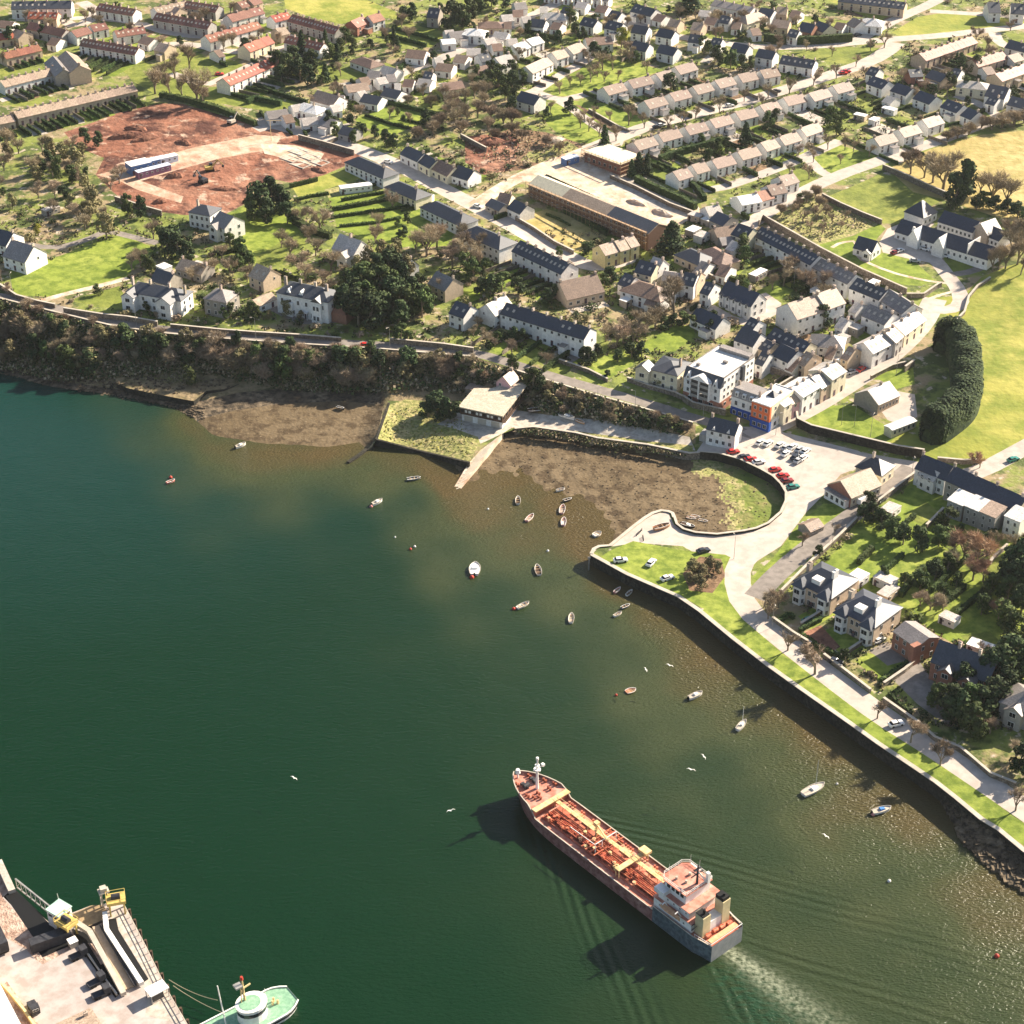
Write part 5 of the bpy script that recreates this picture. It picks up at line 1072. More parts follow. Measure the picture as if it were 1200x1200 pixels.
# the great clipped crescent of cypress: one continuous rounded mass
def crescent():
    path = smooth([(1100,414),(1112,407),(1121,411),(1129,424),(1131,448),(1132,470),(1126,488),(1108,503),(1085,519)], 2); W = [G(*p) for p in path]; b = MB(); core = MB(); rd = random.Random(3)
    cum = [0]
    for a, c in zip(W, W[1:]): cum.append(cum[-1]+(c-a).length)
    T = cum[-1]; Hh = 11.5; Wd = 6.2
    def at_(u):
        k = max(i for i in range(len(cum)) if cum[i] <= u+1e-6); k = min(k, len(W)-2); f = (u-cum[k])/max(1e-6, cum[k+1]-cum[k]); p = W[k].lerp(W[k+1], f); d = (W[k+1]-W[k]).normalized(); return p, Vector((-d.y, d.x, 0)).normalized(), d
    for _ in range(26000):
        u = rd.uniform(0, T); p, n, d = at_(u); a = rd.uniform(-.25, math.pi+.25); e = min(1, min(u, T-u)/5+.45)
        lump = 1+.04*math.sin(u*.55+math.sin(a*3)*2)+.025*math.sin(u*3.1+a*9)
        r = lump*e*rd.uniform(.9, 1.03); q = p + n*math.cos(a)*Wd*r*(.72+.28*math.sin(max(0, a))) + Vector((0, 0, Hh*max(0, math.sin(a))**.7*r)); nn = (n*math.cos(a)+Vector((0,0,math.sin(a)+.3))+Vector((rd.uniform(-.6,.6),rd.uniform(-.6,.6),rd.uniform(-.3,.5)))).normalized(); t = nn.orthogonal().normalized(); t = Matrix.Rotation(rd.uniform(0,6.3), 3, nn) @ t; w2 = nn.cross(t); s = rd.uniform(.3,.62)
        b.face([q+t*s, q+w2*s*.7, q-t*s, q-w2*s*.8])
    r_ = empty('cypress_hedge', W[0], 0, 'huge dark rounded crescent of cypress hedge at the edge of the big field', 'hedge')
    b.v = [tuple(Vector(v)-W[0]) for v in b.v]; b.build('crown', M['leaf_dark'], r_)
    rg = []
    for k in range(41):
        p, n, d = at_(T*k/40*.999); e = min(1, min(T*k/40, T-T*k/40)/5+.35)*.9; rg.append([p-W[0]+n*math.cos(a)*Wd*e*.9+Vector((0,0,Hh*e*max(0,math.sin(a))**.7-(0 if 0<a<3 else .5))) for a in [math.pi*j/8 for j in range(9)]])
    for A_, B_ in zip(rg, rg[1:]): n0 = len(core.v); core.v += [tuple(v) for v in A_+B_]; core.f += [(n0+k, n0+k+1, n0+10+k, n0+9+k) for k in range(8)]; core.m += [0]*8
    core.face(rg[0][::-1]); core.face(rg[-1]); core.build('inner_branches', M['leaf_dark'], r_)
crescent()

# ---------------------------------------------------------------- the wooded bluff
pl = 'on the wooded bluff'
rb = random.Random(11); cnt = {}
road_y = lambda x: np.interp(x, [-300,0,130,200,270,340,440,560,650,760,815], [330,352,386,394,400,405,412,423,450,482,500])
base_y = lambda x: np.interp(x, [-300,0,60,130,230,280,340,440,520,590,640,700,760,815], [430,428,442,440,432,448,458,462,458,478,484,494,505,512])
items = []
for k in range(210):
    x = rb.uniform(-60, 600) if k < 160 else rb.uniform(600, 812); f = rb.random()
    y = road_y(x) + 3 + f*(base_y(x)-road_y(x)-4)
    kd = rb.choices(['bare','thicket','oak','ever','green'], [.38, .28, .18, .12, .04])[0] if x < 600 else rb.choices(['thicket','oak','ever'], [.55, .3, .15])[0]
    hh = rb.uniform(6, 10) if x < 600 else rb.uniform(3.2, 4.6)
    items.append((x, y, kd, hh*(1.0 if f > .25 else .6)))
names = dict(bare='bare brown tree', thicket='low brown thicket tree', oak='olive ivy-clad tree', ever='dark evergreen', green='green tree')
for x, y, kd, hh in items:
    if 575 < x < 618: continue
    if 535 < x <= 575: hh = min(hh, 5)
    if 1 and kd in ('bare','thicket') and y > road_y(x)+ .5*(base_y(x)-road_y(x)) and rb.random() < .2: kd = 'ever'
    sec = 'left third' if x < 200 else 'middle' if x < 420 else 'stretch behind the boathouse' if x < 600 else 'right part'
    tree(kd, x, y, hh, '%s %s, %s' % (names[kd], pl if x < 600 else 'on the bank above the beach lane', sec), '%ss on the bluff, %s' % (names[kd], sec), 1.15)
def undergrowth(name, poly, n, s, mats, label_kind, hmax=1.6):
    b = MB(); xs = [p[0] for p in poly]; ys = [p[1] for p in poly]; k = 0
    while k < n:
        X = rng.uniform(min(xs), max(xs), 2000); Y = rng.uniform(min(ys), max(ys), 2000); m = inpoly(X, Y, poly)
        for x, y in zip(X[m], Y[m]):
            if k >= n: break
            c = G(x, y); hh = random.random()*hmax; q = Vector((random.uniform(-1,1), random.uniform(-1,1), random.uniform(0,1.2))).normalized(); t = q.orthogonal().normalized(); w_ = q.cross(t); kk = s*random.uniform(.5, 1.4)
            c.z += hh; b.face([c+t*kk, c+w_*kk*.8, c-t*kk*.9, c-w_*kk], random.randrange(len(mats))); k += 1
    o = b.build(name, [M[m] for m in mats]); o['kind'] = 'stuff'; return o
BL = [(x, float(road_y(x))+2) for x in range(-100, 816, 20)]; BL2 = [(x, float(base_y(x))+(6 if x < 260 else 1)) for x in range(800, -101, -20)]
undergrowth('undergrowth', BL+BL2, 26000, .5, ['leaf_dark', 'leaf_olive', 'twig', 'leaf_dark', 'leaf_mid', 'twig'], 0, 1.8)
undergrowth('rough_grass_tufts', [(445,512),(460,480),(500,476),(535,484),(556,514),(548,537),(500,526)], 900, .3, ['rough_grass', 'leaf_yellow', 'rough_grass', 'leaf_olive'], 0, .25)
undergrowth('jetty_weeds', [(140,444),(160,434),(205,436),(235,446),(260,452),(225,462),(190,458)], 900, .4, ['leaf_olive', 'twig', 'rough_grass'], 0, .5)
undergrowth('bank_weeds', [(600,506),(625,503),(700,515),(760,525),(805,535),(760,530),(700,522),(640,512)], 2200, .4, ['leaf_olive', 'twig', 'leaf_mid'], 0, .5)
undergrowth('wasteland_brush', [(905,256),(928,242),(958,236),(995,250),(1025,262),(995,272),(960,284),(935,272)], 800, .4, ['twig', 'twig', 'leaf_olive'], 0, .5)
undergrowth('waste_brush', [(548,165),(600,155),(640,160),(680,172),(650,188),(600,196),(565,188)], 700, .45, ['twig', 'twig', 'leaf_olive'], 0, .5)

# ---------------------------------------------------------------- hedges
def hedge(pts, h, w_, label, m='hedge_leaf', group=None):
    pts = [G(*p) for p in pts]; b = MB()
    for a, c in zip(pts, pts[1:]):
        L = (c-a).length; n = max(2, int(L/.45))
        for k in range(n):
            for j in range(7):
                p = a.lerp(c, random.random()); u = (c-a).normalized(); v = Vector((-u.y, u.x, 0)); f = random.choice((-1, 1, 0)); 
                if f: q = p + v*f*w_/2 + Vector((0,0,random.uniform(0,h))); nn = v*f
                else: q = p + v*random.uniform(-.5,.5)*w_ + Vector((0,0,h)); nn = Vector((0,0,1))
                nn = (nn+Vector((random.uniform(-.6,.6), random.uniform(-.6,.6), random.uniform(-.3,.6)))).normalized(); t = nn.orthogonal().normalized(); w2 = nn.cross(t); s = random.uniform(.2,.42)
                b.face([q+t*s, q+w2*s, q-t*s, q-w2*s])
        # dense inside so the sky never shows through a clipped hedge
        u = (c-a).normalized(); v = Vector((-u.y, u.x, 0))*(w_*.4); up = Vector((0,0,h*.92)); dn = Vector((0,0,-.4))
        b.poly([a+v+dn, a-v+dn, c-v+dn, c+v+dn, a+v+up, a-v+up, c-v+up, c+v+up], [(0,1,2,3),(4,7,6,5),(0,4,5,1),(2,6,7,3),(1,5,6,2),(3,7,4,0)])
    return tag(b.build('hedge', M[m]), label, 'hedge', group)
HED = [([(895,48),(930,52),(960,51),(998,48)],4,2.5,'long tall clipped dark hedge beside the far road'),
 ([(615,38),(640,45),(658,48)],2.2,1.5,'clipped green hedge above the pale rising row'),
 ([(460,34),(500,45),(512,49)],1.8,1.2,'hedge between the two uppermost lawn strips'),([(448,42),(490,52),(500,55)],1.8,1.2,'hedge under the second uppermost lawn strip'),
 ([(455,122),(480,128),(518,138)],2,1.6,'dark hedge at the top of the lower lawn strips'),([(428,136),(460,147),(482,152)],1.2,1,'thin hedge crossing the lower lawn strips'),
 ([(303,102),(315,108),(345,118),(360,122)],2,1.5,'hedge round the allotment above the green'),([(290,122),(300,118),(330,124)],2.5,2,'dark hedge across the green left of the bungalows'),
 ([(188,114),(220,120),(255,130),(300,148)],2.6,2.4,'dark hedge along the top of the red earth'),
 ([(390,247),(430,240),(470,232),(500,226)],1.6,1.3,'dark hedge through the middle of the lawn strips'),([(400,236),(430,230),(450,227)],1.3,1,'short hedge in the upper lawn strips'),([(470,248),(490,244),(505,240)],1.3,1,'short hedge ending the lawn strips'),
 ([(388,256),(430,250),(480,243)],1.2,1,'hedge across the lower lawn strips'),([(400,228),(425,221),(445,216)],1.2,1,'topmost hedge of the lawn strips'),([(398,266),(440,262),(470,256)],1.0,1,'lowest thin hedge of the lawn strips'),([(345,236),(365,231),(385,228)],1.2,1,'short hedge near the red-earth corner'),([(470,140),(495,146),(520,152)],1.0,.8,'second thin hedge of the lower lawn strips'),([(340,220),(365,214),(372,212)],1.8,1.3,'dark hedge by the conifer at the red-earth corner'),([(350,330),(330,322),(300,318)],1.5,1.5,'bushy hedge above the white villa lawn'),
 ([(345,262),(372,275),(388,280)],2.5,2.5,'overgrown hedge left of the lawn strips'),([(255,300),(285,292),(292,306)],2,2,'hedge beneath the left-hand evergreen'),
 ([(640,205),(655,212),(700,232),(735,250)],.3,.3,'low site fence line'),([(660,248),(680,258),(700,268),(712,276)],2.2,2,'thick hedge between the hay patch and building site'),
 ([(682,290),(695,288),(702,285)],2,2,'dark bush hedge at the lower hay patch'),([(852,300),(862,302),(868,306)],2,1.4,'short hedge by the allotments'),
 ([(838,322),(855,330),(875,336)],2.5,2,'dark hedge in front of the allotments'),([(900,452),(899,451)],1,1,'x'),
 ([(745,213),(770,225),(800,238),(815,246)],3,2.5,'overgrown hedge beside the concrete slab'),([(800,210),(815,222),(826,236)],2.5,2,'dark bushes below the estate close'),
 ([(773,190),(790,184),(800,182)],3,2.5,'thick hedge behind the estate close, left'),([(800,180),(820,175),(845,168)],3,2.5,'thick hedge behind the estate close, right'),
 ([(985,150),(960,160),(950,166)],1,1,'x'),([(1128,620),(1115,628),(1100,636)],2,1.4,'clipped hedge under the lean-to houses, left'),([(1165,625),(1150,635),(1138,642)],2,1.4,'clipped hedge under the lean-to houses, right'),
 ([(1082,668),(1070,680),(1055,700)],2,1.6,'clipped hedge between the right-hand gardens, left'),([(1130,690),(1118,700),(1105,710)],2,1.6,'clipped hedge between the right-hand gardens, right'),
 ([(1022,645),(1012,655),(1006,662)],2,1.6,'ivy hedge behind the first bay-windowed villa'),([(940,745),(955,757),(982,770)],1.2,1,'low hedge before the second bay-windowed villa'),
 ([(937,741),(948,734),(962,727)],1.4,1.2,'low hedge between the two bay-windowed villas'),([(1068,775),(1050,788),(1032,800)],1.4,1,'low hedge round the square front lawn'),
 ([(1042,815),(1055,828),(1068,838)],1.2,1,'clipped hedge curve at the tarmac drive'),([(912,730),(925,722),(930,726)],1.3,1,'small hedge at the first villa gate'),
 ([(640,252),(655,258),(668,265)],.8,.8,'low hedge in the hay patch'),([(1000,372),(985,364)],1.5,1,'hedge by the grey villa garden'),([(1045,330),(1055,336)],1,1,'x'),
 ([(1150,642),(1120,668),(1092,694)],1.8,1.3,'long garden hedge through the right-hand lawns, upper'),([(1185,664),(1160,688),(1140,706),(1120,722)],1.8,1.3,'long garden hedge through the right-hand lawns, lower'),([(1058,652),(1035,672),(1022,684)],1.6,1.2,'garden hedge behind the second bay villa'),([(1072,606),(1060,616),(1045,628)],1.6,1.2,'garden hedge below the navy terrace')]
for pts, h_, w_, lab in HED:
    if lab != 'x': hedge(pts, h_, w_, lab)
# garden hedges and fences between plots of the estate rows
nh = 0; big = {}
hproto = []
for i in range(3):
    b = MB(); rd = random.Random(i)
    for k in range(260):
        f = rd.choice((-1, 1, 0, 0)); p = Vector((rd.uniform(-5, 5), f*.5 if f else rd.uniform(-.5,.5), rd.uniform(.1, 1.6) if f else 1.6)); nn = Vector((0, f, 0 if f else 1))
        nn = (nn+Vector((rd.uniform(-.6,.6), rd.uniform(-.6,.6), rd.uniform(-.3,.6)))).normalized(); t = nn.orthogonal().normalized(); w2 = nn.cross(t); s = rd.uniform(.2,.4); b.face([p+t*s, p+w2*s, p-t*s, p-w2*s])
    b.box(-5, 5, -.42, .42, -.6, 1.5); o = b.build('garden_hedge', M['hedge_leaf'], link=False); hproto.append(o)
fproto = MB(); fproto.box(-5, 5, -.08, .08, -.6, 1.3); fproto.box(-5, 5, -.12, .12, 1.3, 1.4); fproto = fproto.build('garden_wall', M['stone_wall'], link=False)
HW = []
for m_, q, lab in PLOTS:
    a, d = q[0], q[3]; c = (a+d)/2; L = (d-a).length
    if L < 5: continue
    px, py = proj(c.x, c.y, gz(c.x, c.y))
    if px < -10 or px > 1210 or py < -2: continue
    HW.append((py, c, d-a, L, lab, px))
HW.sort(key=lambda t: -t[0])
for k, (py, c, d, L, lab, px) in enumerate(HW[:300]):
    if random.random() < .72:
        o = hproto[k % 3].copy(); sz = random.uniform(.7, 1.15); nm = 'hedge'
    else: o = fproto.copy(); sz = 1; nm = 'garden wall'
    col.objects.link(o); o.location = (c.x, c.y, gz(c.x, c.y)); o.rotation_euler = (0, 0, math.atan2(d.y, d.x)); o.scale = (L/10, sz, sz)
    ph = lab.split(' in ')[-1] if ' in ' in lab else lab
    side = 'left' if px < 600 else 'right'
    tag(o, ' '.join(('%s dividing the gardens of %s' % ('green hedge' if nm == 'hedge' else 'low stone wall', ph)).split()[:15]), nm, ('garden %ss of ' % nm) + ph)

# ---------------------------------------------------------------- landmark buildings
def frame(name, a, c, z, label, cat, zr=0.0, group=None):
    """Empty at survey point a (seen at height z), local x towards point c; returns it with the length of a-c"""
    A, B = P(*a, z), P(*c, z); ang = math.atan2(B.y-A.y, B.x-A.x)
    return empty(name, (A.x, A.y, zr), ang, label, cat, group), Vector((B.x-A.x, B.y-A.y)).length
def flat_roof(b, x0, x1, y0, y1, z, up=.5, t=.3, mi=0, mi2=1):
    b.box(x0+t, x1-t, y0+t, y1-t, z-.1, z+.08, mi)
    for q in ((x0, x1, y0, y0+t), (x0, x1, y1-t, y1), (x0, x0+t, y0+t, y1-t), (x1-t, x1, y0+t, y1-t)): b.box(*q, z-.1, z+up, mi2)
def wins(root, n, x0, x1, y, zs, ang=0, w=1.0, h=1.4, axis='x', **k):
    for z in zs:
        for i in range(n):
            t = x0+(x1-x0)*(i+.5)/n
            if axis == 'x': window(root, t, y, z, ang, w, h, **k)
            else: window(root, y, t, z, ang, w, h, **k)
HP = math.pi/2
# four-storey white block with flat white roof
zg = 6.8; r, L = frame('apartment_block', (802,432), (844,446), 18.0, 'large white four-storey block with flat white roof and balconied gable front', 'apartment block', zg)
D = 21.5; L = 14.2; He = 11.2
b = MB(); b.box(0, L, 1.7, D, 2.9, He, 0); b.box(0, L, 0, 1.7, 2.9, 8.28, 0); b.build('wall', M['wall_white'], r)
b = MB(); b.box(-.04, L+.04, -.04, D+.04, -2, 2.9); b.build('ground_floor', M['wall_brick'], r)
b = MB(); flat_roof(b, 0, L, 1.72, D, He, .35, .3, 0, 1); rf = b.build('roof', [M['roof_white'], M['roof_grey']], r)
b = MB(); b.box(2, L-.3, D-3.2, D-.6, He+.1, He+1.3, 0); b.build('plant_parapet', M['roof_grey'], rf)
b = MB(); b.box(8, 9.6, 11, 12, He+.1, He+.9); b.box(2.0, 3.2, 4, 5, He+.1, He+1.0); b.build('roof_vent', M['roof_grey'], rf)
b = MB(); zz0, zz1 = 8.3, He+.4   # slate mansard strip over the front
b.poly([(-.2,-.35,zz0),(L+.2,-.35,zz0),(L+.2,1.7,zz1),(-.2,1.7,zz1),(-.2,1.7,zz0),(L+.2,1.7,zz0)], [(0,1,2,3),(0,3,4),(1,5,2),(3,2,5,4),(0,4,5,1)]); b.build('mansard_roof', M['roof_slate'], r)
for x in (1.9, L-1.9):
    b = MB(); b.poly([(x-1.1,-.5,8.3),(x+1.1,-.5,8.3),(x,-.5,10.9),(x-1.1,1.2,8.3),(x+1.1,1.2,8.3),(x,1.2,10.9)], [(0,1,2),(3,5,4),(0,2,5,3),(1,4,5,2),(0,3,4,1)]); g = b.build('dormer', M['wall_white'], r); window(g, x, -.55, 9.0, 0, .7, .9)
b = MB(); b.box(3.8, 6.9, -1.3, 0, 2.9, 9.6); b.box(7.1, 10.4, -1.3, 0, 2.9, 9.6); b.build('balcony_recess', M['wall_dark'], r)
b = MB(); b.poly([(3.6,-1.9,9.5),(10.5,-1.9,9.5),(7.0,-1.9,11.5),(3.6,.6,9.5),(10.5,.6,9.5),(7.0,.6,11.5)], [(0,1,2),(3,5,4),(0,2,5,3),(1,4,5,2),(0,3,4,1)]); b.build('front_gable', M['wall_white'], r)
b = MB(); b.box(6.75, 7.15, -2.0, 0, 2.9, 10); b.box(3.3, 3.7, -1.6, 0, 2.9, 9.5); b.box(10.5, 10.9, -1.6, 0, 2.9, 9.5); b.build('pilaster', M['wall_white'], r)
for z in (3.6, 5.7, 7.8):
    for x in (3.7, 7.15):
        b = MB(); b.box(x, x+3.05 if x < 5 else x+3.35, -1.8, -1.35, z-.5, z-.35); b.box(x, x+3.05 if x < 5 else x+3.35, -1.8, -1.74, z-.35, z+.5); b.build('balcony', M['steel'], r)
for z in (4.2, 6.8): window(r, 1.8, -.02, z, 0, 1, 1.4); window(r, L-1.7, -.02, z, 0, 1, 1.4)
wins(r, 3, .8, 13, -.06, [1.3], 0, 1.6, 1.3)
wins(r, 8, 1.5, D-.5, L+.02, [4.3, 6.8, 9.6], HP, .95, 1.2, 'y'); wins(r, 5, 1.5, D-1, L+.06, [1.4], HP, 1.3, 1.2, 'y')
b = MB(); b.box(L, L+1.0, 12.4, 14.0, 2, He+.2, 0); b.build('stair_tower', M['roof_slate'], r)
# blue and orange public house with the grey-fronted house beside it
zg = 5.6; r, L = frame('corner_pub', (881,471), (900,474), 14.0, 'orange-red corner pub with a royal blue ground floor, facing the square', 'pub', zg)
r.rotation_euler[2] = R(-38); Lp, Dp = 7.0, 9
Dp = 15; b = MB(); b.box(0, Lp, 0, 1.0, 3.0, 8.6); b.build('front_wall', M['wall_orange'], r)
b = MB(); b.box(0, Lp, 1.0, Dp, 3.0, 8.6); b.build('side_wall', M['wall_cream'], r)
b = MB(); b.box(-.1, Lp+.1, -.12, 1.2, -2, 3.0); b.build('shopfront', M['wall_blue'], r)
b = MB(); b.box(-.05, Lp+.06, 1.2, Dp, -2, 3.0); b.build('side_shopfront', M['wall_white'], r); wins(r, 4, 2, Dp-.5, Lp+.02, [4.4, 7.0], HP, .95, 1.3, 'y'); wins(r, 4, 2, Dp-.5, Lp+.08, [1.3], HP, 1.5, 1.6, 'y')
b = MB(); b.box(-.15, Lp+.15, -.3, -.12, 2.3, 3.1); b.build('fascia', M['wall_blue'], r)
b = MB(); flat_roof(b, 0, Lp, 0, Dp, 8.6, .4, .25, 0, 0); rf = b.build('roof', [M['roof_white']], r); b = MB(); b.poly([(1.5,6,8.6),(5,6,8.6),(5,9.5,8.6),(1.5,9.5,8.6),(3.2,7.7,10.6)], [(0,1,4),(1,2,4),(2,3,4),(3,0,4)]); b.build('roof_turret', M['roof_slate'], rf); chimney(rf, .6, 4, 8.6, 10.4); chimney(rf, .6, 11, 8.6, 10.4)
wins(r, 3, .4, Lp-.4, -.02, [4.4, 7.0], 0, 1.0, 1.4); wins(r, 3, .5, Lp-.5, -.14, [1.1], 0, 1.3, 1.5)
r, L = frame('rendered_house', (857,463), (881,471), 12.5, 'pale grey house with mansard slate roof and blue shopfront beside the orange pub', 'house', zg)
r.rotation_euler[2] = R(-38); Lq = 9.6
b = MB(); b.box(0, Lq, .15, 8, 2.9, 6.6); b.build('wall', M['wall_white'], r)
b = MB(); b.box(0, Lq, 0, 8, -2, 2.9); b.build('shopfront', M['wall_blue'], r)
b = MB(); b.poly([(-.1,-.1,6.6),(Lq+.1,-.1,6.6),(Lq+.1,8.1,6.6),(-.1,8.1,6.6),(.1,1.2,9.4),(Lq-.1,1.2,9.4),(Lq-.1,7,9.4),(.1,7,9.4)], [(0,3,2,1),(4,5,6,7),(0,1,5,4),(1,2,6,5),(2,3,7,6),(3,0,4,7)]); rf = b.build('roof', M['roof_grey'], r)
for x in (2, 4.8, 7.6): b = MB(); b.box(x-.6, x+.6, -.05, 1.4, 7.1, 8.6); d = b.build('dormer', M['wall_white'], rf); window(d, x, -.08, 7.85, 0, .8, 1.1)
wins(r, 3, .5, Lq-.5, .13, [4.6], 0, 1.1, 1.7); wins(r, 4, .5, Lq-.5, -.03, [1.2], 0, 1.3, 1.5)
chimney(rf, .5, 4, 8.5, 10.6); 
# grey-roofed white house on the slip side of the square
zg = 4.6; r, L = frame('harbour_house', (828,503), (857,510), 9.6, 'white house with slate roof and tall side gable beside the muddy cove', 'house', zg)
L = 9.8; b = MB(); gable_wall(b, 0, L, 0, 6.5, -2, 5.2, 2.8); b.build('wall', M['wall_white'], r)
b = MB(); gable_roof(b, 0, L, 0, 6.5, 5.2, 2.8); rf = b.build('roof', M['roof_slate'], r); chimney(rf, .6, 3.2, 7, 9.4); chimney(rf, L-.5, 3.2, 7, 9.6)
for x in (2.4, 7.4): b = MB(); b.poly([(x-.8,-.1,5),(x+.8,-.1,5),(x,-.1,6.4),(x,1.4,6.4),(x-.8,1.4,5),(x+.8,1.4,5)], [(0,1,2),(0,2,3,4),(1,5,3,2),(0,4,5,1),(3,5,4)]); b.build('dormer', M['wall_white'], rf)
wins(r, 3, .5, L-.5, -.02, [4.1], 0, 1, 1.2); wins(r, 4, .5, L-.5, -.02, [1.4], 0, 1.1, 1.4)
b = MB(); b.box(-2.5, -.2, .5, 4.5, -1, 2.4); b.build('side_shed', M['wall_grey'], r)
# boathouse: wedge-plan flat roof, dark upper storey on a white lower one
zg = 3.0; z_r = 8.6
q = [P(*p, z_r) for p in ((538,476),(589,487),(617,451),(603,446),(577,455),(556,455))]
r = empty('boathouse', (q[1].x, q[1].y, zg), 0, 'brown-roofed boathouse with glazed dark upper storey over white walls on the quay', 'boathouse')
loc = [Vector((p.x-q[1].x, p.y-q[1].y, 0)) for p in q]; cen = sum(loc, Vector())/len(loc)
def inset(k): return [cen+(p-cen)*k for p in loc]
b = MB(); b.extr([(p.x, p.y) for p in inset(.93)], -2, 2.6); b.build('lower_wall', M['wall_white'], r)
b = MB(); b.extr([(p.x, p.y) for p in inset(.97)], 2.6, 5.2); up = b.build('upper_storey', M['dark_timber'], r)
b = MB(); b.extr([(p.x, p.y) for p in inset(1.03)], 5.2, 5.6); b.build('roof', M['roof_flat'], r)
fa, fb = inset(.97)[0], inset(.97)[1]; d = (fb-fa); a0 = math.atan2(d.y, d.x); n = Vector((math.sin(a0), -math.cos(a0), 0))
for k in range(11): p = fa+d*((k+.6)/11.4)+n*.03; window(up, p.x, p.y, 4.0, a0, 1.0, 1.1, frame='dark_timber', pane='white_paint' if k % 3 else 'glass')
fa, fb = inset(.93)[0], inset(.93)[1]; d = fb-fa
for k in range(3): p = fa+d*((k+.5)/3)+n*.04; door(r, p.x, p.y, -.2, a0, 3.0, 2.2, 'coping')
fa, fb = inset(.97)[1], inset(.97)[2]; d = fb-fa; a1 = math.atan2(d.y, d.x); n = Vector((math.sin(a1), -math.cos(a1), 0))
b = MB(); b.bar(fa+n*.5+Vector((0,0,2.7)), fb+n*.5+Vector((0,0,2.7)), 1.0, .12); b.bar(fa+n*.95+Vector((0,0,3.5)), fb+n*.95+Vector((0,0,3.5)), .08, .08); b.build('balcony', M['dark_timber'], r)
for k in range(8): p = fa+d*((k+.5)/8)+n*.03; window(up, p.x, p.y, 4.0, a1, 1.4, 1.3, frame='dark_timber')
h = dict(label='tiny stone cottage with tan roof wedged behind the boathouse', group=None, L=6, W=5.5, He=4.5, Hr=2.6, roof='tan', wall='pink', hip=0, drop=1); c = G(595,458); h.update(x=c.x, y=c.y, z=c.z-.5, ang=R(60)); simple_house(h)
r = empty('pump_shed', G(558,462), R(-25), 'low flat-roofed shed behind the left corner of the boathouse', 'shed'); b = MB(); b.box(-3, 3, -2, 2, -1, 2.4); b.build('wall', M['wall_stone'], r); b = MB(); b.box(-3.3, 3.3, -2.3, 2.3, 2.4, 2.65); b.build('roof', M['roof_tan'], r); door(r, 0, -2.02, -.2, 0)
# white Victorian villa
zg = float(hgt(360, 372)); r, L = frame('white_villa', (324,343), (380,354), zg+8.0, 'white three-bay Victorian villa with slate roof above the bluff road', 'villa', zg)
L = 20.5; W = 10; He = 8.0
b = MB(); b.box(0, L, 0, W, -2, He); b.build('wall', M['wall_white'], r)
b = MB(); hip_roof(b, 0, L, 0, W, He, 2.8, .35); rf = b.build('roof', M['roof_slate'], r)
b = MB(); b.box(3.8, 6.6, -1.1, 0, -2, 5.4); b.box(L-6.0, L-2.2, -1.3, 0, -2, He-.3); b.build('bay', M['wall_white'], r)
b = MB(); b.poly([(L-6.2,-1.5,He-.2),(L-2.0,-1.5,He-.2),(L-4.1,-1.5,He+1.4),(L-4.1,2.0,He+1.4),(L-6.2,2,He-.2),(L-2,2,He-.2)], [(0,1,2),(0,2,3,4),(1,5,3,2),(0,4,5,1),(3,5,4)]); b.build('bay_gable', M['roof_slate'], rf)
for x in (4.5, 9.5): b = MB(); b.poly([(x-1,.5,He+.3),(x+1,.5,He+.3),(x,.5,He+2.2),(x,3,He+2.2),(x-1,3,He+.3),(x+1,3,He+.3)], [(0,1,2),(0,2,3,4),(1,5,3,2),(0,4,5,1),(3,5,4)]); b.build('dormer', M['wall_white'], rf)
for x in (1, 7, 13, L-3): chimney(rf, x, 5.2, He+1, He+4.2, 1.0, .7, 3)
for z in (1.7, 5.6): wins(r, 6, .5, L-.5, -.04, [z], 0, 1, 1.7) if z > 3 else wins(r, 5, .8, L-.8, -.04, [z], 0, 1.1, 1.8)
for z in (1.6, 5.4): window(r, L-4.8, -1.34, z, 0, 1, 1.7); window(r, L-3.4, -1.34, z, 0, 1, 1.7); wins(r, 2, 1, W-1, L+.02, [z], HP, 1, 1.5, 'y')
door(r, 11.6, -.06, 0, 0, 1.2, 2.4); b = MB(); b.box(10.6, 12.6, -1.2, -.02, 2.5, 2.8); b.box(10.7,10.9,-1.1,-.9,0,2.5); b.box(12.3,12.5,-1.1,-.9,0,2.5); b.build('porch', M['wall_white'], r)
b = MB(); gable_wall(b, L+.1, L+6, 2, 9, -2, 3.2, 2.2); b.build('kitchen_wing', M['wall_brick'], r)
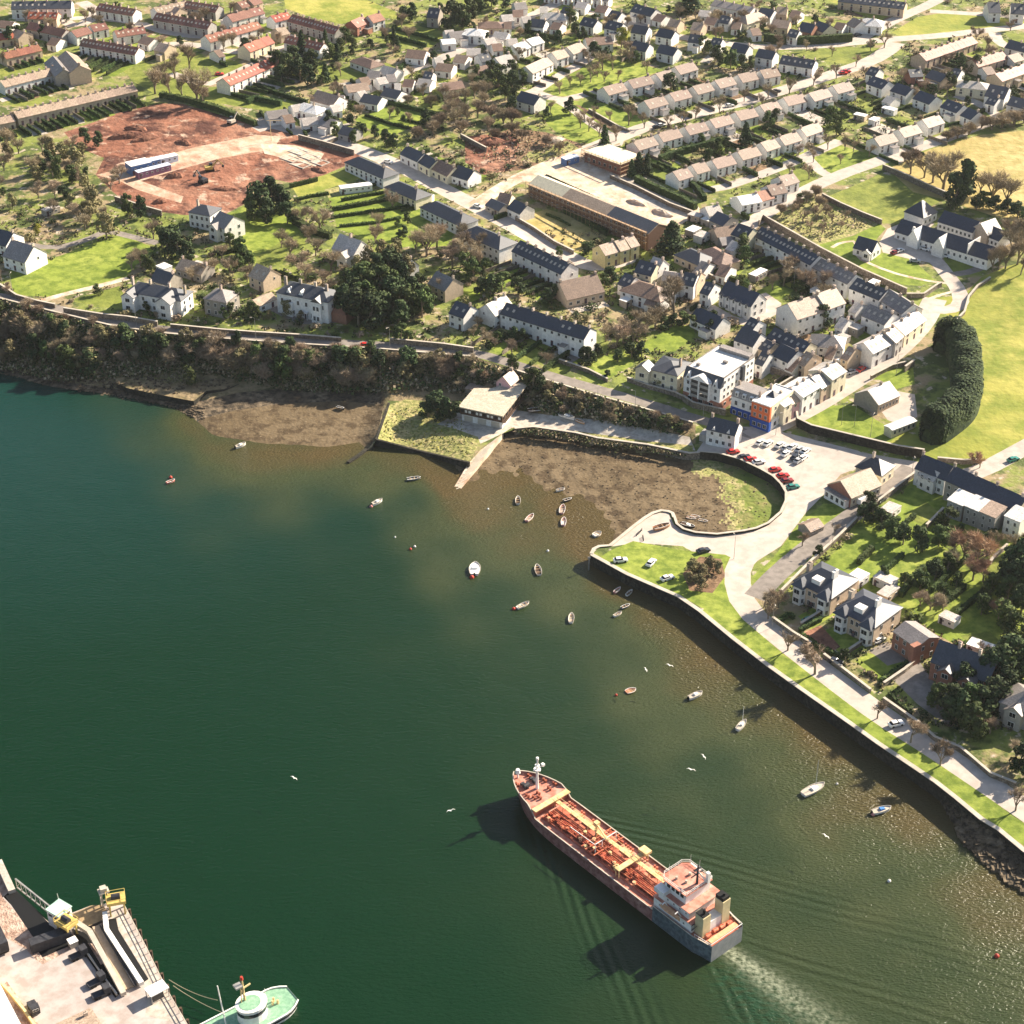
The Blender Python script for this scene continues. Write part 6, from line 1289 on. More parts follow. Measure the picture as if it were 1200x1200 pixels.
# generic composite: block with wings
def manor(name, a, c, L, W, He, Hr, roof, wall, label, zo=0, wings=(), cat='house', ch=(.1,.9), hip=1, rows=2, nw=5):
    zg = float(hgt((a[0]+c[0])/2, (a[1]+c[1])/2+He*scale_at(a[1])*.85)) + zo
    r, _ = frame(name, a, c, zg+He, label, cat, zg)
    b = MB(); b.box(0, L, 0, W, -2, He) if hip else gable_wall(b, 0, L, 0, W, -2, He, Hr); b.build('wall', M['wall_'+wall], r)
    b = MB(); (hip_roof if hip else gable_roof)(b, 0, L, 0, W, He, Hr); rf = b.build('roof', M['roof_'+roof], r)
    for x in ch: chimney(rf, x*L, W/2, He+Hr*.4, He+Hr+1.5, .7, 1.0, 3)
    for k in range(rows): wins(r, nw, .3, L-.3, -.03, [1.6+k*2.9], 0, 1.05, 1.5); wins(r, 2, .6, W-.6, L+.03, [1.6+k*2.9], HP, 1, 1.4, 'y')
    for (x0, x1, out, hh) in wings:
        b = MB(); pr = [(x0, -2), (x1, -2), (x1, hh), ((x0+x1)/2, hh+(x1-x0)*.35), (x0, hh)]
        vs = [(p[0], -out, p[1]) for p in pr]+[(p[0], 1.2, p[1]) for p in pr]; b.poly(vs, [(0,1,2,3,4),(9,8,7,6,5)]+[(k, 5+k, 5+(k+1) % 5, (k+1) % 5) for k in range(5)]); wg = b.build('wing', M['wall_'+wall], r)
        b = MB(); xm = (x0+x1)/2; zt = hh+(x1-x0)*.35
        for s, xe in ((-1, x0-.3), (1, x1+.3)): b.poly([(xe,-out-.2,hh-.15),(xm,-out-.2,zt+.04),(xm,3,zt+.04),(xe,3,hh-.15),(xe,-out-.2,hh+.05),(xm,-out-.2,zt+.26),(xm,3,zt+.26),(xe,3,hh+.05)], [(0,1,2,3),(4,7,6,5),(0,4,5,1),(1,5,6,2),(2,6,7,3),(3,7,4,0)])
        b.build('wing_roof', M['roof_'+roof], wg)
        for k in range(rows): window(wg, xm, -out-.03, 1.6+k*2.9, 0, min(1.8, (x1-x0)*.5), 1.5)
    return r
manor('villa', (148,342), (205,352), 22, 8.5, 6, 2.6, 'slate', 'white', 'long white double villa with dark slate roof and two projecting wings', wings=[(-.2,4.6,3.2,5.6),(14,20,4,6)], ch=(.02,.35,.7,.98), hip=1)
manor('stone_house', (239,350), (260,354), 9, 9, 6.2, 2.6, 'grey', 'stone', 'square grey stone house with white windows beside the long double villa', ch=(.5,), nw=3)
manor('white_house', (221,249), (243,253), 9.5, 8.5, 6, 2.4, 'slate', 'white', 'white hipped Georgian house at the edge of the red earth', ch=(.2,), nw=4)
manor('white_house', (247,262), (262,268), 8, 10, 5.5, 3.4, 'grey', 'white', 'white modern gabled house touching the hipped Georgian one', ch=(), wings=[(1,5.5,2,5)], nw=2, hip=0)
manor('gabled_house', (389,291), (409,298), 11, 9.5, 4.6, 4.2, 'pale', 'white', 'white steep-roofed gabled house amid brown trees behind the evergreen grove', wings=[(5.5,10,3.2,4.4)], ch=(.5,), hip=0, nw=3, rows=1)
manor('cream_villa', (762,433), (790,440), 10, 11, 6.4, 2.2, 'slate', 'cream', 'cream Victorian villa with two-storey bays above the beach bank', wings=[(-4.6,.2,1.8,6.4)], ch=(.85,), nw=3)
manor('dormered_block', (843,344), (877,358), 15, 8.5, 5, 3.6, 'navy', 'white', 'white block with navy roof and a row of small gabled dormers', wings=[(.6+k*2.9,2.4+k*2.9,.5,4.8) for k in range(5)], ch=(.3,.7), hip=0, nw=5)
# timbered house on the right, brick house, bow-windowed house
manor('timbered_house', (1091,775), (1132,790), 16, 9, 5.6, 4.2, 'slate', 'brick', 'half-timbered brick house with two steep front gables behind dark evergreens', wings=[(3,7.2,2.6,5.2),(9,13.2,3.2,5.2)], ch=(.35,.7), hip=0, nw=5)
r = manor('brick_house', (1047,740), (1070,756), 9, 8, 5.6, 1.6, 'grey', 'brick', 'red-brick modern house with grey mono roof behind the square front lawn', ch=(), hip=0, nw=3)
b = MB(); b.box(7.5, 9.15, -1.4, 1.4, -1, 6.4); b.build('brick_pier', M['wall_brick'], r)
manor('bow_windowed_house', (1172,823), (1192,831), 11, 10, 5.6, 3, 'grey', 'grey', 'grey bow-windowed house cut by the right edge of the view', wings=[(2,6.5,1.6,5.2)], ch=(.5,), nw=3)
# bay-windowed villas
for a, c, lab in (((931,681),(955,696),'grey bay-windowed villa with white roof box, nearer the grass triangle'), ((980,714),(1005,732),'grey bay-windowed villa with white roof box, beside the brick house')):
    zg = float(hgt(a[0]+10, a[1]+20)); r, _ = frame('bay_windowed_villa', a, c, zg+6, lab, 'villa', zg); L = 12.5; W = 13; He = 6
    r.rotation_euler[2] = R(-44)
    b = MB(); b.box(0, L, 0, W, -2, He); b.build('wall', M['wall_tan'], r)
    b = MB(); hip_roof(b, 0, L, 0, W, He, 3.4, .4, hipx=4.6); rf = b.build('roof', M['roof_navy'], r)
    b = MB(); b.box(4.6, 7.4, 1.5, 4.0, He+.6, He+2.5); b.build('roof_box', M['white_paint'], rf)
    chimney(rf, .6, 6, He, He+3.6, 1.0, 1.6, 4); chimney(rf, 9.2, 6, He+1.6, He+4.8, .7, 2.2, 4, 'white_paint')
    for x in (2.1, L-2.1):
        b = MB(); pts = [(x-1.9,0),(x-1.2,-1.5),(x+1.2,-1.5),(x+1.9,0)]; b.extr(pts, -2, He-.3); by = b.build('bay', M['wall_white'], r)
        for z in (1.4, 4.2):
            window(by, x, -1.53, z, 0, 1.9, 1.5)
            for s in (-1, 1): window(by, x+s*1.58, -.78, z, s*R(65), .9, 1.5)
        b = MB(); b.poly([(x-2.2,-1.8,He-.3),(x+2.2,-1.8,He-.3),(x+2.2,1.5,He-.3),(x-2.2,1.5,He-.3),(x,1.5,He+2),(x,0,He+2)], [(0,3,2,1),(0,1,5),(1,2,4,5),(3,0,5,4),(2,3,4)]); b.build('bay_roof', M['roof_navy'], by)
    wins(r, 2, 4.6, L-4.6, -.03, [1.4, 4.4], 0, 1.0, 1.6); door(r, L/2, -.05, -.2, 0); wins(r, 2, 1, W-1, L+.03, [1.6, 4.4], HP, .9, 1.4, 'y')
# long navy terrace on the right with rear additions
def range_(name, a, c, W, He, Hr, roof, wall, label, zoff=0, n=6, cat='building', ch=()):
    A, B, z = ridge_seg(*a, *c, He, Hr); ang = math.atan2(B.y-A.y, B.x-A.x); L = (B-A).xy.length
    r = empty(name, (A.x, A.y, z+zoff), ang, label, cat); b = MB(); gable_wall(b, 0, L, -W/2, W/2, -3, He, Hr); b.build('wall', M['wall_'+wall], r)
    b = MB(); gable_roof(b, 0, L, -W/2, W/2, He, Hr); rf = b.build('roof', M['roof_'+roof], r)
    for x in ch: chimney(rf, x*L, 0, He+Hr-.6, He+Hr+1.2)
    for z in ([1.5] if He < 4.4 else [1.5, 4.2]): wins(r, n, .4, L-.4, -W/2-.02, [z], 0, 1, 1.3); wins(r, n, .4, L-.4, W/2+.02, [z], math.pi, 1, 1.3)
    return r, L
range_('terrace_house', (1082,533), (1117,547), 8, 5.6, 3, 'navy', 'white', 'white-fronted navy-roofed end of the long terrace beside the walled lane', n=4, ch=(.0,))
r, L = range_('terrace', (1119,547), (1203,584), 8.5, 6, 3, 'navy', 'stone', 'long unbroken navy-roofed terrace with four lean-to houses behind it', n=10, ch=(.0,.3,.6,.95), cat='terrace')
for k, (px, py, rm, wm, lab) in enumerate([(1126,583,'white','grey','leftmost'),(1146,590,'white','grey','second'),(1164,597,'tan','grey','third'),(1193,602,'white','white','rightmost')]):
    zg = float(hgt(px, py+16)); c = P(px, py, zg+6.2); o = empty('rear_wing', (c.x, c.y, zg), R(-44), 'tall flat-topped rear wing of the long navy terrace, %s of four' % lab, 'house', 'rear wings of the navy terrace')
    b = MB(); b.poly([(-2.6,-3,-2),(2.6,-3,-2),(2.6,3,-2),(-2.6,3,-2),(-2.6,-3,5.6),(2.6,-3,5.6),(2.6,3,6.6),(-2.6,3,6.6)], [(0,1,5,4),(1,2,6,5),(2,3,7,6),(3,0,4,7),(0,3,2,1),(4,5,6,7)]); b.build('wall', M['wall_'+wm], o)
    b = MB(); b.poly([(-2.8,-3.2,5.6),(2.8,-3.2,5.6),(2.8,3.2,6.7),(-2.8,3.2,6.7),(-2.8,-3.2,5.8),(2.8,-3.2,5.8),(2.8,3.2,6.9),(-2.8,3.2,6.9)], [(0,3,2,1),(4,5,6,7),(0,1,5,4),(1,2,6,5),(2,3,7,6),(3,0,4,7)]); b.build('roof', M['roof_'+rm], o)
    for z in (1.5, 4.2): wins(o, 2, -2.2, 2.2, -3.03, [z], 0, .8, 1.3)
manor('gate_house', (1076,556), (1090,563), 6, 5, 4.5, 2.2, 'pale', 'white', 'small white gabled annexe at the left end of the navy terrace', ch=(), hip=0, nw=2)
# old school with brick end, dark hipped lodge
r, L = range_('school_house', (985,564), (1020,549), 10, 3.2, 3.6, 'tan', 'cream', 'brown-tiled school hall with red-brick gable and white porch at the square', n=7, cat='hall')
b = MB(); b.box(-1.8, 0, -4.4, 4.4, -2, 2.6); b.build('porch', M['wall_white'], r); b = MB(); b.box(-2.1, .1, -4.7, 4.7, 2.6, 2.8); b.build('porch_roof', M['roof_grey'], r); b = MB(); gable_wall(b, -.12, .0, -5.0, 5.0, -1, 3.1, 3.5); b.build('brick_gable', M['wall_brick'], r)
for k in range(4): window(r, -1.84, -3.3+k*2.2, 1.2, -HP, 1.2, 1.6)
manor('hipped_lodge', (1003,547), (1027,556), 9, 8, 4, 3.2, 'slate', 'cream', 'dark hip-roofed cream lodge behind the brown-tiled school hall', ch=(.4,), nw=3, rows=1)
# hall in the lawn by the main street
r, L = range_('parish_hall', (1017,458), (1042,447), 10, 3.2, 3.2, 'pale', 'tan', 'tan-walled pale-roofed hall on the lawn beside the cypress crescent', n=6, cat='hall', ch=(.6,))
b = MB(); gable_wall(b, -.3, -.01, -5.1, 5.1, -1, 3.3, 3.3); b.build('dark_gable', M['wall_stone'], r)
r, L = range_('portable_cabin', (1041,501), (1070,490), 3.4, 2.6, .35, 'white', 'cream', 'long white portable cabin on the grass by the cypress crescent', n=5, cat='cabin')
r, L = range_('garden_shelter', (943,615), (959,608), 5, 1.7, 1.3, 'brown', 'stone', 'small brown open shelter on the triangle of grass', n=2, cat='shelter')
# school on the right
zs = 14
r, L = range_('school', (1057,257), (1166,290), 8.5, 3.4, 3.6, 'navy', 'white', 'long white school building with navy slate roof and two white gables', n=16, cat='school')
for x in (9, 20):
    b = MB(); pr = [(x-2.4,-1),(x+2.4,-1),(x+2.4,3.4),(x,7.2),(x-2.4,3.4)]; vs = [(p[0],-6.4,p[1]) for p in pr]+[(p[0],0,p[1]) for p in pr]; b.poly(vs, [(0,1,2,3,4),(9,8,7,6,5)]+[(k,5+k,5+(k+1)%5,(k+1)%5) for k in range(5)]); b.build('entrance_gable', M['wall_white'], r)
b = MB(); b.box(L*.78, L*.78+.3, -4.6, 4.6, 3.3, 7.5); b.build('parapet', M['wall_white'], r); b = MB(); b.cyl((7,-2.4,5),(7,-2.4,6.6),.9,.5,8); b.build('roof_light', M['white_paint'], r)
range_('school_wing', (1107,247), (1148,260), 8, 3.2, 3.2, 'navy', 'white', 'rear wing of the school under the huge dark evergreen', n=8, cat='school')
manor('school_pavilion', (1082,256), (1098,249), 9, 9, 3.4, 5.0, 'navy', 'white', 'pyramid-roofed navy pavilion at the rear of the school', ch=(), nw=3, rows=1)
range_('school_hall', (1149,262), (1166,256), 8, 4, 3.4, 'pale', 'tan', 'pale gabled school hall at the right of the rear wing', n=3, cat='hall')
range_('school_annexe', (1160,264), (1180,272), 8, 3.2, 2.6, 'navy', 'white', 'navy-roofed school annexe at the far right end', n=4, cat='annexe')
manor('school_lodge', (1000,290), (1021,296), 8, 7, 3.0, 3.4, 'navy', 'white', 'small steep navy-roofed lodge by the looping school footpath', ch=(), hip=0, nw=2, rows=1, wings=[(4.5,7.8,1.2,2.8)])
# unfinished long building and brick shell on the building site
r, L = range_('unfinished_school', (631,206), (772,263), 11, 5.4, 2.4, 'tan', 'shaded_brick', 'long half-roofed brick building under construction, its front in shade', n=22, cat='building')  # dark brick tone: the front's shade is put into the wall colour
b = MB(); b.poly([(-.2,-5.8,5.35),(19,-5.8,5.35),(19,0,8.0),(-.2,0,8.0)], [(0,1,2,3)]); b.poly([(-.2,0,8.0),(19,0,8.0),(19,5.8,5.35),(-.2,5.8,5.35)], [(0,1,2,3)]); b.v = [(x, y, z+.2) for x, y, z in b.v]; b.build('boarded_roof', M['wall_cream'], r)
b = MB(); b.poly([(44,-5.8,5.35),(L,-5.8,5.35),(L,0,8.0),(44,0,8.0)], [(0,1,2,3)]); b.v = [(x, y, z+.22) for x, y, z in b.v]; b.build('slate_patch', M['roof_slate'], r)
b = MB()
for z in (2.2, 4.4, 6.4): b.bar((0,-6.6,z), (L,-6.6,z), .9, .08)
for k in range(32): b.bar((L*k/31,-7.0,-1), (L*k/31,-7.0,7.6), .09, .09)
b.build('scaffold', M['timber'], r)
c = G(718,192); r = empty('unfinished_block', c, R(-45), 'square brick block under construction with yellow insulation boards on top', 'building')
b = MB(); b.box(-10, 10, -6.5, 6.5, -1, 4.2); b.build('wall', M['wall_brick'], r); b = MB(); b.box(-10.4, 10.4, -6.9, 6.9, 4.2, 4.5); b.build('roof_deck', M['wall_cream'], r)
b = MB()
for z in (1.4, 3.2, 5.2):
    for s in ((-11,-7.5,11,-7.5),(11,-7.5,11,7.5),(-11,-7.5,-11,7.5)): b.bar((s[0],s[1],z),(s[2],s[3],z),.5,.08)
for k in range(12): b.bar((-11+2*k,-7.6,-1),(-11+2*k,-7.6,6),.1,.1)
for k in range(8): b.bar((11.1,-7.5+2.1*k,-1),(11.1,-7.5+2.1*k,6),.1,.1)
b.build('scaffold', M['timber'], r); wins(r, 6, -9, 9, -6.52, [1.6], 0, 1.4, 1.6)
def cabin(px, py, ang, L, W, H, wall, roof, label, cat='cabin'):
    r = empty('site_cabin', G(px, py), ang, label, cat); b = MB(); b.box(-L/2, L/2, -W/2, W/2, -.3, H); b.build('wall', M[wall], r); b = MB(); b.box(-L/2-.1, L/2+.1, -W/2-.1, W/2+.1, H, H+.18); b.build('roof', M[roof], r)
    wins(r, max(2, int(L/2.4)), -L/2+.3, L/2-.3, -W/2-.03, [H*.6], 0, .9, .8); door(r, -L/2+.9, -W/2-.05, 0, 0, .8, min(2, H-.3)); return r
mat('wall_steelblue', [(.10,.18,.36),(.14,.22,.40)], (.8,)); mat('wall_violet', [(.30,.16,.24),(.24,.12,.18)], (.8,)); mat('wall_paleblue', [(.55,.62,.72)], (.8,))
cabin(163,201, R(35), 9, 6, 4, 'wall_steelblue', 'white_paint', 'tall blue site shed on the red earth'); cabin(181,194, R(35), 10, 3.6, 2.8, 'wall_steelblue', 'wall_paleblue', 'middle blue-and-white site cabin on the red earth'); cabin(197,190, R(35), 8, 3.4, 2.6, 'wall_paleblue', 'white_paint', 'pale site cabin at the far end of the cabin row')
cabin(180,204, R(37), 15, 3, 2.7, 'wall_violet', 'wall_paleblue', 'long violet-sided site cabin in front of the blue ones'); cabin(668,191, R(35), 7, 3.4, 2.6, 'wall_steelblue', 'wall_paleblue', 'blue cabin beside the square unfinished block')
cabin(417,224, R(18), 13, 3.6, 2.4, 'wall_white', 'white_paint', 'long white shed across the garden strips', 'shed')
for k, (px, py, lab) in enumerate([(437,222,'x'),(487,233,'left of two white garages under the street'),(499,236,'right of two white garages under the street')]):
    if lab != 'x': cabin(px, py, R(-35), 5, 5, 2.4, 'wall_white', 'white_paint', 'small white flat-roofed garage, '+lab, 'garage')
# scattered sheds of the village yards, by hand
SH = [(812,275,'long white caravan beside the dark hipped bungalow'),(822,282,'grey caravan beside the workshop'),(893,292,'white shed in the yard under the shaded terrace'),(905,298,'pale shed in the yard under the shaded terrace, second'),(830,262,'white lean-to near the crossroads'),(815,258,'pale flat shed near the crossroads'),(888,326,'small white greenhouse in the long lawn'),(735,357,'white flat shed below the dark-roofed cottage'),(695,345,'small pale shed by the brown-tiled house'),(1022,338,'white flat annexe by the grey villa'),(985,400,'brown shed in the gardens above the main street'),(1000,390,'tan shed in the gardens above the main street'),(958,345,'white garage at the end of the pink-grey house'),(975,437,'white canopy over the car yard, larger'),(988,428,'white canopy over the car yard, smaller'),(1040,700,'pale summerhouse in the right-hand gardens'),(1037,686,'pale stone shed behind the second bay villa'),(1112,730,'small pale tent-like shed in the right garden'),(1150,765,'white wide outbuilding behind the timbered house'),(1005,683,'white flat annexe behind the first bay villa'),(846,417,'grey shed behind the flat white roof'),(1043,602,'pale shed at the lane wall'),(193,319,'white shed by the left-hand evergreens'),(60,250,'tan shed in the left wood gardens'),(1008,140,'white shed in the estate gardens'),(1024,146,'second white shed in the estate gardens'),(1042,133,'third white shed in the estate gardens')]
for k, (px, py, lab) in enumerate(SH):
    cabin(px, py, R(random.choice([-42, 48, -35, 50])), random.uniform(4.5, 7.5), random.uniform(3, 4.2), random.uniform(2.1, 2.7), random.choice(['wall_white','wall_tan','wall_stone']), 'white_paint' if 'white' in lab else 'roof_pale', lab, 'shed')

# ---------------------------------------------------------------- walls and fences
def wall(pts, h, lab, th=.45, m='stone_wall', name='stone_wall', cat='wall'):
    if h >= 3: return wall_line(pts, 0, h, th, name, 'quay_stone', lab, cat, base=-.8, cop='coping')  # tall walls: shade on the near face put in as darker stone colour
    return wall_line(pts, 0, h, th, name, m, lab, cat, base=-.8, cop='coping' if m == 'stone_wall' else None)
WL = [([(933,492),(934,500),(950,508),(1000,520),(1050,532),(1082,537)],3.2,'high dark curving wall between the square and the big lawn'),
 ([(889,265),(893,258),(900,262),(960,296),(1010,322),(1062,345)],2.4,'long wall behind the shaded terrace'),
 ([(1034,199),(1060,210),(1090,224),(1112,233)],2.4,'field wall between the square lawn and hay field'),
 ([(963,232),(985,243),(1010,254),(1033,263)],2.0,'wall between the walled waste ground and square lawn'),
 ([(0,337),(20,350),(45,357),(65,361)],1.6,'left end of the bluff road wall under the big lawn'),
 ([(75,366),(120,373),(150,376),(185,382)],1.8,'bluff road wall below the long double villa'),
 ([(200,384),(260,390),(300,393),(350,396),(400,400)],1.4,'bluff road wall below the white villa'),
 ([(0,352),(60,367),(130,384),(190,393),(270,400),(340,405),(440,411),(560,421)],1.0,'low parapet on the river side of the bluff road'),
 ([(457,402),(520,408),(555,413)],1.8,'bluff road wall below the evergreen grove'),
 ([(600,435),(650,451),(700,466),(760,483),(812,498)],1.0,'parapet at the top of the beach bank'),
 ([(735,447),(757,455),(790,464),(803,470)],1.6,'garden wall of the cream villa'),([(655,425),(690,437),(712,448)],1.4,'garden wall below the small village park'),
 ([(800,470),(812,478),(850,487)],2.2,'boundary wall curving round the white block'),
 ([(350,164),(380,172),(415,182)],2.4,'block wall at the red-earth corner'),
 ([(135,236),(165,246),(190,253)],2.2,'ruined wall under the red earth'),([(540,162),(555,170),(570,178)],2.0,'wall between the brown wood and waste ground'),
 ([(604,258),(625,270),(650,287),(672,298)],1.6,'wall between the hay patch and long street'),([(632,198),(625,208)],.01,'x'),
 ([(715,209),(745,222),(785,242),(812,252)],1.6,'wall behind the concrete slab'),
 ([(888,432),(915,440),(930,447),(905,462)],2.2,'yard wall behind the cream corner building'),
 ([(1012,604),(1040,583),(1075,556)],1.8,'lane wall of the shaded gardens, upper part'),([(915,697),(950,662),(985,630),(1005,610)],1.6,'lane wall of the shaded gardens, lower part'),
 ([(905,727),(930,745),(950,757)],1.2,'low promenade wall before the bay-windowed villas'),([(965,770),(985,785),(1020,812)],1.2,'low promenade wall before the square lawn'),([(1035,822),(1075,850),(1095,868),(1125,880),(1160,910),(1190,922)],1.3,'low promenade wall before the dark evergreens'),
 ([(938,735),(965,718),(982,708)],1.4,'wall between the two bay-windowed villas'),([(985,772),(1010,755),(1030,745)],1.4,'wall right of the second bay-windowed villa'),([(1035,805),(1060,788),(1075,775)],1.4,'wall beside the tarmac drive'),
 ([(1062,349),(1082,349),(1098,338),(1103,336)],1.8,'stone wall sweeping to the school gate'),([(1118,380),(1130,368),(1135,350),(1145,338),(1160,328)],1.2,'field wall curving past the school gate'),
 ([(1060,436),(1071,428)],2.2,'wall stub left of the cypress crescent'),([(1020,445),(1045,432),(1062,428)],1.5,'wall along the main street lawn'),
 ([(1098,541),(1130,544),(1148,543)],1.6,'wall under the russet bush'),([(830,325),(850,335),(872,345)],1.6,'wall through the village allotments'),
 ([(1085,620),(1100,605),(1105,600)],1.6,'wall dividing the lawns behind the navy terrace'),([(1180,642),(1165,655),(1160,662)],1.4,'wall in the far right gardens'),
 ([(480,190),(500,200),(515,207)],1.2,'front wall of the three houses above the street'),([(690,130),(725,150),(738,155)],1.0,'low wall along the bare bed on the estate green')]
for pts, h_, lab in WL:
    if lab != 'x': wall(pts, h_, lab)

# ---------------------------------------------------------------- the tanker
ship = empty('tanker_ship', (SHIP_A.x, SHIP_A.y, 0), SHIP_ANG, 'red-decked coastal tanker with white bridge and twin yellow funnels under way', 'ship')
mat('hull_red', [(.28,.14,.125),(.38,.23,.20),(.17,.07,.06)], (.15,.8), .55); mat('hull_grey', [(.10,.14,.158),(.15,.19,.205),(.06,.08,.09)], (.2,.9), .5)
mat('deck_red', [(.50,.165,.10),(.60,.25,.16),(.36,.09,.055)], (.12,.7), .6); mat('deck_pink', [(.58,.27,.20),(.64,.36,.27),(.44,.16,.11)], (.1,.6), .6); mat('pipe_red', [(.55,.14,.07),(.68,.26,.13),(.30,.06,.04)], (.5,2.0), .5)
mat('funnel_yellow', [(.66,.57,.34),(.56,.47,.27)], (.5,), .5); mat('walk_yellow', [(.70,.55,.28),(.55,.38,.18)], (.8,), .6); mat('deck_orange', [(.62,.32,.16),(.70,.42,.24)], (.8,), .6); mat('transom_grey', [(.22,.23,.235),(.30,.30,.30)], (.5,), .5); mat('ship_white', [(.86,.84,.80),(.76,.73,.68)], (.6,), .5)
mat('grime_red', [(.10,.022,.014),(.20,.05,.03),(.36,.11,.06)], (.4,1.5), .7)  # dark red for bollards and for the shade painted among the cargo pipes
def hb(x):   # half beam at deck
    if x < 4: return 5.1+x*.16
    if x < 52: return 5.9
    return 5.9*max(0, 1-((x-52)/19.2)**2.9)**.8
def hz(x): return 4.8 if x < 16.5 else (3.7 if x < 57 else 3.7+min(1, (x-57)/2)*2.6)
stn = [-1,0,2,4,8,12,16.4,16.6,22,28,34,40,46,50,54,56.8,58.2,60,62,64,66,67.5,68.8,69.8,70.6,71.1]
b = MB(); ring = []
for x in stn:
    h = hb(x); z = hz(x); f = max(0, (x-50)/21); wl = h*(1-.45*f**1.5); sx = -1.3*0; rk = -2.8*f**3
    ring.append([(x+rk, s*wl*.9, -2.5) for s in (1,)] + [(x+rk*.7, wl, .4), (x, h, z), (x, h-.12, z), (x, -(h-.12), z), (x, -h, z), (x+rk*.7, -wl, .4), (x+rk, -wl*.9, -2.5)])
for A_, B_ in zip(ring, ring[1:]):
    n0 = len(b.v); b.v += A_+B_; mi = 1 if A_[2][0] < 16.5 else 0
    for k in (0, 1, 2): b.f.append((n0+k, n0+k+1, n0+8+k+1, n0+8+k)); b.m.append(mi)
    for k in (4, 5, 6): b.f.append((n0+k, n0+k+1, n0+8+k+1, n0+8+k)); b.m.append(mi)
b.face(ring[0][::-1], 2)
b.build('hull', [M['hull_red'], M['hull_grey'], M['transom_grey']], ship)
def deckpoly(x0, x1, z, inset, name, m, n=16):
    xs = [x0+(x1-x0)*k/n for k in range(n+1)]; l = [(x, max(.05, hb(x)-inset), z) for x in xs]; r_ = [(x, -max(.05, hb(x)-inset), z) for x in reversed(xs)]
    b = MB(); b.face(l+r_); b.face([(p[0], p[1], z-.3) for p in (l+r_)][::-1]); return b.build(name, M[m], ship)
deckpoly(-.9, 16.5, 4.3, .15, 'poop_deck', 'deck_red'); deckpoly(16.5, 58, 3.1, .12, 'main_deck', 'deck_pink'); deckpoly(58, 70.6, 5.6, .15, 'forecastle_deck', 'deck_pink')
b = MB(); h = hb(58); b.box(57.9, 58.15, -h+.2, h-.2, 2.9, 5.6); b.build('forecastle_bulkhead', M['deck_red'], ship)
b = MB(); b.box(56.8, 58.3, -h+.1, h-.1, 5.5, 5.75); b.build('forecastle_break', M['walk_yellow'], ship)
for s in (-1, 1):   # bulwark capping, pale
    b = MB(); xs = [x for x in stn if x >= 0]
    for x0, x1 in zip(xs, xs[1:]):
        b.bar((x0, s*hb(x0), hz(x0)+.03), (x1, s*hb(x1), hz(x1)+.03), .26, .12)
    b.build('bulwark_rail', M['coping'], ship)
b = MB(); b.box(17, 56.5, -2.3, 3.9, 3.12, 3.55); b.build('trunk_deck', M['deck_red'], ship)
b = MB(); b.box(17.5, 56, -.7, 3.5, 3.56, 3.62); b.build('pipe_shade', M['grime_red'], ship)  # dark strip paints the shadow below the cargo pipes
# pipes along the port half
rs = random.Random(5)
for k in range(8):
    y = -.2+k*.47; b = MB(); x = 18.0
    while x < 55:
        l = rs.uniform(4, 12); b.cyl((x, y, 3.95+rs.uniform(0,.25)), (min(x+l, 56), y, 3.95+rs.uniform(0,.25)), .13+.05*(k % 3), None, 6); x += l+rs.uniform(.2, 1.5)
    b.build('cargo_pipe', M['pipe_red'], ship)
for k in range(26):
    x = rs.uniform(19, 55); y = rs.uniform(.4, 4); b = MB(); b.cyl((x, y, 3.5), (x, y, 4.6+rs.uniform(0,.5)), .25, .2, 8); b.cyl((x, y, 4.6), (x, y, 4.75), .45, .45, 8); b.bar((x-.6, y, 4.3), (x+.6, y, 4.3), .2); b.build('tank_hatch', M[rs.choice(['pipe_red','deck_orange','pipe_red','walk_yellow'])], ship)
for k in range(14):
    x = rs.uniform(20, 56); b = MB(); b.cyl((x, -4.6, 3.1), (x, -4.6, 3.8), .2, .28, 8); b.cyl((x+.8, -4.6, 3.1), (x+.8, -4.6, 3.8), .2, .28, 8); b.build('bollard', M['deck_red'], ship)
b = MB(); b.box(18.5, 57.5, -2.0, -.9, 5.0, 5.12)
for k in range(14): x = 19+k*2.95; b.bar((x,-1.95,3.2),(x,-1.95,5.1),.12); b.bar((x,-.95,3.2),(x,-.95,5.1),.12)
for y in (-2.05, -.85):
    b.bar((18.5,y,6.0),(57.5,y,6.0),.07)
    for k in range(20): b.bar((18.6+k*2.04,y,5.1),(18.6+k*2.04,y,6.0),.05)
b.build('catwalk', M['walk_yellow'], ship)
b = MB(); b.box(29, 30.4, -5.2, 4.6, 5.5, 5.75); 
for y in (-5, -2.6, 2.2, 4.4): b.bar((29.2,y,3.1),(29.2,y,5.6),.18); b.bar((30.2,y,3.1),(30.2,y,5.6),.18)
b.box(28.4, 31, -5.4, -3.4, 5.8, 6.5); b.build('cross_walkway', M['walk_yellow'], ship)
b = MB()
for k in range(6): y = -4.4+k*1.75; b.cyl((38, y, 4.4),(41.5, y, 4.4), .18, None, 7); 
for x in (37.6, 39, 40.4, 41.8): b.cyl((x,-5,4.6),(x,4.6,4.6),.16,None,7)
b.build('cargo_manifold', M['pipe_red'], ship)
b = MB(); b.cyl((43,-1.4,3.2),(43,-1.4,7.4),.35,.3,8); b.bar((43,-1.4,7.3),(37.5,.4,7.0),.35); b.box(42.4,43.6,-2,-.8,6.8,7.8); b.build('hose_crane', M['walk_yellow'], ship)
b = MB(); b.bar((38.5,-3.5,6.6),(38.5,3.2,6.6),.16); 
for y in (-3.5,-1.2,1,3.2): b.bar((38.5,y,3.4),(38.5,y,6.6),.14)
b.bar((38.5,3.2,6.4),(47,3.4,6.4),.12); b.build('pipe_gantry', M['white_paint'], ship)
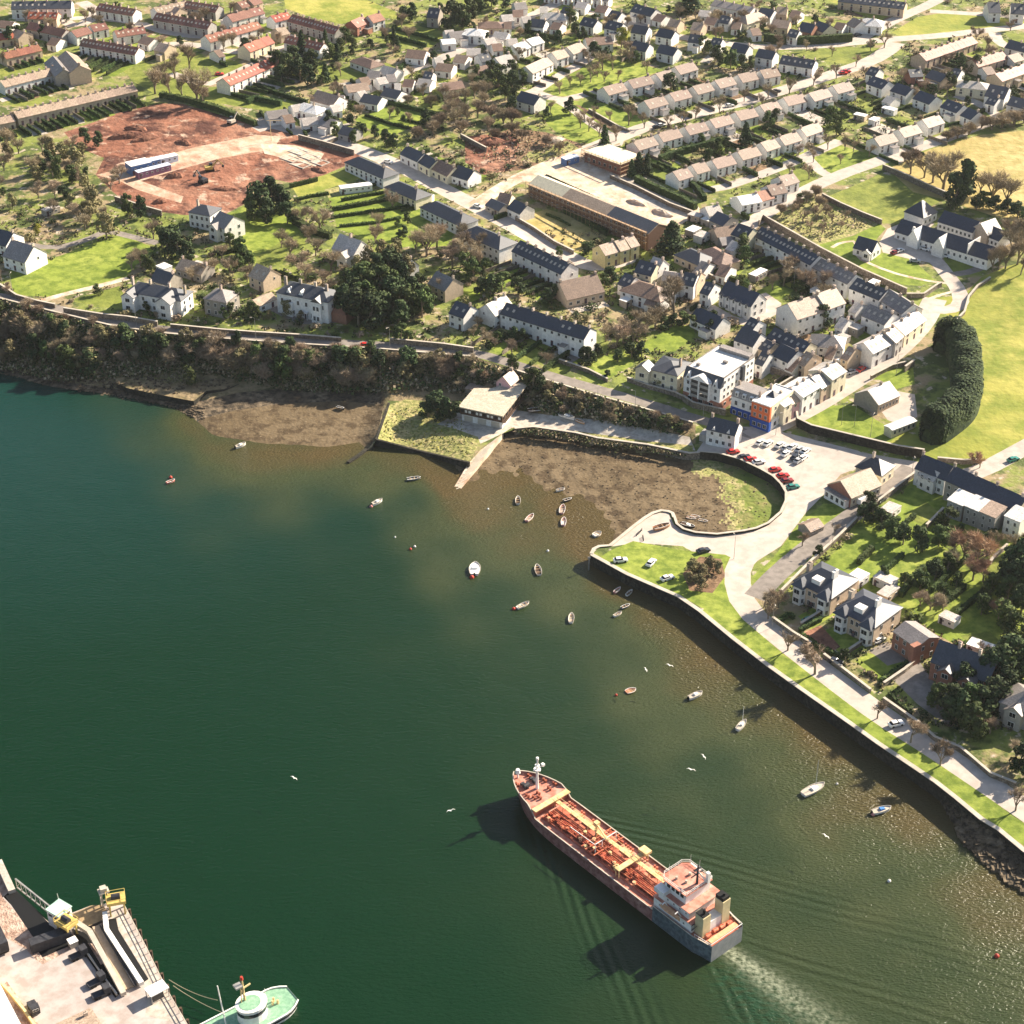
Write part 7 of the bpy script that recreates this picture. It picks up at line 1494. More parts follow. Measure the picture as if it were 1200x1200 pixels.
for x, y in ((34,-2.9),(47,-2.8),(51,-2.9),(25,-3.0)): b = MB(); b.box(x-1.6, x+1.6, y-.5, y+.5, 3.5, 4.1); b.box(x-1.3,x-.5,y-.35,y+.35,4.1,4.5); b.build('deck_locker', M['deck_orange'], ship)
# forecastle
b = MB(); b.cyl((63.2,-.4,5.6),(63.2,-.4,14.6),.42,.2,10); b.cyl((63.2,-.4,11.4),(63.2,-.4,11.8),.9,.9,10); b.cyl((63.2,-.4,12.8),(63.2,-.4,13.0),.6,.6,10); b.bar((63.2,-2.2,11.9),(63.2,.9,11.9),.18); b.box(62.8,63.6,-2.6,-1.9,11.8,12.4); b.cyl((63.2,-.4,14.6),(63.2,-.4,15.3),.35,.35,8); fm = b.build('foremast', M['white_paint'], ship)
for y in (1.4, -1.6): b = MB(); b.cyl((65.2,y-.8,6.3),(65.2,y+.8,6.3),.6,None,10); b.box(64.4,66.2,y-.25,y+.25,5.6,6.5); b.cyl((66.6,y-.5,6.0),(66.6,y+.5,6.0),.35,None,8); b.build('windlass', M['dark_steel'], ship)
b = MB(); b.cyl((69.3,.5,5.6),(69.3,.5,7.4),.25,.2,8); b.cyl((69.3,.5,7.2),(69.3,.5,8.2),.7,.5,9); b.build('bow_light', M['white_paint'], ship)
for x, y in ((60.5,2.6),(61,0.8),(60.6,-2.4),(62,3.4),(63.6,-3.6),(66.8,2.6),(67.3,-1.8),(61,-4.6),(59.6,1.6)): b = MB(); b.cyl((x,y,5.6),(x,y,6.3),.28,.34,8); b.cyl((x+.8,y,5.6),(x+.8,y,6.3),.28,.34,8); b.build('bollard', M['grime_red'], ship)
# superstructure
b = MB(); b.box(5.2, 17.0, -5.2, 5.2, 4.3, 7.0); b.box(6.6, 16.2, -4.6, 4.6, 7.0, 9.6); sup = b.build('superstructure', M['ship_white'], ship)
b = MB(); b.box(5.0, 17.2, -5.4, 5.4, 7.0, 7.12); b.box(6.0, 16.8, -5.2, 5.2, 9.6, 9.74); b.build('boat_deck', M['deck_pink'], ship)
for z in (5.8, 8.4):
    for k in range(5): window(sup, 7.5+k*1.9, 5.22 if z < 7 else 4.62, z, math.pi, .5, .6); window(sup, 7.5+k*1.9, -5.22 if z < 7 else -4.62, z, 0, .5, .6)
    for k in range(5): window(sup, 17.03 if z < 7 else 16.23, -3.4+k*1.7, z, HP, .5, .7)
b = MB(); b.extr([(8.6,-3.8),(15.2,-3.8),(16.2,-2.6),(16.2,2.6),(15.2,3.8),(8.6,3.8)], 9.74, 12.4); wh = b.build('wheelhouse', M['ship_white'], ship)
b = MB(); b.extr([(8.2,-4.2),(15.4,-4.2),(16.6,-2.8),(16.6,2.8),(15.4,4.2),(8.2,4.2)], 12.4, 12.6); b.build('roof', M['deck_pink'], wh)
for k in range(6): window(wh, 16.23, -2.2+k*.88, 11.5, HP, .7, .8, frame='black')
for k in range(4): window(wh, 9.8+k*1.4, 3.83, 11.5, math.pi, .9, .8, frame='black'); window(wh, 9.8+k*1.4, -3.83, 11.5, 0, .9, .8, frame='black')
b = MB(); b.box(13.4, 16.4, -6.0, -3.8, 9.74, 10.9); b.box(13.4, 16.4, 3.8, 6.0, 9.74, 10.9); b.build('bridge_wing', M['ship_white'], ship)
b = MB()
for (x0,y0,x1,y1) in ((8.3,-4.1,15.4,-4.1),(15.4,-4.1,16.5,-2.8),(16.5,-2.8,16.5,2.8),(16.5,2.8,15.4,4.1),(15.4,4.1,8.3,4.1),(8.3,4.1,8.3,-4.1)):
    for z in (13.1, 13.6): b.bar((x0,y0,z),(x1,y1,z),.08)
    n = max(1, int(math.hypot(x1-x0,y1-y0)/1.1))
    for k in range(n+1): b.bar((x0+(x1-x0)*k/n,y0+(y1-y0)*k/n,12.5),(x0+(x1-x0)*k/n,y0+(y1-y0)*k/n,13.6),.06)
b.build('railing', M['white_paint'], wh)
b = MB(); b.cyl((9.6,-.6,12.5),(9.6,-.6,18.2),.32,.16,8); b.bar((9.6,-2.4,15.6),(9.6,1.4,15.6),.22); b.bar((9.6,-1.6,17),(9.6,.6,17),.5,.18); b.bar((9.6,-.6,15),(11.2,-.6,15),.2); b.build('radar_mast', M['dark_steel'], ship)
b = MB(); b.bar((8.4,-2.6,12.5),(9.4,-.8,16),.28); b.box(8,8.8,-3.2,-2.4,12.5,15.4); b.build('mast_stay', M['white_paint'], ship)
for x, y in ((14.6,-3.6),(12,-3.8),(15.6,2.2)): b = MB(); b.cyl((x,y,12.5),(x,y,16),.05,.03,5); b.build('aerial', M['white_paint'], ship)
for x, y in ((11.4,1.0),(12.6,-1.4),(13.6,1.8)): b = MB(); b.cyl((x,y,12.6),(x,y,13.3),.35,.3,8); b.build('searchlight', M['coping'], ship)
for y, z1 in ((3.1, 9.9), (-3.1, 10.9)):
    b = MB(); b.extr([(2.6,y-1.2),(5.0,y-1.2),(5.4,y-.8),(5.4,y+.8),(5.0,y+1.2),(2.6,y+1.2)], 4.3, z1); fn = b.build('funnel', M['funnel_yellow'], ship)
    b = MB(); b.extr([(2.8,y-1.0),(5.2,y-1.0),(5.2,y+1.0),(2.8,y+1.0)], z1, z1+.25 if y > 0 else z1+.9); b.cyl((3.6,y,z1),(3.6,y,z1+1.6),.3,None,8); b.build('funnel_cap', M['black'], fn)
b = MB(); b.box(2.8, 5.2, -1.9, 1.9, 4.3, 7.4); b.build('engine_casing', M['ship_white'], ship)
for x, y in ((2.0,.8),(1.8,-1.2),(1.9,3.2),(1.5,-3.2)): b = MB(); b.cyl((x,y-.7,4.9),(x,y+.7,4.9),.5,None,9); b.box(x-.4,x+.5,y-.2,y+.2,4.3,5.2); b.build('mooring_winch', M['pipe_red'], ship)
b = MB(); b.box(-.3, 1.0, -4.3, 4.3, 4.32, 4.9); b.build('stern_platform', M['deck_orange'], ship)
b = MB()
for s in (-1, 1): b.bar((-.6, s*5.0, 5.3),(4, s*5.5, 5.3),.08); [b.bar((-.6+k*1.1, s*(5.0+k*.12), 4.4),(-.6+k*1.1, s*(5.0+k*.12), 5.3),.06) for k in range(5)]
b.bar((-.8,-5,5.3),(-.8,5,5.3),.1); b.build('stern_railing', M['ship_white'], ship)
for x in (8.5, 12.5): b = MB(); b.bar((x,5.2,7.1),(x,6.4,9.2),.22); b.bar((x,6.4,9.2),(x,7.2,9.0),.2); b.build('davit', M['ship_white'], ship)
b = MB()
for k in range(7):
    a0 = -3+k; w0 = .9*math.sin(math.pi*(k+.15)/7.3)
    if k < 6: a1 = a0+1; w1 = .9*math.sin(math.pi*(k+1.15)/7.3); b.poly([(10.5+a0,6.6-w0,8.0),(10.5+a0,6.6+w0,8.0),(10.5+a1,6.6+w1,8.0),(10.5+a1,6.6-w1,8.0),(10.5+a0,6.6,7.1),(10.5+a1,6.6,7.1)], [(0,1,2,3),(0,3,5,4),(1,4,5,2)])
b.build('lifeboat', M['deck_orange'], ship)
b = MB()   # stern stairways on the port quarter
for x in (5.6, 6.4): b.bar((x,4.9,4.4),(x-1.6,4.9,7.2),.5,.12)
b.build('stairway', M['dark_steel'], ship)

# ---------------------------------------------------------------- small craft
def boat_hull(L, B, H, mt, inner, root, fill=.7):
    st = [0,.12,.3,.5,.7,.85,.95,1]; wd = [.72,.86,.97,1,.86,.58,.26,.03]; b = MB(); rings = []
    for t, w_ in zip(st, wd):
        x = -L/2+L*t; y = B/2*w_; sh = H*(1+.25*t*t); rings.append([(x,y,sh),(x*.97,y*.75,.0),(x*.95,0,-.25),(x*.97,-y*.75,.0),(x,-y,sh)])
    for a, c in zip(rings, rings[1:]):
        n = len(b.v); b.v += a+c
        for k in range(4): b.f.append((n+k, n+k+1, n+6+k, n+5+k)); b.m.append(0)
    b.face(rings[0]); b.build('hull', M[mt], root)
    b = MB(); top = [(r_[0][0], r_[0][1]*.88, H*fill) for r_ in rings]+[(r_[4][0], r_[4][1]*.88, H*fill) for r_ in reversed(rings)]; b.face(top); b.face([(p[0],p[1],p[2]-.1) for p in top][::-1]); b.build('deck', M[inner], root)
    b = MB()
    for s in (0, 4):
        for a, c in zip(rings, rings[1:]): b.bar(a[s], c[s], .1, .08)
    b.build('gunwale', M['white_paint' if mt != 'white_paint' else 'coping'], root)
mat('boat_blue', [(.05,.16,.40),(.08,.22,.46)], (1.0,), .4); mat('boat_pink', [(.62,.26,.24)], rough=.5); mat('boat_red', [(.50,.06,.04)], rough=.5)
def boat(px, py, px2, py2, kind, hullm, inner, label, B=None, group='small boats moored in the river', H=.6):
    A, C = P(px, py, .3), P(px2, py2, .3); d = C-A; L = max(3.0, d.length); B = B or L*.36
    r = empty(kind, ((A.x+C.x)/2, (A.y+C.y)/2, 0.03), math.atan2(d.y, d.x), label, 'boat', group)
    if kind == 'rowing_boat':
        boat_hull(L, B, H, hullm, inner, r, .35)
        for x in (-.25, .05, .28): b = MB(); b.box(L*x-.12, L*x+.12, -B*.42, B*.42, H*.75, H*.85); b.build('thwart', M['timber'], r)
    else:
        boat_hull(L, B, H+.2, hullm, inner, r, .9); cb = 'white_paint' if kind != 'cabin_boat_blue' else 'boat_blue'
        b = MB(); h0 = H*.8; b.poly([(-L*.12,-B*.3,h0),(L*.22,-B*.22,h0),(L*.22,B*.22,h0),(-L*.12,B*.3,h0),(-L*.1,-B*.26,h0+.7),(L*.14,-B*.18,h0+.55),(L*.14,B*.18,h0+.55),(-L*.1,B*.26,h0+.7)], [(0,1,5,4),(1,2,6,5),(2,3,7,6),(3,0,4,7),(4,5,6,7)]); b.build('cabin', M[cb], r)
        b = MB(); b.box(-L*.36,-L*.15,-B*.28,B*.28,H*.9,H*.9+.06); b.build('cockpit', M['boat_blue' if 'blue' in label else 'dark_timber'], r)
        if kind == 'sailing_boat':
            b = MB(); b.cyl((L*.08,0,h0),(L*.08,0,h0+L*1.25),.07,.05,6); m_ = b.build('mast', M['white_paint'], r); b = MB(); b.cyl((L*.08,0,h0+1),(-L*.32,0,h0+1.0),.08,.08,6); b.build('boom', M['white_paint'], r)
        else:
            b = MB(); b.box(-L*.5-.3, -L*.5, -.25, .25, .2, 1.1); b.build('outboard_motor', M['black'], r)
    return r
boat(276,525,288,520,'motor_boat','white_paint','coping','white motor boat off the left-hand mud')
boat(436,592,448,586,'motor_boat','white_paint','coping','white motor boat between the groyne and mid-river')
boat(477,562,493,560,'rowing_boat','hull_grey','coping','long grey-white open boat below the grass platform')
boat(607,591,607,582,'rowing_boat','white_paint','dark_timber','white open boat nearest the slipway foot')
boat(617,611,625,603,'rowing_boat','boat_pink','coping','pink open boat, biggest of those off the cove')
boat(653,575,661,573,'rowing_boat','white_paint','coping','small white dinghy touching the mud edge')
boat(661,587,669,585,'rowing_boat','black','dark_timber','black dinghy beside the mud edge')
boat(658,602,660,592,'rowing_boat','boat_pink','coping','upper of two pink dinghies off the cove')
boat(660,616,661,607,'rowing_boat','boat_pink','white_paint','lower of two pink dinghies off the cove')
boat(556,674,557,660,'motor_boat','white_paint','white_paint','stubby white motor boat alone in mid-river',B=3.4)
boat(632,674,629,662,'rowing_boat','white_paint','dark_timber','white open boat with a dark inside, off the pier')
boat(606,713,620,706,'rowing_boat','white_paint','coping','slim white open boat below the stubby motor boat')
boat(669,730,670,719,'rowing_boat','white_paint','coping','white open boat off the pier, lowest')
boat(696,628,704,624,'rowing_boat','white_paint','white_paint','round white dinghy beside the pier neck',B=2.2)
boat(720,722,728,718,'rowing_boat','white_paint','coping','lower white dinghy tied under the quay wall')
boat(728,713,738,709,'rowing_boat','hull_grey','dark_timber','grey dinghy tied under the quay wall')
boat(721,694,726,690,'rowing_boat','boat_pink','coping','pale pink dinghy under the quay wall'); boat(734,698,741,692,'rowing_boat','white_paint','dark_timber','white dinghy with dark inside under the quay wall')
boat(807,819,823,812,'motor_boat','white_paint','coping','white motor boat nearest the promenade wall')
boat(864,856,874,845,'sailing_boat','white_paint','coping','white sailing yacht, smaller, with thin mast')
boat(941,932,966,919,'sailing_boat','white_paint','coping','white sailing yacht, larger, near the promenade wall')
boat(1022,953,1044,947,'cabin_boat_blue','white_paint','coping','white cabin boat with blue cabin top')
boat(734,811,745,807,'rowing_boat','boat_pink','deck_orange','small orange-brown punt alone off the promenade',B=2.0,H=.35)
boat(196,566,204,563,'rowing_boat','boat_red','white_paint','tiny red and white boat alone at the left')
def buoy(px, py, r_, m, lab):
    o = empty('mooring_buoy', P(px, py, 0), 0, lab, 'buoy'); b = MB(); b.poly([(math.cos(a)*math.cos(e)*r_, math.sin(a)*math.cos(e)*r_, math.sin(e)*r_+.15) for e in (-1.2,-.5,.2,.8,1.4) for a in [k*math.pi/4 for k in range(8)]], [(8*i+k, 8*i+(k+1) % 8, 8*i+8+(k+1) % 8, 8*i+8+k) for i in range(4) for k in range(8)]+[tuple(range(32,40))]); b.build('float', M[m], o, smooth=True); b = MB(); b.cyl((0,0,r_),(0,0,r_+.4),.06,None,6); b.build('ring_post', M['steel'], o)
for k, (px, py, r_, m, lab) in enumerate([(200,560,.6,'boat_red','red buoy beside the tiny red boat'),(435,594,.55,'boat_pink','pink buoy beside the white motor boat by the groyne'),(553,677,.7,'boat_red','red buoy astern of the stubby motor boat'),(602,714,.55,'boat_red','red buoy beside the slim white open boat'),(572,597,.35,'white_paint','white buoy off the slipway foot'),(481,644,.45,'boat_red','red buoy left of the stubby motor boat'),(486,641,.4,'white_paint','white buoy left of the stubby motor boat'),(642,646,.4,'white_paint','white buoy left of the round dinghy'),(1023,955,.5,'boat_pink','pink buoy at the bow of the blue-cabin boat'),(1168,1121,.6,'boat_red','red buoy in the lower right wake'),(1042,1033,.45,'white_paint','white buoy off the rocky bank'),(722,815,.4,'boat_red','red buoy beside the orange-brown punt'),(981,919,.3,'white_paint','white float near the larger yacht'),(463,630,.3,'white_paint','tiny white float in the open river')]): buoy(px, py, r_, m, lab)
for k, (px, py, z, a) in enumerate([(825,887,9,.4),(810,902,8,1.2),(345,912,6,.9),(757,785,6,.3),(785,780,7,1.0),(528,950,5,2.0),(968,980,6,.7)]):
    p = P(px, py, z); o = empty('seagull', p, a, 'white seagull gliding over the river, %s' % ['beside the tanker bow, upper','beside the tanker bow, lower','far left of the tanker','above the orange-brown punt, left','above the orange-brown punt, right','left of the tanker shadow','between tanker and larger yacht'][k], 'bird')
    b = MB(); b.poly([(-.35,0,0),(-.1,.12,.02),(.3,.05,.02),(.4,0,0),(.3,-.05,.02),(-.1,-.12,.02),(0,0,.12),(0,0,-.1)], [(0,1,6),(1,2,6),(2,3,6),(3,4,6),(4,5,6),(5,0,6),(1,0,7),(2,1,7),(3,2,7),(4,3,7),(5,4,7),(0,5,7)]); b.build('body', M['white_paint'], o)
    for s in (-1, 1): b = MB(); b.poly([(.15,s*.08,.05),(-.15,s*.08,.05),(-.1,s*.65,.28),(.14,s*.65,.28),(-.25,s*1.25,.1),(.15,s*.08,.08),(-.15,s*.08,.08),(-.1,s*.65,.31),(.14,s*.65,.31)], [(0,1,2,3),(2,4,3),(5,8,7,6),(7,8,4)]); b.build('wing', M['white_paint'], o)

# ---------------------------------------------------------------- cars
CP_ = {}
def car(px, py, ang, colr, label, group=None, van=False, z=None):
    key = (colr, van)
    if key not in CP_:
        if 'car_'+colr not in M: mat('car_'+colr, [dict(red=(.55,.03,.025), white=(.78,.77,.74), dark=(.03,.035,.045), green=(.03,.20,.16), silver=(.42,.43,.44), blue=(.05,.10,.28), maroon=(.22,.02,.02))[colr]], rough=.3, spec=.5)
        r = empty('van' if van else 'parked_car'); L, W = (4.8, 1.9) if van else (4.2, 1.7)
        b = MB(); pr = [(-L/2,.3),(L/2,.3),(L/2,.72),(L/2-.25,.85),(L*.2,.95),(-L/2+.1,.98),(-L/2,.8)] if not van else [(-L/2,.3),(L/2,.3),(L/2,.9),(L/2-.6,1.15),(L/2-1.2,2.0),(-L/2,2.05)]
        n = len(pr); b.poly([(x,-W/2,z_) for x, z_ in pr]+[(x,W/2,z_) for x, z_ in pr], [tuple(range(n)), tuple(range(2*n-1,n-1,-1))]+[(k, n+k, n+(k+1) % n, (k+1) % n) for k in range(n)]); b.build('body', M['car_'+colr], r)
        if not van:
            b = MB(); b.poly([(L*.2,-W*.44,.94),(L*.2,W*.44,.94),(-L*.42,W*.44,.96),(-L*.42,-W*.44,.96),(L*.03,-W*.36,1.38),(L*.03,W*.36,1.38),(-L*.3,W*.36,1.38),(-L*.3,-W*.36,1.38)], [(0,1,5,4),(1,2,6,5),(2,3,7,6),(3,0,4,7),(4,5,6,7)]); b.build('window_band', M['glass'], r)
            b = MB(); b.box(-L*.3, L*.03, -W*.36, W*.36, 1.38, 1.43); b.build('roof', M['car_'+colr], r)
        else: b = MB(); b.poly([(L/2-.62,-W*.46,1.2),(L/2-.62,W*.46,1.2),(L/2-1.15,W*.44,1.92),(L/2-1.15,-W*.44,1.92)], [(0,1,2,3)]); b.v = [(x+.05,y,z_+.02) for x,y,z_ in b.v]; b.build('windscreen', M['glass'], r)
        for x in (-L*.3, L*.3):
            for s in (-1, 1): b = MB(); b.cyl((x, s*(W/2-.12), .32), (x, s*(W/2+.02), .32), .32, None, 10); b.build('wheel', M['black'], r)
        CP_[key] = reg(r); o = r
    else: o = clone(CP_[key])
    p = G(px, py); 
    if z is not None: p = P(px, py, z)
    o.location = p; o.rotation_euler = (0, 0, ang)
    if o.get('group'): del o['group']
    return tag(o, label, 'van' if van else 'car', group)
a1 = R(50)
for k, (px, py, c, lab) in enumerate([(859,531,'red','red car leftmost along the curved cove wall'),(872,537,'dark','dark car between the first two red cars by the cove wall'),(880,540,'red','red car in the middle of the cove wall cars'),(889,543,'white','white car right of the red ones at the cove wall'),(908,552,'red','slim red car in the right cove wall group'),(917,559,'red','larger red car in the right cove wall group'),(922,565,'maroon','maroon car in the right cove wall group'),(929,572,'green','teal green car rightmost at the cove wall')]): car(px, py, R(18), c, lab, 'cars parked along the cove wall')
for k, (px, py, c) in enumerate([(891,520,'white'),(900,521,'white'),(914,523,'white'),(921,526,'silver'),(929,525,'white'),(937,528,'silver'),(944,530,'white'),(921,533,'white'),(932,537,'dark'),(941,538,'white'),(936,541,'silver')]): car(px, py, a1, c, '%s car in the middle rows of the car park, %s from the left' % (c, ORD[k]), 'cars in the middle of the car park')
for px, py, c, a, lab in [(727,658,'white',10,'white car on the quay lawn, left'),(763,661,'white',60,'white car on the quay lawn, middle'),(782,679,'white',30,'white car on the quay lawn, right'),(824,647,'dark',25,'dark car on the concrete by the quay lawn'),(429,406,'red',-5,'red car alone on the bluff road'),(1032,588,'dark',48,'dark car in the tarmac lane by the school hall'),
 (975,451,'dark',52,'dark car in the main street, upper'),(960,461,'dark',52,'dark car in the main street, middle'),(942,474,'silver',52,'silver car in the main street, lower'),(1009,434,'red',50,'red car by the car yard'),(990,439,'white',20,'white car in the car yard, left'),(998,437,'silver',20,'silver car in the car yard, right'),
 (1049,297,'maroon',40,'maroon car outside the school'),(1054,295,'white',40,'white car outside the school, left'),(1084,293,'white',-40,'white car outside the school, middle'),(1104,298,'silver',-40,'silver car outside the school, right'),(1108,301,'white',-40,'white car outside the school, rightmost'),(1072,307,'silver',-10,'silver car alone on the school yard'),
 (895,424,'white',40,'white car in the yard behind the white block, upper'),(902,430,'dark',40,'dark car in the yard behind the white block'),(908,432,'white',40,'white car in the yard behind the white block, lower'),(979,777,'dark',-30,'dark car at the promenade gate'),(948,728,'green',30,'green car between the bay-windowed villas'),(1030,752,'white',35,'white car beside the second bay villa'),
 (1050,850,'white',20,'pale car under the bare tree on the promenade'),(775,148,'white',20,'white car by the estate avenue, left'),(770,150,'dark',20,'dark car by the estate avenue'),(855,125,'white',20,'white car by the estate avenue, right'),(853,158,'silver',20,'silver car by the estate avenue, lower'),(992,85,'red',10,'red car at the far junction, left'),(988,87,'red',10,'red car at the far junction, right'),
 (910,108,'dark',20,'dark car on the estate avenue'),(1005,42,'dark',30,'dark car on the far road'),(1172,102,'red',-30,'red car near the purple-slate house'),(560,243,'white',-30,'white car on the long street'),(455,191,'white',-30,'white car at the corner of the long street'),(257,88,'red',10,'small red car on the upper-left green'),(1187,540,'green',30,'green car at the right-hand road gate')]: car(px, py, R(a), c, lab)
car(1010,588,R(50),'white','white van parked behind the school hall',van=True)

# people on the quay and promenade are too small to tell; street furniture
def lamp(px, py, h, label):
    r = empty('street_lamp', G(px, py), random.uniform(0, 6), label, 'street lamp', 'street lamps'); b = MB(); b.cyl((0,0,-.3),(0,0,h),.09,.05,6); b.cyl((0,0,h),(1.1,0,h+.2),.05,.04,5); b.build('post', M['steel'], r); b = MB(); b.box(.9,1.6,-.12,.12,h+.1,h+.25); b.build('lamp_head', M['coping'], r)
for k, (px, py, w_) in enumerate([(909,510,'in the main-street mouth'),(860,655,'at the promenade bend'),(905,735,'on the promenade before the first villa'),(700,540-60,'on the road above the beach bank, left'),(744,483,'on the road above the beach bank, middle'),(824,487,'before the white block'),(1001,500,'beside the walled lawn, left'),(1020,512,'beside the walled lawn, right'),(986,498,'inside the walled lawn'),(1068,560,'at the lane wall corner'),(975,640,'in the tarmac lane'),(300,397,'on the bluff road, left'),(457,408,'on the bluff road, middle'),(160,382,'on the bluff road below the double villa'),(15,345,'at the left end of the bluff road'),(1050,440,'opposite the cypress crescent'),(930,338,'in the lane below the shaded terrace'),(690,200,'at the building site gate'),(880,118,'on the estate avenue, right'),(790,140,'on the estate avenue, left')]): lamp(px, py, 8, 'tall thin grey street lamp '+w_)
# fishing boats laid up on the pier and the cove
def laid(px, py, px2, py2, m, lab): o = boat(px, py, px2, py2, 'rowing_boat', m, 'dark_timber', lab, group=None, H=.9); z = gz(o.location.x, o.location.y); c = P((px+px2)/2, (py+py2)/2, z); o.location = (c.x, c.y, z+.28); return o
laid(766,622,785,617,'deck_orange','rusty orange fishing boat laid up on the pier'); 
o = boat(800,617,816,622,'motor_boat','black','dark_timber','black wreck-like boat at the foot of the cove wall',group=None,H=.8); o.location.z = .7; o.location = P(806,618,.7)
o = boat(396,478,403,480,'rowing_boat','black','dark_timber','black boat stranded on the left-hand mud',group=None); o.location = P(399,479,float(hgt(399,479))+.3)
o = boat(658,496,676,502,'motor_boat','white_paint','coping','white boat on the beach lane',group=None); c = G(664,490); o.location = (c.x,c.y,c.z+.3)
o = boat(672,496,682,500,'rowing_boat','deck_orange','walk_yellow','orange boat on the beach lane',group=None); c = G(680,496); o.location = (c.x,c.y,c.z+.3)
o = boat(614,482,636,480,'rowing_boat','dark_timber','dark_timber','old brown boat beside the boathouse',group=None); c = G(630,482); o.location = (c.x,c.y,c.z+.3)
for k, (px, py) in enumerate([(810,608),(815,606),(824,611)]):
    o = boat(px-3, py, px+4, py+1.5, 'rowing_boat', 'deck_orange', 'walk_yellow', 'orange-brown dinghy on the cove mud, %s of three' % ['left','middle','right'][k], group='dinghies on the cove mud', H=.4); o.location = P(px, py, 1.15)
# bollards on the pier edge
for k in range(9):
    r = tag((lambda b: (b.cyl((0,0,-.2),(0,0,.7),.16,.13,8), b.cyl((0,0,.7),(0,0,.85),.2,.1,8), b)[2])(MB()).build('bollard', M['dark_steel']), 'short dark bollard in the row between quay lawn and pier', 'bollard', 'bollards between quay lawn and pier'); t = k/8
    r.location = G(752-12*t+ (14*t if k > 4 else 0), 622+12*t)
wpost = MB(); wpost.cyl((0,0,-3),(0,0,4.6),.14,.12,7); wpost.box(-.4,.4,-.1,.1,4.0,4.6); o = wpost.build('marker_post', M['steel']); o.location = P(690,668,0); tag(o, 'thin marker post standing in the water off the pier corner', 'post')

# rocks below the promenade at the lower right
rk = MB(); rr = random.Random(9)
edge = [(1110,948),(1130,962),(1150,980),(1170,995),(1200,1020),(1240,1048),(1300,1090)]
for k in range(900):
    t = rr.random()*(len(edge)-1.001); i = int(t); f = t-i; x = edge[i][0]+(edge[i+1][0]-edge[i][0])*f; y = edge[i][1]+(edge[i+1][1]-edge[i][1])*f
    wd = 26*min(1, (x-1105)/50); off = rr.random(); c = P(x-off*wd*.7-3, y+off*wd*.9-12, 0); zc = 2.6*(1-off)-.3; s = rr.uniform(.5, 1.2)
    vs = [Vector((rr.uniform(.6,1)*sx, rr.uniform(.6,1)*sy, rr.uniform(.5,.9)*sz))*s+Vector((c.x, c.y, zc)) for sz in (-1,1) for sy in (-1,1) for sx in (-1,1)]
    rk.poly(vs, [(0,2,3,1),(4,5,7,6),(0,1,5,4),(2,6,7,3),(0,4,6,2),(1,3,7,5)])
o = rk.build('shore_rocks', M['shore_rock']); o['kind'] = 'stuff'
# foreshore stones and weed
rk = MB()
for k in range(2300):
    if k >= 2000: x = rr.uniform(138, 268); y = rr.uniform(434, 462); z = 2.6
    elif k < 700: x = rr.uniform(0, 240); y = np.interp(x, [0,60,130,240],[430,445,458,485])+rr.uniform(-10, 8); z = float(hgt(x, y))
    else:
        x = rr.uniform(560, 900); y = rr.uniform(505, 630)
        if not inpoly(np.array([x]), np.array([y]), CP)[0]: continue
        z = float(hmud(np.array([x]), np.array([y]))[0])
    if k >= 2000 and not inpoly(np.array([x]), np.array([y]), jt)[0]: continue
    c = P(x, y, z); s = rr.uniform(.15, .6) if k < 700 or k >= 2000 else rr.uniform(.1, .28)
    vs = [Vector((rr.uniform(.5,1)*sx, rr.uniform(.5,1)*sy, rr.uniform(.4,.8)*sz))*s+c for sz in (-1,1) for sy in (-1,1) for sx in (-1,1)]
    rk.poly(vs, [(0,2,3,1),(4,5,7,6),(0,1,5,4),(2,6,7,3),(0,4,6,2),(1,3,7,5)])
o = rk.build('foreshore_stones', M['shore_rock']); o['kind'] = 'stuff'

# ---------------------------------------------------------------- docks at the lower left
ZD = 3.2
def dq(px, py, z=ZD): return P(px, py, z)
DK = [(-420,700),(-120,860),(0,1012),(15,1042),(3,1050),(45,1094),(34,1103),(40,1108),(70,1094),(84,1083),(66,1077),(78,1072),(107,1061),(121,1060),(140,1050),(147,1062),(172,1110),(198,1163),(222,1204),(330,1420),(-420,1500)]
def slab_poly(name, pts, z, zb, mats, kind='structure'):
    W = [P(x, y, z) for x, y in pts]; b = MB(); n = len(W); b.poly([(p.x,p.y,zb) for p in W]+[tuple(p) for p in W], [(k,(k+1)%n,n+(k+1)%n,n+k) for k in range(n)], 1)
    T = geometry.tessellate_polygon([W]); n0 = len(b.v); b.v += [tuple(p) for p in W]
    for t in T:
        a, c, d = (W[i] for i in t); t = t if (c-a).cross(d-a).z > 0 else t[::-1]; b.f.append(tuple(n0+i for i in t)); b.m.append(0)
    o = b.build(name, [M[m] for m in mats])
    if kind: o['kind'] = kind
    return o
slab_poly('dock_ground', DK, ZD, -4, ['dock_ground', 'quay_stone'])
def sheet_poly(name, pts, z, m):
    W = [P(x, y, z) for x, y in pts]; b = MB()
    for t in geometry.tessellate_polygon([W]):
        a, c, d = (W[i] for i in t); t = t if (c-a).cross(d-a).z > 0 else t[::-1]; b.face([W[i] for i in t])
    o = b.build(name, M[m]); o['kind'] = 'structure'; return o
sheet_poly('dock_rubble', [(-200,930),(0,1016),(14,1042),(3,1052),(43,1094),(33,1104),(45,1128),(30,1112),(0,1095),(-200,1020)], ZD+.006, 'dock_earth')
sheet_poly('dock_pit_shade', [(6,1050),(18,1043),(70,1094),(60,1102),(84,1094),(92,1104),(50,1122),(42,1112),(60,1104),(40,1100)], ZD+.012, 'black')  # flat black sheet painting the shadow around the linkspan
sheet_poly('dock_rubble', [(40,1110),(80,1104),(84,1112),(70,1120),(50,1130),(42,1124)], ZD+.006, 'dock_earth')
sheet_poly('dock_apron', [(128,1075),(142,1068),(196,1165),(212,1200),(170,1190),(176,1160)], ZD+.006, 'concrete')
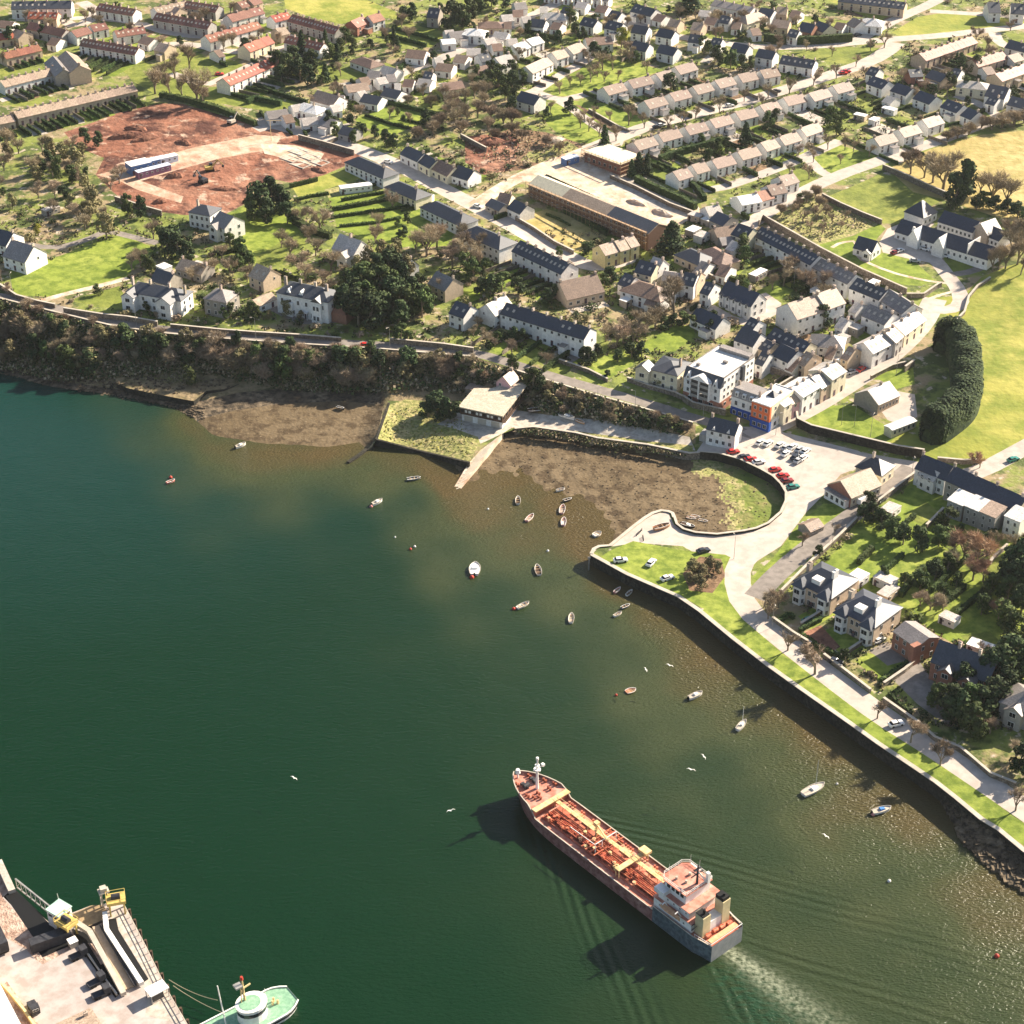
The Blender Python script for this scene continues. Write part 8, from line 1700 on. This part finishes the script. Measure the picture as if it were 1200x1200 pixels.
sheet_poly('dock_bed', [(0,1158),(8,1150),(45,1200),(20,1230),(-20,1180)], ZD+.006, 'dock_earth')
def beam(name, a, c, w_, z0, z1, m, label, cat='beam'):
    A, B = P(*a, z1), P(*c, z1); b = MB(); d = Vector((B.x-A.x, B.y-A.y, 0)); n = Vector((-d.y, d.x, 0)).normalized()*w_/2
    A.z = B.z = 0; q = [A+n, A-n, B-n, B+n]; b.extr([(p.x, p.y) for p in q], z0, z1); return tag(b.build(name, M[m]), label, cat)
beam('quay_beam', (-2,1008), (14,1043), 1.6, 1, 4.2, 'concrete', 'pale concrete beam at the edge of the left dock corner')
# old linkspan with truss side; the shadow over its deck is painted black
lk = empty('linkspan', dq(10,1048,1.2), 0, 'dark steel linkspan with a truss side, leftmost at the docks', 'linkspan'); o0 = lk.location.copy()
def lq(px, py, z): return P(px, py, z)-o0
b = MB(); q = [lq(4,1050,.6), lq(17,1041,.6), lq(70,1092,.6), lq(44,1102,.6)]; b.poly(q+[p-Vector((0,0,.5)) for p in q], [(0,1,2,3),(7,6,5,4),(0,4,5,1),(1,5,6,2),(2,6,7,3),(3,7,4,0)]); b.build('deck', M['black'], lk)
b = MB(); A, B = lq(18,1030,4.0), lq(63,1066,4.0); b.bar(A, B, .35); A2, B2 = A-Vector((0,0,2.6)), B-Vector((0,0,2.6)); b.bar(A2, B2, .3)
for k in range(9): p = A.lerp(B, k/8); q_ = A2.lerp(B2, k/8); b.bar(p, q_, .16); (k < 8) and b.bar(q_, A.lerp(B, (k+1)/8), .14)
b.build('truss', M['steel'], lk); b = MB(); b.bar(lq(14,1045,.8), lq(60,1084,.8), .25); b.build('guard_rail', M['coping'], lk)
mat('ramp_tan', [(.42,.32,.22),(.50,.39,.28)], (.6,), .8)
# ramp deck between white beams
rp = empty('ferry_ramp', dq(125,1110,3.2), 0, 'pink concrete ferry ramp between long white beams at the docks', 'ferry ramp'); o0 = rp.location.copy()
def deck(a, name, m, th=.5):
    q = [P(x, y, z)-o0 for x, y, z in a]; n = len(q); b = MB(); b.poly(q+[p-Vector((0,0,th)) for p in q], [tuple(range(n)), tuple(range(2*n-1,n-1,-1))]+[(k,n+k,n+(k+1)%n,(k+1)%n) for k in range(n)]); return b.build(name, M[m], rp)
deck([(108,1086,4.2),(121,1083,4.2),(163,1152,3.5),(146,1160,3.5)], 'ramp_deck', 'ramp_tan')
def rb_(pts, w_, name, m, h=.6):
    q = [P(x, y, z)-o0 for x, y, z in pts]; b = MB()
    for a, c in zip(q, q[1:]): b.bar(a, c, w_, h)
    return b.build(name, M[m], rp)
rb_([(87,1080,5),(105,1092,4.9),(145,1165,4.0)], 1.2, 'white_beam', 'coping', 1.0); rb_([(123,1070,5),(125,1090,4.9),(166,1153,4.2)], 1.1, 'white_beam', 'white_paint', 1.0)
rb_([(117,1084,4.7),(158,1156,4)], .2, 'kerb_rail', 'dark_steel'); rb_([(119.5,1084,4.7),(160.5,1156,4)], .2, 'kerb_rail', 'dark_steel')
deck([(122,1078,3.36),(136,1076,3.36),(139,1090,3.36),(174,1147,3.36),(164,1153,3.36)], 'black_channel', 'black', .1); deck([(84,1088,3.36),(104,1094,3.36),(142,1162,3.36),(135,1169,3.36),(92,1108,3.36)], 'black_channel', 'black', .1)
deck([(103,1105,3.5),(110,1106,3.5),(124,1128,3.5),(118,1130,3.5)], 'rust_plate', 'dock_earth', .1)
rb_([(100,1114,3.8),(137,1166,3.8)], .3, 'cable_run', 'coping', .3); rb_([(104,1118,3.8),(120,1142,3.8),(137,1164,3.8)], .15, 'cable_run', 'white_paint', .2)
# head beam, hoists, control cabin, tower
hb_ = slab_poly('landing_stage', [(80,1073),(107,1061),(121,1060),(125,1068),(120,1078),(105,1085),(88,1080)], 4.0, -3, ['deck_orange' if 0 else 'timber', 'dark_steel'], None); tag(hb_, 'tan timber-faced landing head at the end of the ramp', 'landing stage')
def hoist(px, py, label, ang):
    r = empty('ramp_hoist', P(px, py, 3.2), ang, label, 'hoist'); b = MB()
    for x in (-1.6, 1.6):
        for y in (-1.2, 1.2): b.bar((x,y,0),(x,y,3.4),.35)
    b.build('leg', M['yellow_paint'], r); b = MB(); b.box(-2.1, 2.1, -1.7, 1.7, 3.4, 4.2); b.build('platform', M['yellow_paint'], r)
    b = MB(); b.cyl((-1,0,4.6),(1,0,4.6),.7,None,10); b.build('winch_drum', M['dark_steel'], r); b = MB()
    for s in (-1, 1): b.bar((-2.1,s*1.7,5),(2.1,s*1.7,5),.1); b.bar((s*2.1,-1.7,5),(s*2.1,1.7,5),.1); b.bar((s*2.1,-1.7,4.2),(s*2.1,-1.7,5),.1); b.bar((s*2.1,1.7,4.2),(s*2.1,1.7,5),.1)
    b.build('handrail', M['yellow_paint'], r); return r
hoist(80,1095,'yellow ramp hoist beside the pale green cabin',R(-35)); hoist(138,1068,'yellow ramp hoist at the far pier corner',R(15))
mat('roof_mint', [(.42,.62,.50)], rough=.6)
r = empty('control_cabin', P(72,1082,3.2), R(-35), 'white control cabin with pale green roof beside the dark linkspan', 'cabin'); b = MB(); b.box(-1.9,1.9,-1.9,1.9,-3,4.6); b.build('wall', M['wall_white'], r); b = MB(); b.box(-2.1,2.1,-2.1,2.1,4.6,4.8); b.build('roof', M['roof_mint'], r); wins(r, 2, -1.6, 1.6, -1.93, [3.6], 0, 1.2, .9); wins(r, 2, -1.6, 1.6, 1.93, [3.6], HP, 1.2, .9, 'y'); b = MB(); b.cyl((-1.5,1.5,4.8),(-1.7,1.5,7),.05,.04,5); b.build('aerial', M['white_paint'], r)
r = empty('navigation_tower', P(124,1062,3.2), R(25), 'small pale lattice tower standing at the pier tip', 'tower'); b = MB()
for x in (-.9,.9):
    for y in (-.9,.9): b.bar((x,y,-3),(x*.7,y*.7,4.6),.25)
for z in (1, 3): b.bar((-.85,-.85,z),(.85,-.85,z),.12); b.bar((-.85,.85,z),(.85,.85,z),.12); b.bar((-.85,-.85,z),(-.85,.85,z),.12); b.bar((.85,-.85,z),(.85,.85,z),.12)
b.build('frame', M['coping'], r); b = MB(); b.box(-1.2,1.2,-1.0,1.0,4.6,4.8); b.box(-.7,.7,-.7,.7,4.8,5.8); b.build('cabin', M['coping'], r)
r = empty('toll_booth', P(185,1168,3.2), R(38), 'white flat-roofed kiosk on posts near the outer pier rail', 'kiosk'); b = MB(); b.box(-1.4,1.0,-.9,.9,0,2.3); b.build('wall', M['wall_dark'], r); b = MB(); b.box(-2.2,2.2,-1.5,1.5,2.4,2.65); b.build('roof', M['white_paint'], r); b = MB(); [b.bar((x,y,0),(x,y,2.4),.15) for x in (-2,2) for y in (-1.3,1.3)]; b.build('post', M['steel'], r)
b = MB(); pts = [(147,1062),(172,1110),(198,1163),(222,1204),(250,1256)]
for a, c in zip(pts, pts[1:]):
    A, B = P(*a, 3.2), P(*c, 3.2)
    for z in (.6, 1.1): b.bar(A+Vector((-.4,0,z)), B+Vector((-.4,0,z)), .12)
    n = int((B-A).length/2)
    for k in range(n): p = A.lerp(B, k/n)+Vector((-.4,0,0)); b.bar(p, p+Vector((0,0,1.1)), .12)
tag(b.build('pier_railing', M['coping']), 'long pale steel railing along the outer dock edge', 'railing')
b = MB()
for a, c in zip(pts, pts[1:]):
    A, B = P(*a, 2.4), P(*c, 2.4); n = int((B-A).length/3.4)
    for k in range(n): b = MB(); p = A.lerp(B, (k+.5)/n)+Vector((.35,0,0)); b.cyl(p+Vector((0,0,-2)), p+Vector((0,0,.6)), .35, None, 8); tag(b.build('fender_pile', M['dark_timber']), 'dark round timber fender pile along the outer dock wall', 'fender', 'fender piles of the outer dock wall')
# lorries and dock cars, their long shadows towards the lower left
def tractor(px, py, ang, label, cabm='dark_steel'):
    r = empty('dock_tractor', P(px, py, 3.2), ang, label, 'tractor unit'); r.scale = (.8,.8,.8); b = MB(); b.box(-2.8,2.2,-1.1,1.1,.5,1.1); b.build('chassis', M['dark_steel'], r); b = MB(); b.box(.4,2.3,-1.15,1.15,1.1,2.9); c = b.build('cab', M[cabm], r); window(c, 2.32, 0, 2.2, HP, 1.6, .8)
    for x in (-2,-1,1.5):
        for s in (-1,1): b = MB(); b.cyl((x,s*.9,.5),(x,s*1.2,.5),.5,None,10); b.build('wheel', M['black'], r)
tractor(93,1121,R(35),'dark dock tractor beside the cable run, uppermost'); tractor(114,1152,R(40),'dark dock tractor beside the ramp channel, middle'); tractor(120,1166,R(30),'dark dock tractor beside the ramp channel, lowest')
tractor(40,1184,R(-60),'dark lorry beside the yellow-edged kerb','dark_steel')
r = empty('warehouse', P(4,1196,3.2), R(-58), 'large white-roofed warehouse cut by the lower left corner', 'warehouse'); b = MB(); b.box(-16,10,-12,1.5,-1,5); b.build('wall', M['wall_tan'], r); b = MB(); b.box(-16.3,10.3,-12.3,1.8,5,5.4); b.build('roof', M['roof_white'], r); door(r, 0, 1.56, 0, 0, 3.5, 3.4)
wall_pts = [(2,1155),(14,1168),(30,1188),(42,1206)]; A = [P(x,y,3.2) for x,y in wall_pts]; b = MB()
for a, c in zip(A, A[1:]): b.bar(a+Vector((0,0,.5)), c+Vector((0,0,.5)), .5, 1.0)
tag(b.build('yellow_kerb', M['wall_yellow']), 'low yellow retaining kerb along the warehouse bed', 'kerb')
r = empty('freight_trailer', P(2,1113,3.2), R(-60), 'dark freight trailer at the left edge of the docks', 'trailer'); b = MB(); b.box(-7,2,-1.3,1.3,1,3.6); b.build('box', M['dark_steel'], r); b = MB(); b.box(-7,2,-1.2,1.2,.6,1); b.build('chassis', M['black'], r)
for x in (-5.5,-4.3,1): 
    for s in (-1,1): b = MB(); b.cyl((x,s*.9,.5),(x,s*1.25,.5),.5,None,10); b.build('wheel', M['black'], r)
r = empty('loading_shed', P(86,1212,3.2), R(35), 'low tan shed roof at the bottom edge of the docks', 'shed'); b = MB(); b.box(-7,5,-6,2,-1,2.4); b.build('wall', M['wall_tan'], r); b = MB(); b.box(-7.3,5.3,-6.3,2.3,2.4,2.7); b.build('roof', M['roof_tan'], r); chimney(r, 3.5, .8, 2.7, 3.6)
r = empty('storage_container', P(60,1106,3.2), R(28), 'long dark shipping container left of the yellow hoist', 'container'); b = MB(); b.box(-4.5,4.5,-1.2,1.2,0,2.6); b.build('box', M['dark_steel'], r); b = MB(); b.box(4.5,4.56,-1.1,-.05,.1,2.5); b.box(4.5,4.56,.05,1.1,.1,2.5); b.build('door', M['steel'], r)
r = empty('pump_box', P(86,1108,3.2), R(35), 'small pale equipment box beside the ramp channel', 'box'); b = MB(); b.box(-.9,.9,-.9,.9,0,1.6); b.build('case', M['coping'], r); b = MB(); b.box(-1,1,-1,1,1.6,1.7); b.build('lid', M['white_paint'], r)
# green-decked workboat
mat('deck_green', [(.24,.42,.27),(.32,.50,.34),(.18,.34,.22)], (.6,1.5), .6)
A, B = P(236,1222,2), P(343,1166,2); d = B-A; L = d.length; tb = empty('workboat', (A.x+d.x*.5, A.y+d.y*.5, 0), math.atan2(d.y, d.x), 'white workboat with pale green decks and oval wheelhouse at the bottom edge', 'boat'); tb.scale = (1, 1, 1.35)
def tbh(x): t = (x+L/2)/L; return 4.3*min(1, (t/.06)**.5 if t > 0 else 0)*(1-max(0, (t-.8)/.2)**2*.45)
b = MB(); rings = []
for k in range(17):
    x = -L/2+L*k/16; y = tbh(x) if k else 2.4; z = 1.7+.6*max(0, k/16-.6); rings.append([(x,y,z),(x*.97,y*.85,.0),(x*.95,0,-.8),(x*.97,-y*.85,.0),(x,-y,z)])
for a, c in zip(rings, rings[1:]):
    n = len(b.v); b.v += a+c
    for k in range(4): b.f.append((n+k,n+k+1,n+6+k,n+5+k)); b.m.append(0)
b.face(rings[0]); b.face(rings[-1][::-1]); b.build('hull', M['ship_white'], tb)
b = MB(); b.face([(q[0][0],q[0][1]*.95,q[0][2]-.15) for q in rings]+[(q[4][0],q[4][1]*.95,q[4][2]-.15) for q in reversed(rings)]); b.build('deck', M['deck_green'], tb)
b = MB()
for s in (0,4):
    for a, c in zip(rings, rings[1:]): b.bar(a[s], c[s], .3, .14)
b.build('bulwark_rail', M['white_paint'], tb); b = MB(); [b.bar((a[4][0],a[4][1]-.05,a[4][2]-.6),(c[4][0],c[4][1]-.05,c[4][2]-.6),.12,.25) for a, c in zip(rings, rings[1:])]; b.build('rubbing_strake', M['black'], tb)
def oval(x0, rx, ry, z0, z1, n=20, k=1.0): return [(x0+math.cos(2*math.pi*i/n)*rx*k, math.sin(2*math.pi*i/n)*ry*k) for i in range(n)]
b = MB(); b.extr(oval(1.2,3.3,2.8,0,0), 1.6, 4.4); b.build('wheelhouse', M['ship_white'], tb); b = MB(); b.extr(oval(1.2,3.5,3.0,0,0), 4.4, 4.6); b.build('wheelhouse_roof', M['white_paint'], tb); b = MB(); b.extr(oval(.9,2.4,2.1,0,0), 4.6, 4.66); b.build('roof_panel', M['deck_green'], tb)
b = MB(); b.extr(oval(1.2,3.35,2.85,0,0), 3.2, 3.9); b.build('window_band', M['glass'], tb)
b = MB(); b.cyl((.4,1.2,3.8),(.2,1.3,9.2),.3,.18,8); b.cyl((-.6,1.0,3.8),(-.2,1.3,8),.14,None,6); b.bar((.2,1.3,7.2),(2.2,1.6,7.2),.25); b.bar((.2,.4,6.2),(.2,2.4,6.2),.2); b.build('mast', M['walk_yellow'], tb); b = MB(); b.box(-1.6,0,.6,2.2,8.0,8.3); b.build('radar_scanner', M['steel'], tb); b = MB(); b.cyl((.2,1.3,9.2),(.2,1.3,9.8),.4,.3,8); b.build('mast_light', M['boat_red'], tb)
b = MB(); b.cyl((-4.8,.6,1.6),(-5.3,1.6,10.2),.16,.12,8); b.build('derrick_pole', M['white_paint'], tb)
for x, y, m in ((4.8,.6,'white_paint'),(6.2,0,'walk_yellow'),(6.8,.7,'walk_yellow'),(7.2,-.4,'walk_yellow'),(-6,.8,'walk_yellow'),(-6.6,-.6,'walk_yellow')): b = MB(); b.cyl((x,y,1.6),(x,y,2.5),.3,.22,8); b.build('deck_fitting', M[m], tb)
b = MB(); b.cyl((5.2,1.2,1.7),(5.2,1.2,5),.06,.04,5); b.build('aerial', M['white_paint'], tb)
def rope(a, c, sag, lab):
    b = MB(); pr = None
    for k in range(11): t = k/10; p = a.lerp(c, t)-Vector((0,0,sag*4*t*(1-t))); pr is not None and b.cyl(pr, p, .07, None, 5); pr = p
    tag(b.build('mooring_rope', M['rope']), lab, 'rope', None)
rope(P(203,1155,3.4), P(259,1186,2.0), .6, 'pale mooring rope from the dock edge to the workboat, upper'); rope(P(198,1148,3.4), P(255,1172,2.2), .9, 'thin slack mooring rope from the dock edge, lower')

# ---------------------------------------------------------------- garden shrubs between the houses
ZONES = [([(340,0),(1200,0),(1200,120),(900,130),(700,200),(560,240),(340,140)],'in the upper estates',90), ([(0,240),(300,260),(440,190),(600,270),(600,410),(340,392),(130,372),(0,340)],'in the gardens above the bluff',60),
 ([(600,270),(880,260),(1060,350),(900,450),(720,440),(600,410)],'in the village gardens',60), ([(920,690),(1070,560),(1200,600),(1200,860),(1080,850),(1000,780)],'in the right-hand gardens',26), ([(700,160),(1000,100),(1120,130),(1000,200),(860,230),(760,190)],'between the estate rows',26)]
hx = np.array([(h[0], h[1], h[2]) for h in HXY]); tx = np.array(TXY)
roadpolys = [ribbon(l, w_+1, 1) for _, l, w_, _ in ROADS]; avoid = [p for n_, m_, p in PATCH if n_ not in ('waste_ground','bluff','shore','garden_ground','mud') and p[0][0] > -60]
MX, MY = np.meshgrid(np.arange(-60, 1260, 2.0), np.arange(-60, 1060, 2.0)); RM = np.zeros(MX.shape, bool); AM = RM.copy()
def stamp(mask, q):
    xs = [p[0] for p in q]; ys = [p[1] for p in q]; i0, i1 = [int(np.clip((v+60)//2, 0, MX.shape[1])) for v in (min(xs)-2, max(xs)+4)]; j0, j1 = [int(np.clip((v+60)//2, 0, MX.shape[0])) for v in (min(ys)-2, max(ys)+4)]
    if i1 > i0 and j1 > j0: mask[j0:j1, i0:i1] |= inpoly(MX[j0:j1, i0:i1], MY[j0:j1, i0:i1], q)
for q in roadpolys: stamp(RM, q)
for q in avoid: stamp(AM, q)
def mk(mask, x, y): return mask[int(np.clip((y+60)/2, 0, MX.shape[0]-1)), int(np.clip((x+60)/2, 0, MX.shape[1]-1))]
def hfree(p, k, c): return not (np.hypot(hx[:,0]-p.x, hx[:,1]-p.y) < hx[:,2]*k+c).any()
def free(x, y, p): return hfree(p, .78, .4) and not mk(RM, x, y) and not mk(AM, x, y)
ku = MB()
for poly, ph, n in ZONES:
    xs = [p[0] for p in poly]; ys = [p[1] for p in poly]; k = 0; tries = 0; extra = 0
    while k < n and tries < 6000:
        tries += 1; x = random.uniform(min(xs), max(xs)); y = random.uniform(min(ys), max(ys))
        if not inpoly(np.array([x]), np.array([y]), poly)[0]: continue
        p = G(x, y)
        if not free(x, y, p): continue
        kd = random.choice(['bush','bush','brush']); o = tree(kd, x, y, random.uniform(1.2, 3.2), 'small %s garden shrub %s' % ('leafless brown' if kd == 'brush' else 'green', ph), '%s shrubs %s' % ('brown' if kd == 'brush' else 'green', ph), random.uniform(.9, 1.4)); k += 1
    # low planting nobody could count
    c = 0; tries = 0
    while c < n*20 and tries < 30000:
        tries += 1; x = random.uniform(min(xs), max(xs)); y = random.uniform(min(ys), max(ys))
        if not inpoly(np.array([x]), np.array([y]), poly)[0]: continue
        p = G(x, y)
        if (np.hypot(hx[:,0]-p.x, hx[:,1]-p.y) < hx[:,2]*.7+.3).any(): continue
        if mk(RM, x, y) or mk(AM, x, y): continue
        mi = random.choice((0,0,2,2,3,3,1)); r0 = random.uniform(.4, 1.3); h0 = random.uniform(.4, 1.5)
        for _ in range(9):
            q = Vector((random.uniform(-1,1), random.uniform(-1,1), random.uniform(0,1.2))).normalized(); t = q.orthogonal().normalized(); w2 = q.cross(t); s = random.uniform(.25,.5); cc = p+Vector((random.uniform(-r0,r0), random.uniform(-r0,r0), random.uniform(0,h0)))
            ku.face([cc+t*s, cc+w2*s*.8, cc-t*s, cc-w2*s*.9], mi)
        c += 1
o = ku.build('low_planting', [M['leaf_mid'], M['leaf_dark'], M['leaf_olive'], M['twig']]); o['kind'] = 'stuff'

# ---------------------------------------------------------------- the building site on the red earth
def heap(px, py, L, W, H, ang, m, label):
    rd = random.Random(int(px*7+py)); n = 14; vs = []; b = MB()
    for i, (k, z) in enumerate(((1, -.3), (.82, .35), (.5, .8), (.12, 1))):
        for j in range(n): a = 2*math.pi*j/n; q = k*(1+rd.uniform(-.18, .18)); vs.append((math.cos(a)*L/2*q, math.sin(a)*W/2*q, H*z*(1+rd.uniform(-.15, .15) if i else 1)))
    b.poly(vs, [(n*i+j, n*i+(j+1) % n, n*i+n+(j+1) % n, n*i+n+j) for i in range(3) for j in range(n)]+[tuple(range(3*n, 4*n))]); o = b.build('spoil_heap', M[m]); o.location = G(px, py); o.rotation_euler = (0, 0, ang); tag(o, label, 'soil heap')
for k, (px, py, L, W, H, a, lab) in enumerate([(150,160,18,7,2.2,.3,'long red spoil heap in the upper left of the red earth'),(170,163,14,6,2,.5,'red spoil heap right of the longest one'),(160,152,12,5,1.8,-.2,'small red spoil heap at the top of the red earth'),(215,168,10,4,1.5,-.6,'red spoil heap among the wheel tracks'),(205,207,9,5,1.8,.2,'red spoil heap beside the violet cabin'),(188,237,7,4,1.6,.4,'dark spoil heap near the ruined wall'),(262,222,12,4,1.2,.1,'low red spoil heap at the right of the red earth'),(375,200,10,4,1.2,-.6,'low red spoil heap by the foundations'),(650,165,10,6,1.8,.2,'brown spoil heap on the waste ground, right'),(575,168,14,7,2.4,.2,'red spoil heap on the waste ground, left'),(775,250,12,4,1.4,-.7,'tan spoil heap beside the concrete slab'),(745,238,10,3,1.3,-.7,'tan spoil heap behind the unfinished building')]): heap(px, py, L, W, H, a, 'red_soil' if px < 640 else 'pale_soil', lab)
for k, (px, py) in enumerate([(350,178),(362,184),(374,190),(340,186),(352,193)]):
    r = tag(empty('foundation', G(px, py), R(-40)), 'pale concrete foundation outline in the red earth, %s from the left' % ORD[[2,3,4,0,1][k]], 'foundation', 'foundations in the red earth'); r.scale = (.8, .8, .6); b = MB()
    for q in ((-5,5,-3.2,-2.6),(-5,5,2.6,3.2),(-5,-4.4,-2.6,2.6),(4.4,5,-2.6,2.6),(-.3,.3,-2.6,2.6)): b.box(*q, -.3, .35)
    b.build('footing', M['concrete'], r); b = MB(); b.box(-4.4,-.3,-2.6,2.6,-.3,.12); b.build('floor_slab', M['coping'], r)
def digger(px, py, ang, m, label):
    r = empty('excavator', G(px, py), ang, label, 'excavator')
    for s in (-1, 1): b = MB(); b.extr([(-1.8,s*1.1-.25),(1.8,s*1.1-.25),(1.8,s*1.1+.25),(-1.8,s*1.1+.25)], 0, .8); b.build('track', M['black'], r)
    b = MB(); b.box(-1.9,1.1,-1.3,1.3,.9,2.0); b.build('body', M[m], r); b = MB(); b.box(-.1,1.3,.2,1.3,2.0,3.0); b.build('cab', M['glass'], r)
    b = MB(); b.bar((1.0,-.2,1.8),(3.6,-.2,4.4),.4); b.bar((3.6,-.2,4.4),(5.6,-.2,2.0),.3); b.build('arm', M[m], r); b = MB(); b.poly([(5.2,-.7,2.0),(6.0,-.7,1.9),(5.7,-.7,.9),(5.0,-.7,1.2),(5.2,.4,2.0),(6.0,.4,1.9),(5.7,.4,.9),(5.0,.4,1.2)], [(0,1,2,3),(7,6,5,4),(0,4,5,1),(1,5,6,2),(3,2,6,7),(0,3,7,4)]); b.build('bucket', M['dark_steel'], r)
digger(246,200,.3,'yellow_paint','yellow excavator working on the red earth'); digger(238,214,2.4,'dark_steel','dark excavator below the yellow one on the red earth'); digger(272,145,1.0,'coping','pale excavator by the hedge above the red earth')
r = empty('tower_crane', G(318,165), 0, 'thin site crane mast at the right of the red earth', 'crane'); b = MB(); b.cyl((0,0,0),(0,0,9),.12,.1,6); b.build('mast', M['walk_yellow'], r); b = MB(); b.bar((-1.5,0,9),(5,0,9),.15); b.build('jib', M['walk_yellow'], r)

# ---------------------------------------------------------------- the air
b = MB(); b.box(-2600, 2600, -300, 3200, -8, CH+12); hz_ = b.build('haze', bpy.data.materials.new('haze')); hz_['kind'] = 'stuff'
m = hz_.data.materials[0]; m.use_nodes = True; N = m.node_tree.nodes; N.clear(); v = N.new('ShaderNodeVolumePrincipled'); v.inputs['Color'].default_value = (.93, .95, 1, 1); v.inputs['Density'].default_value = .000026; v.inputs['Anisotropy'].default_value = .3
o_ = N.new('ShaderNodeOutputMaterial'); m.node_tree.links.new(v.outputs[0], o_.inputs['Volume'])
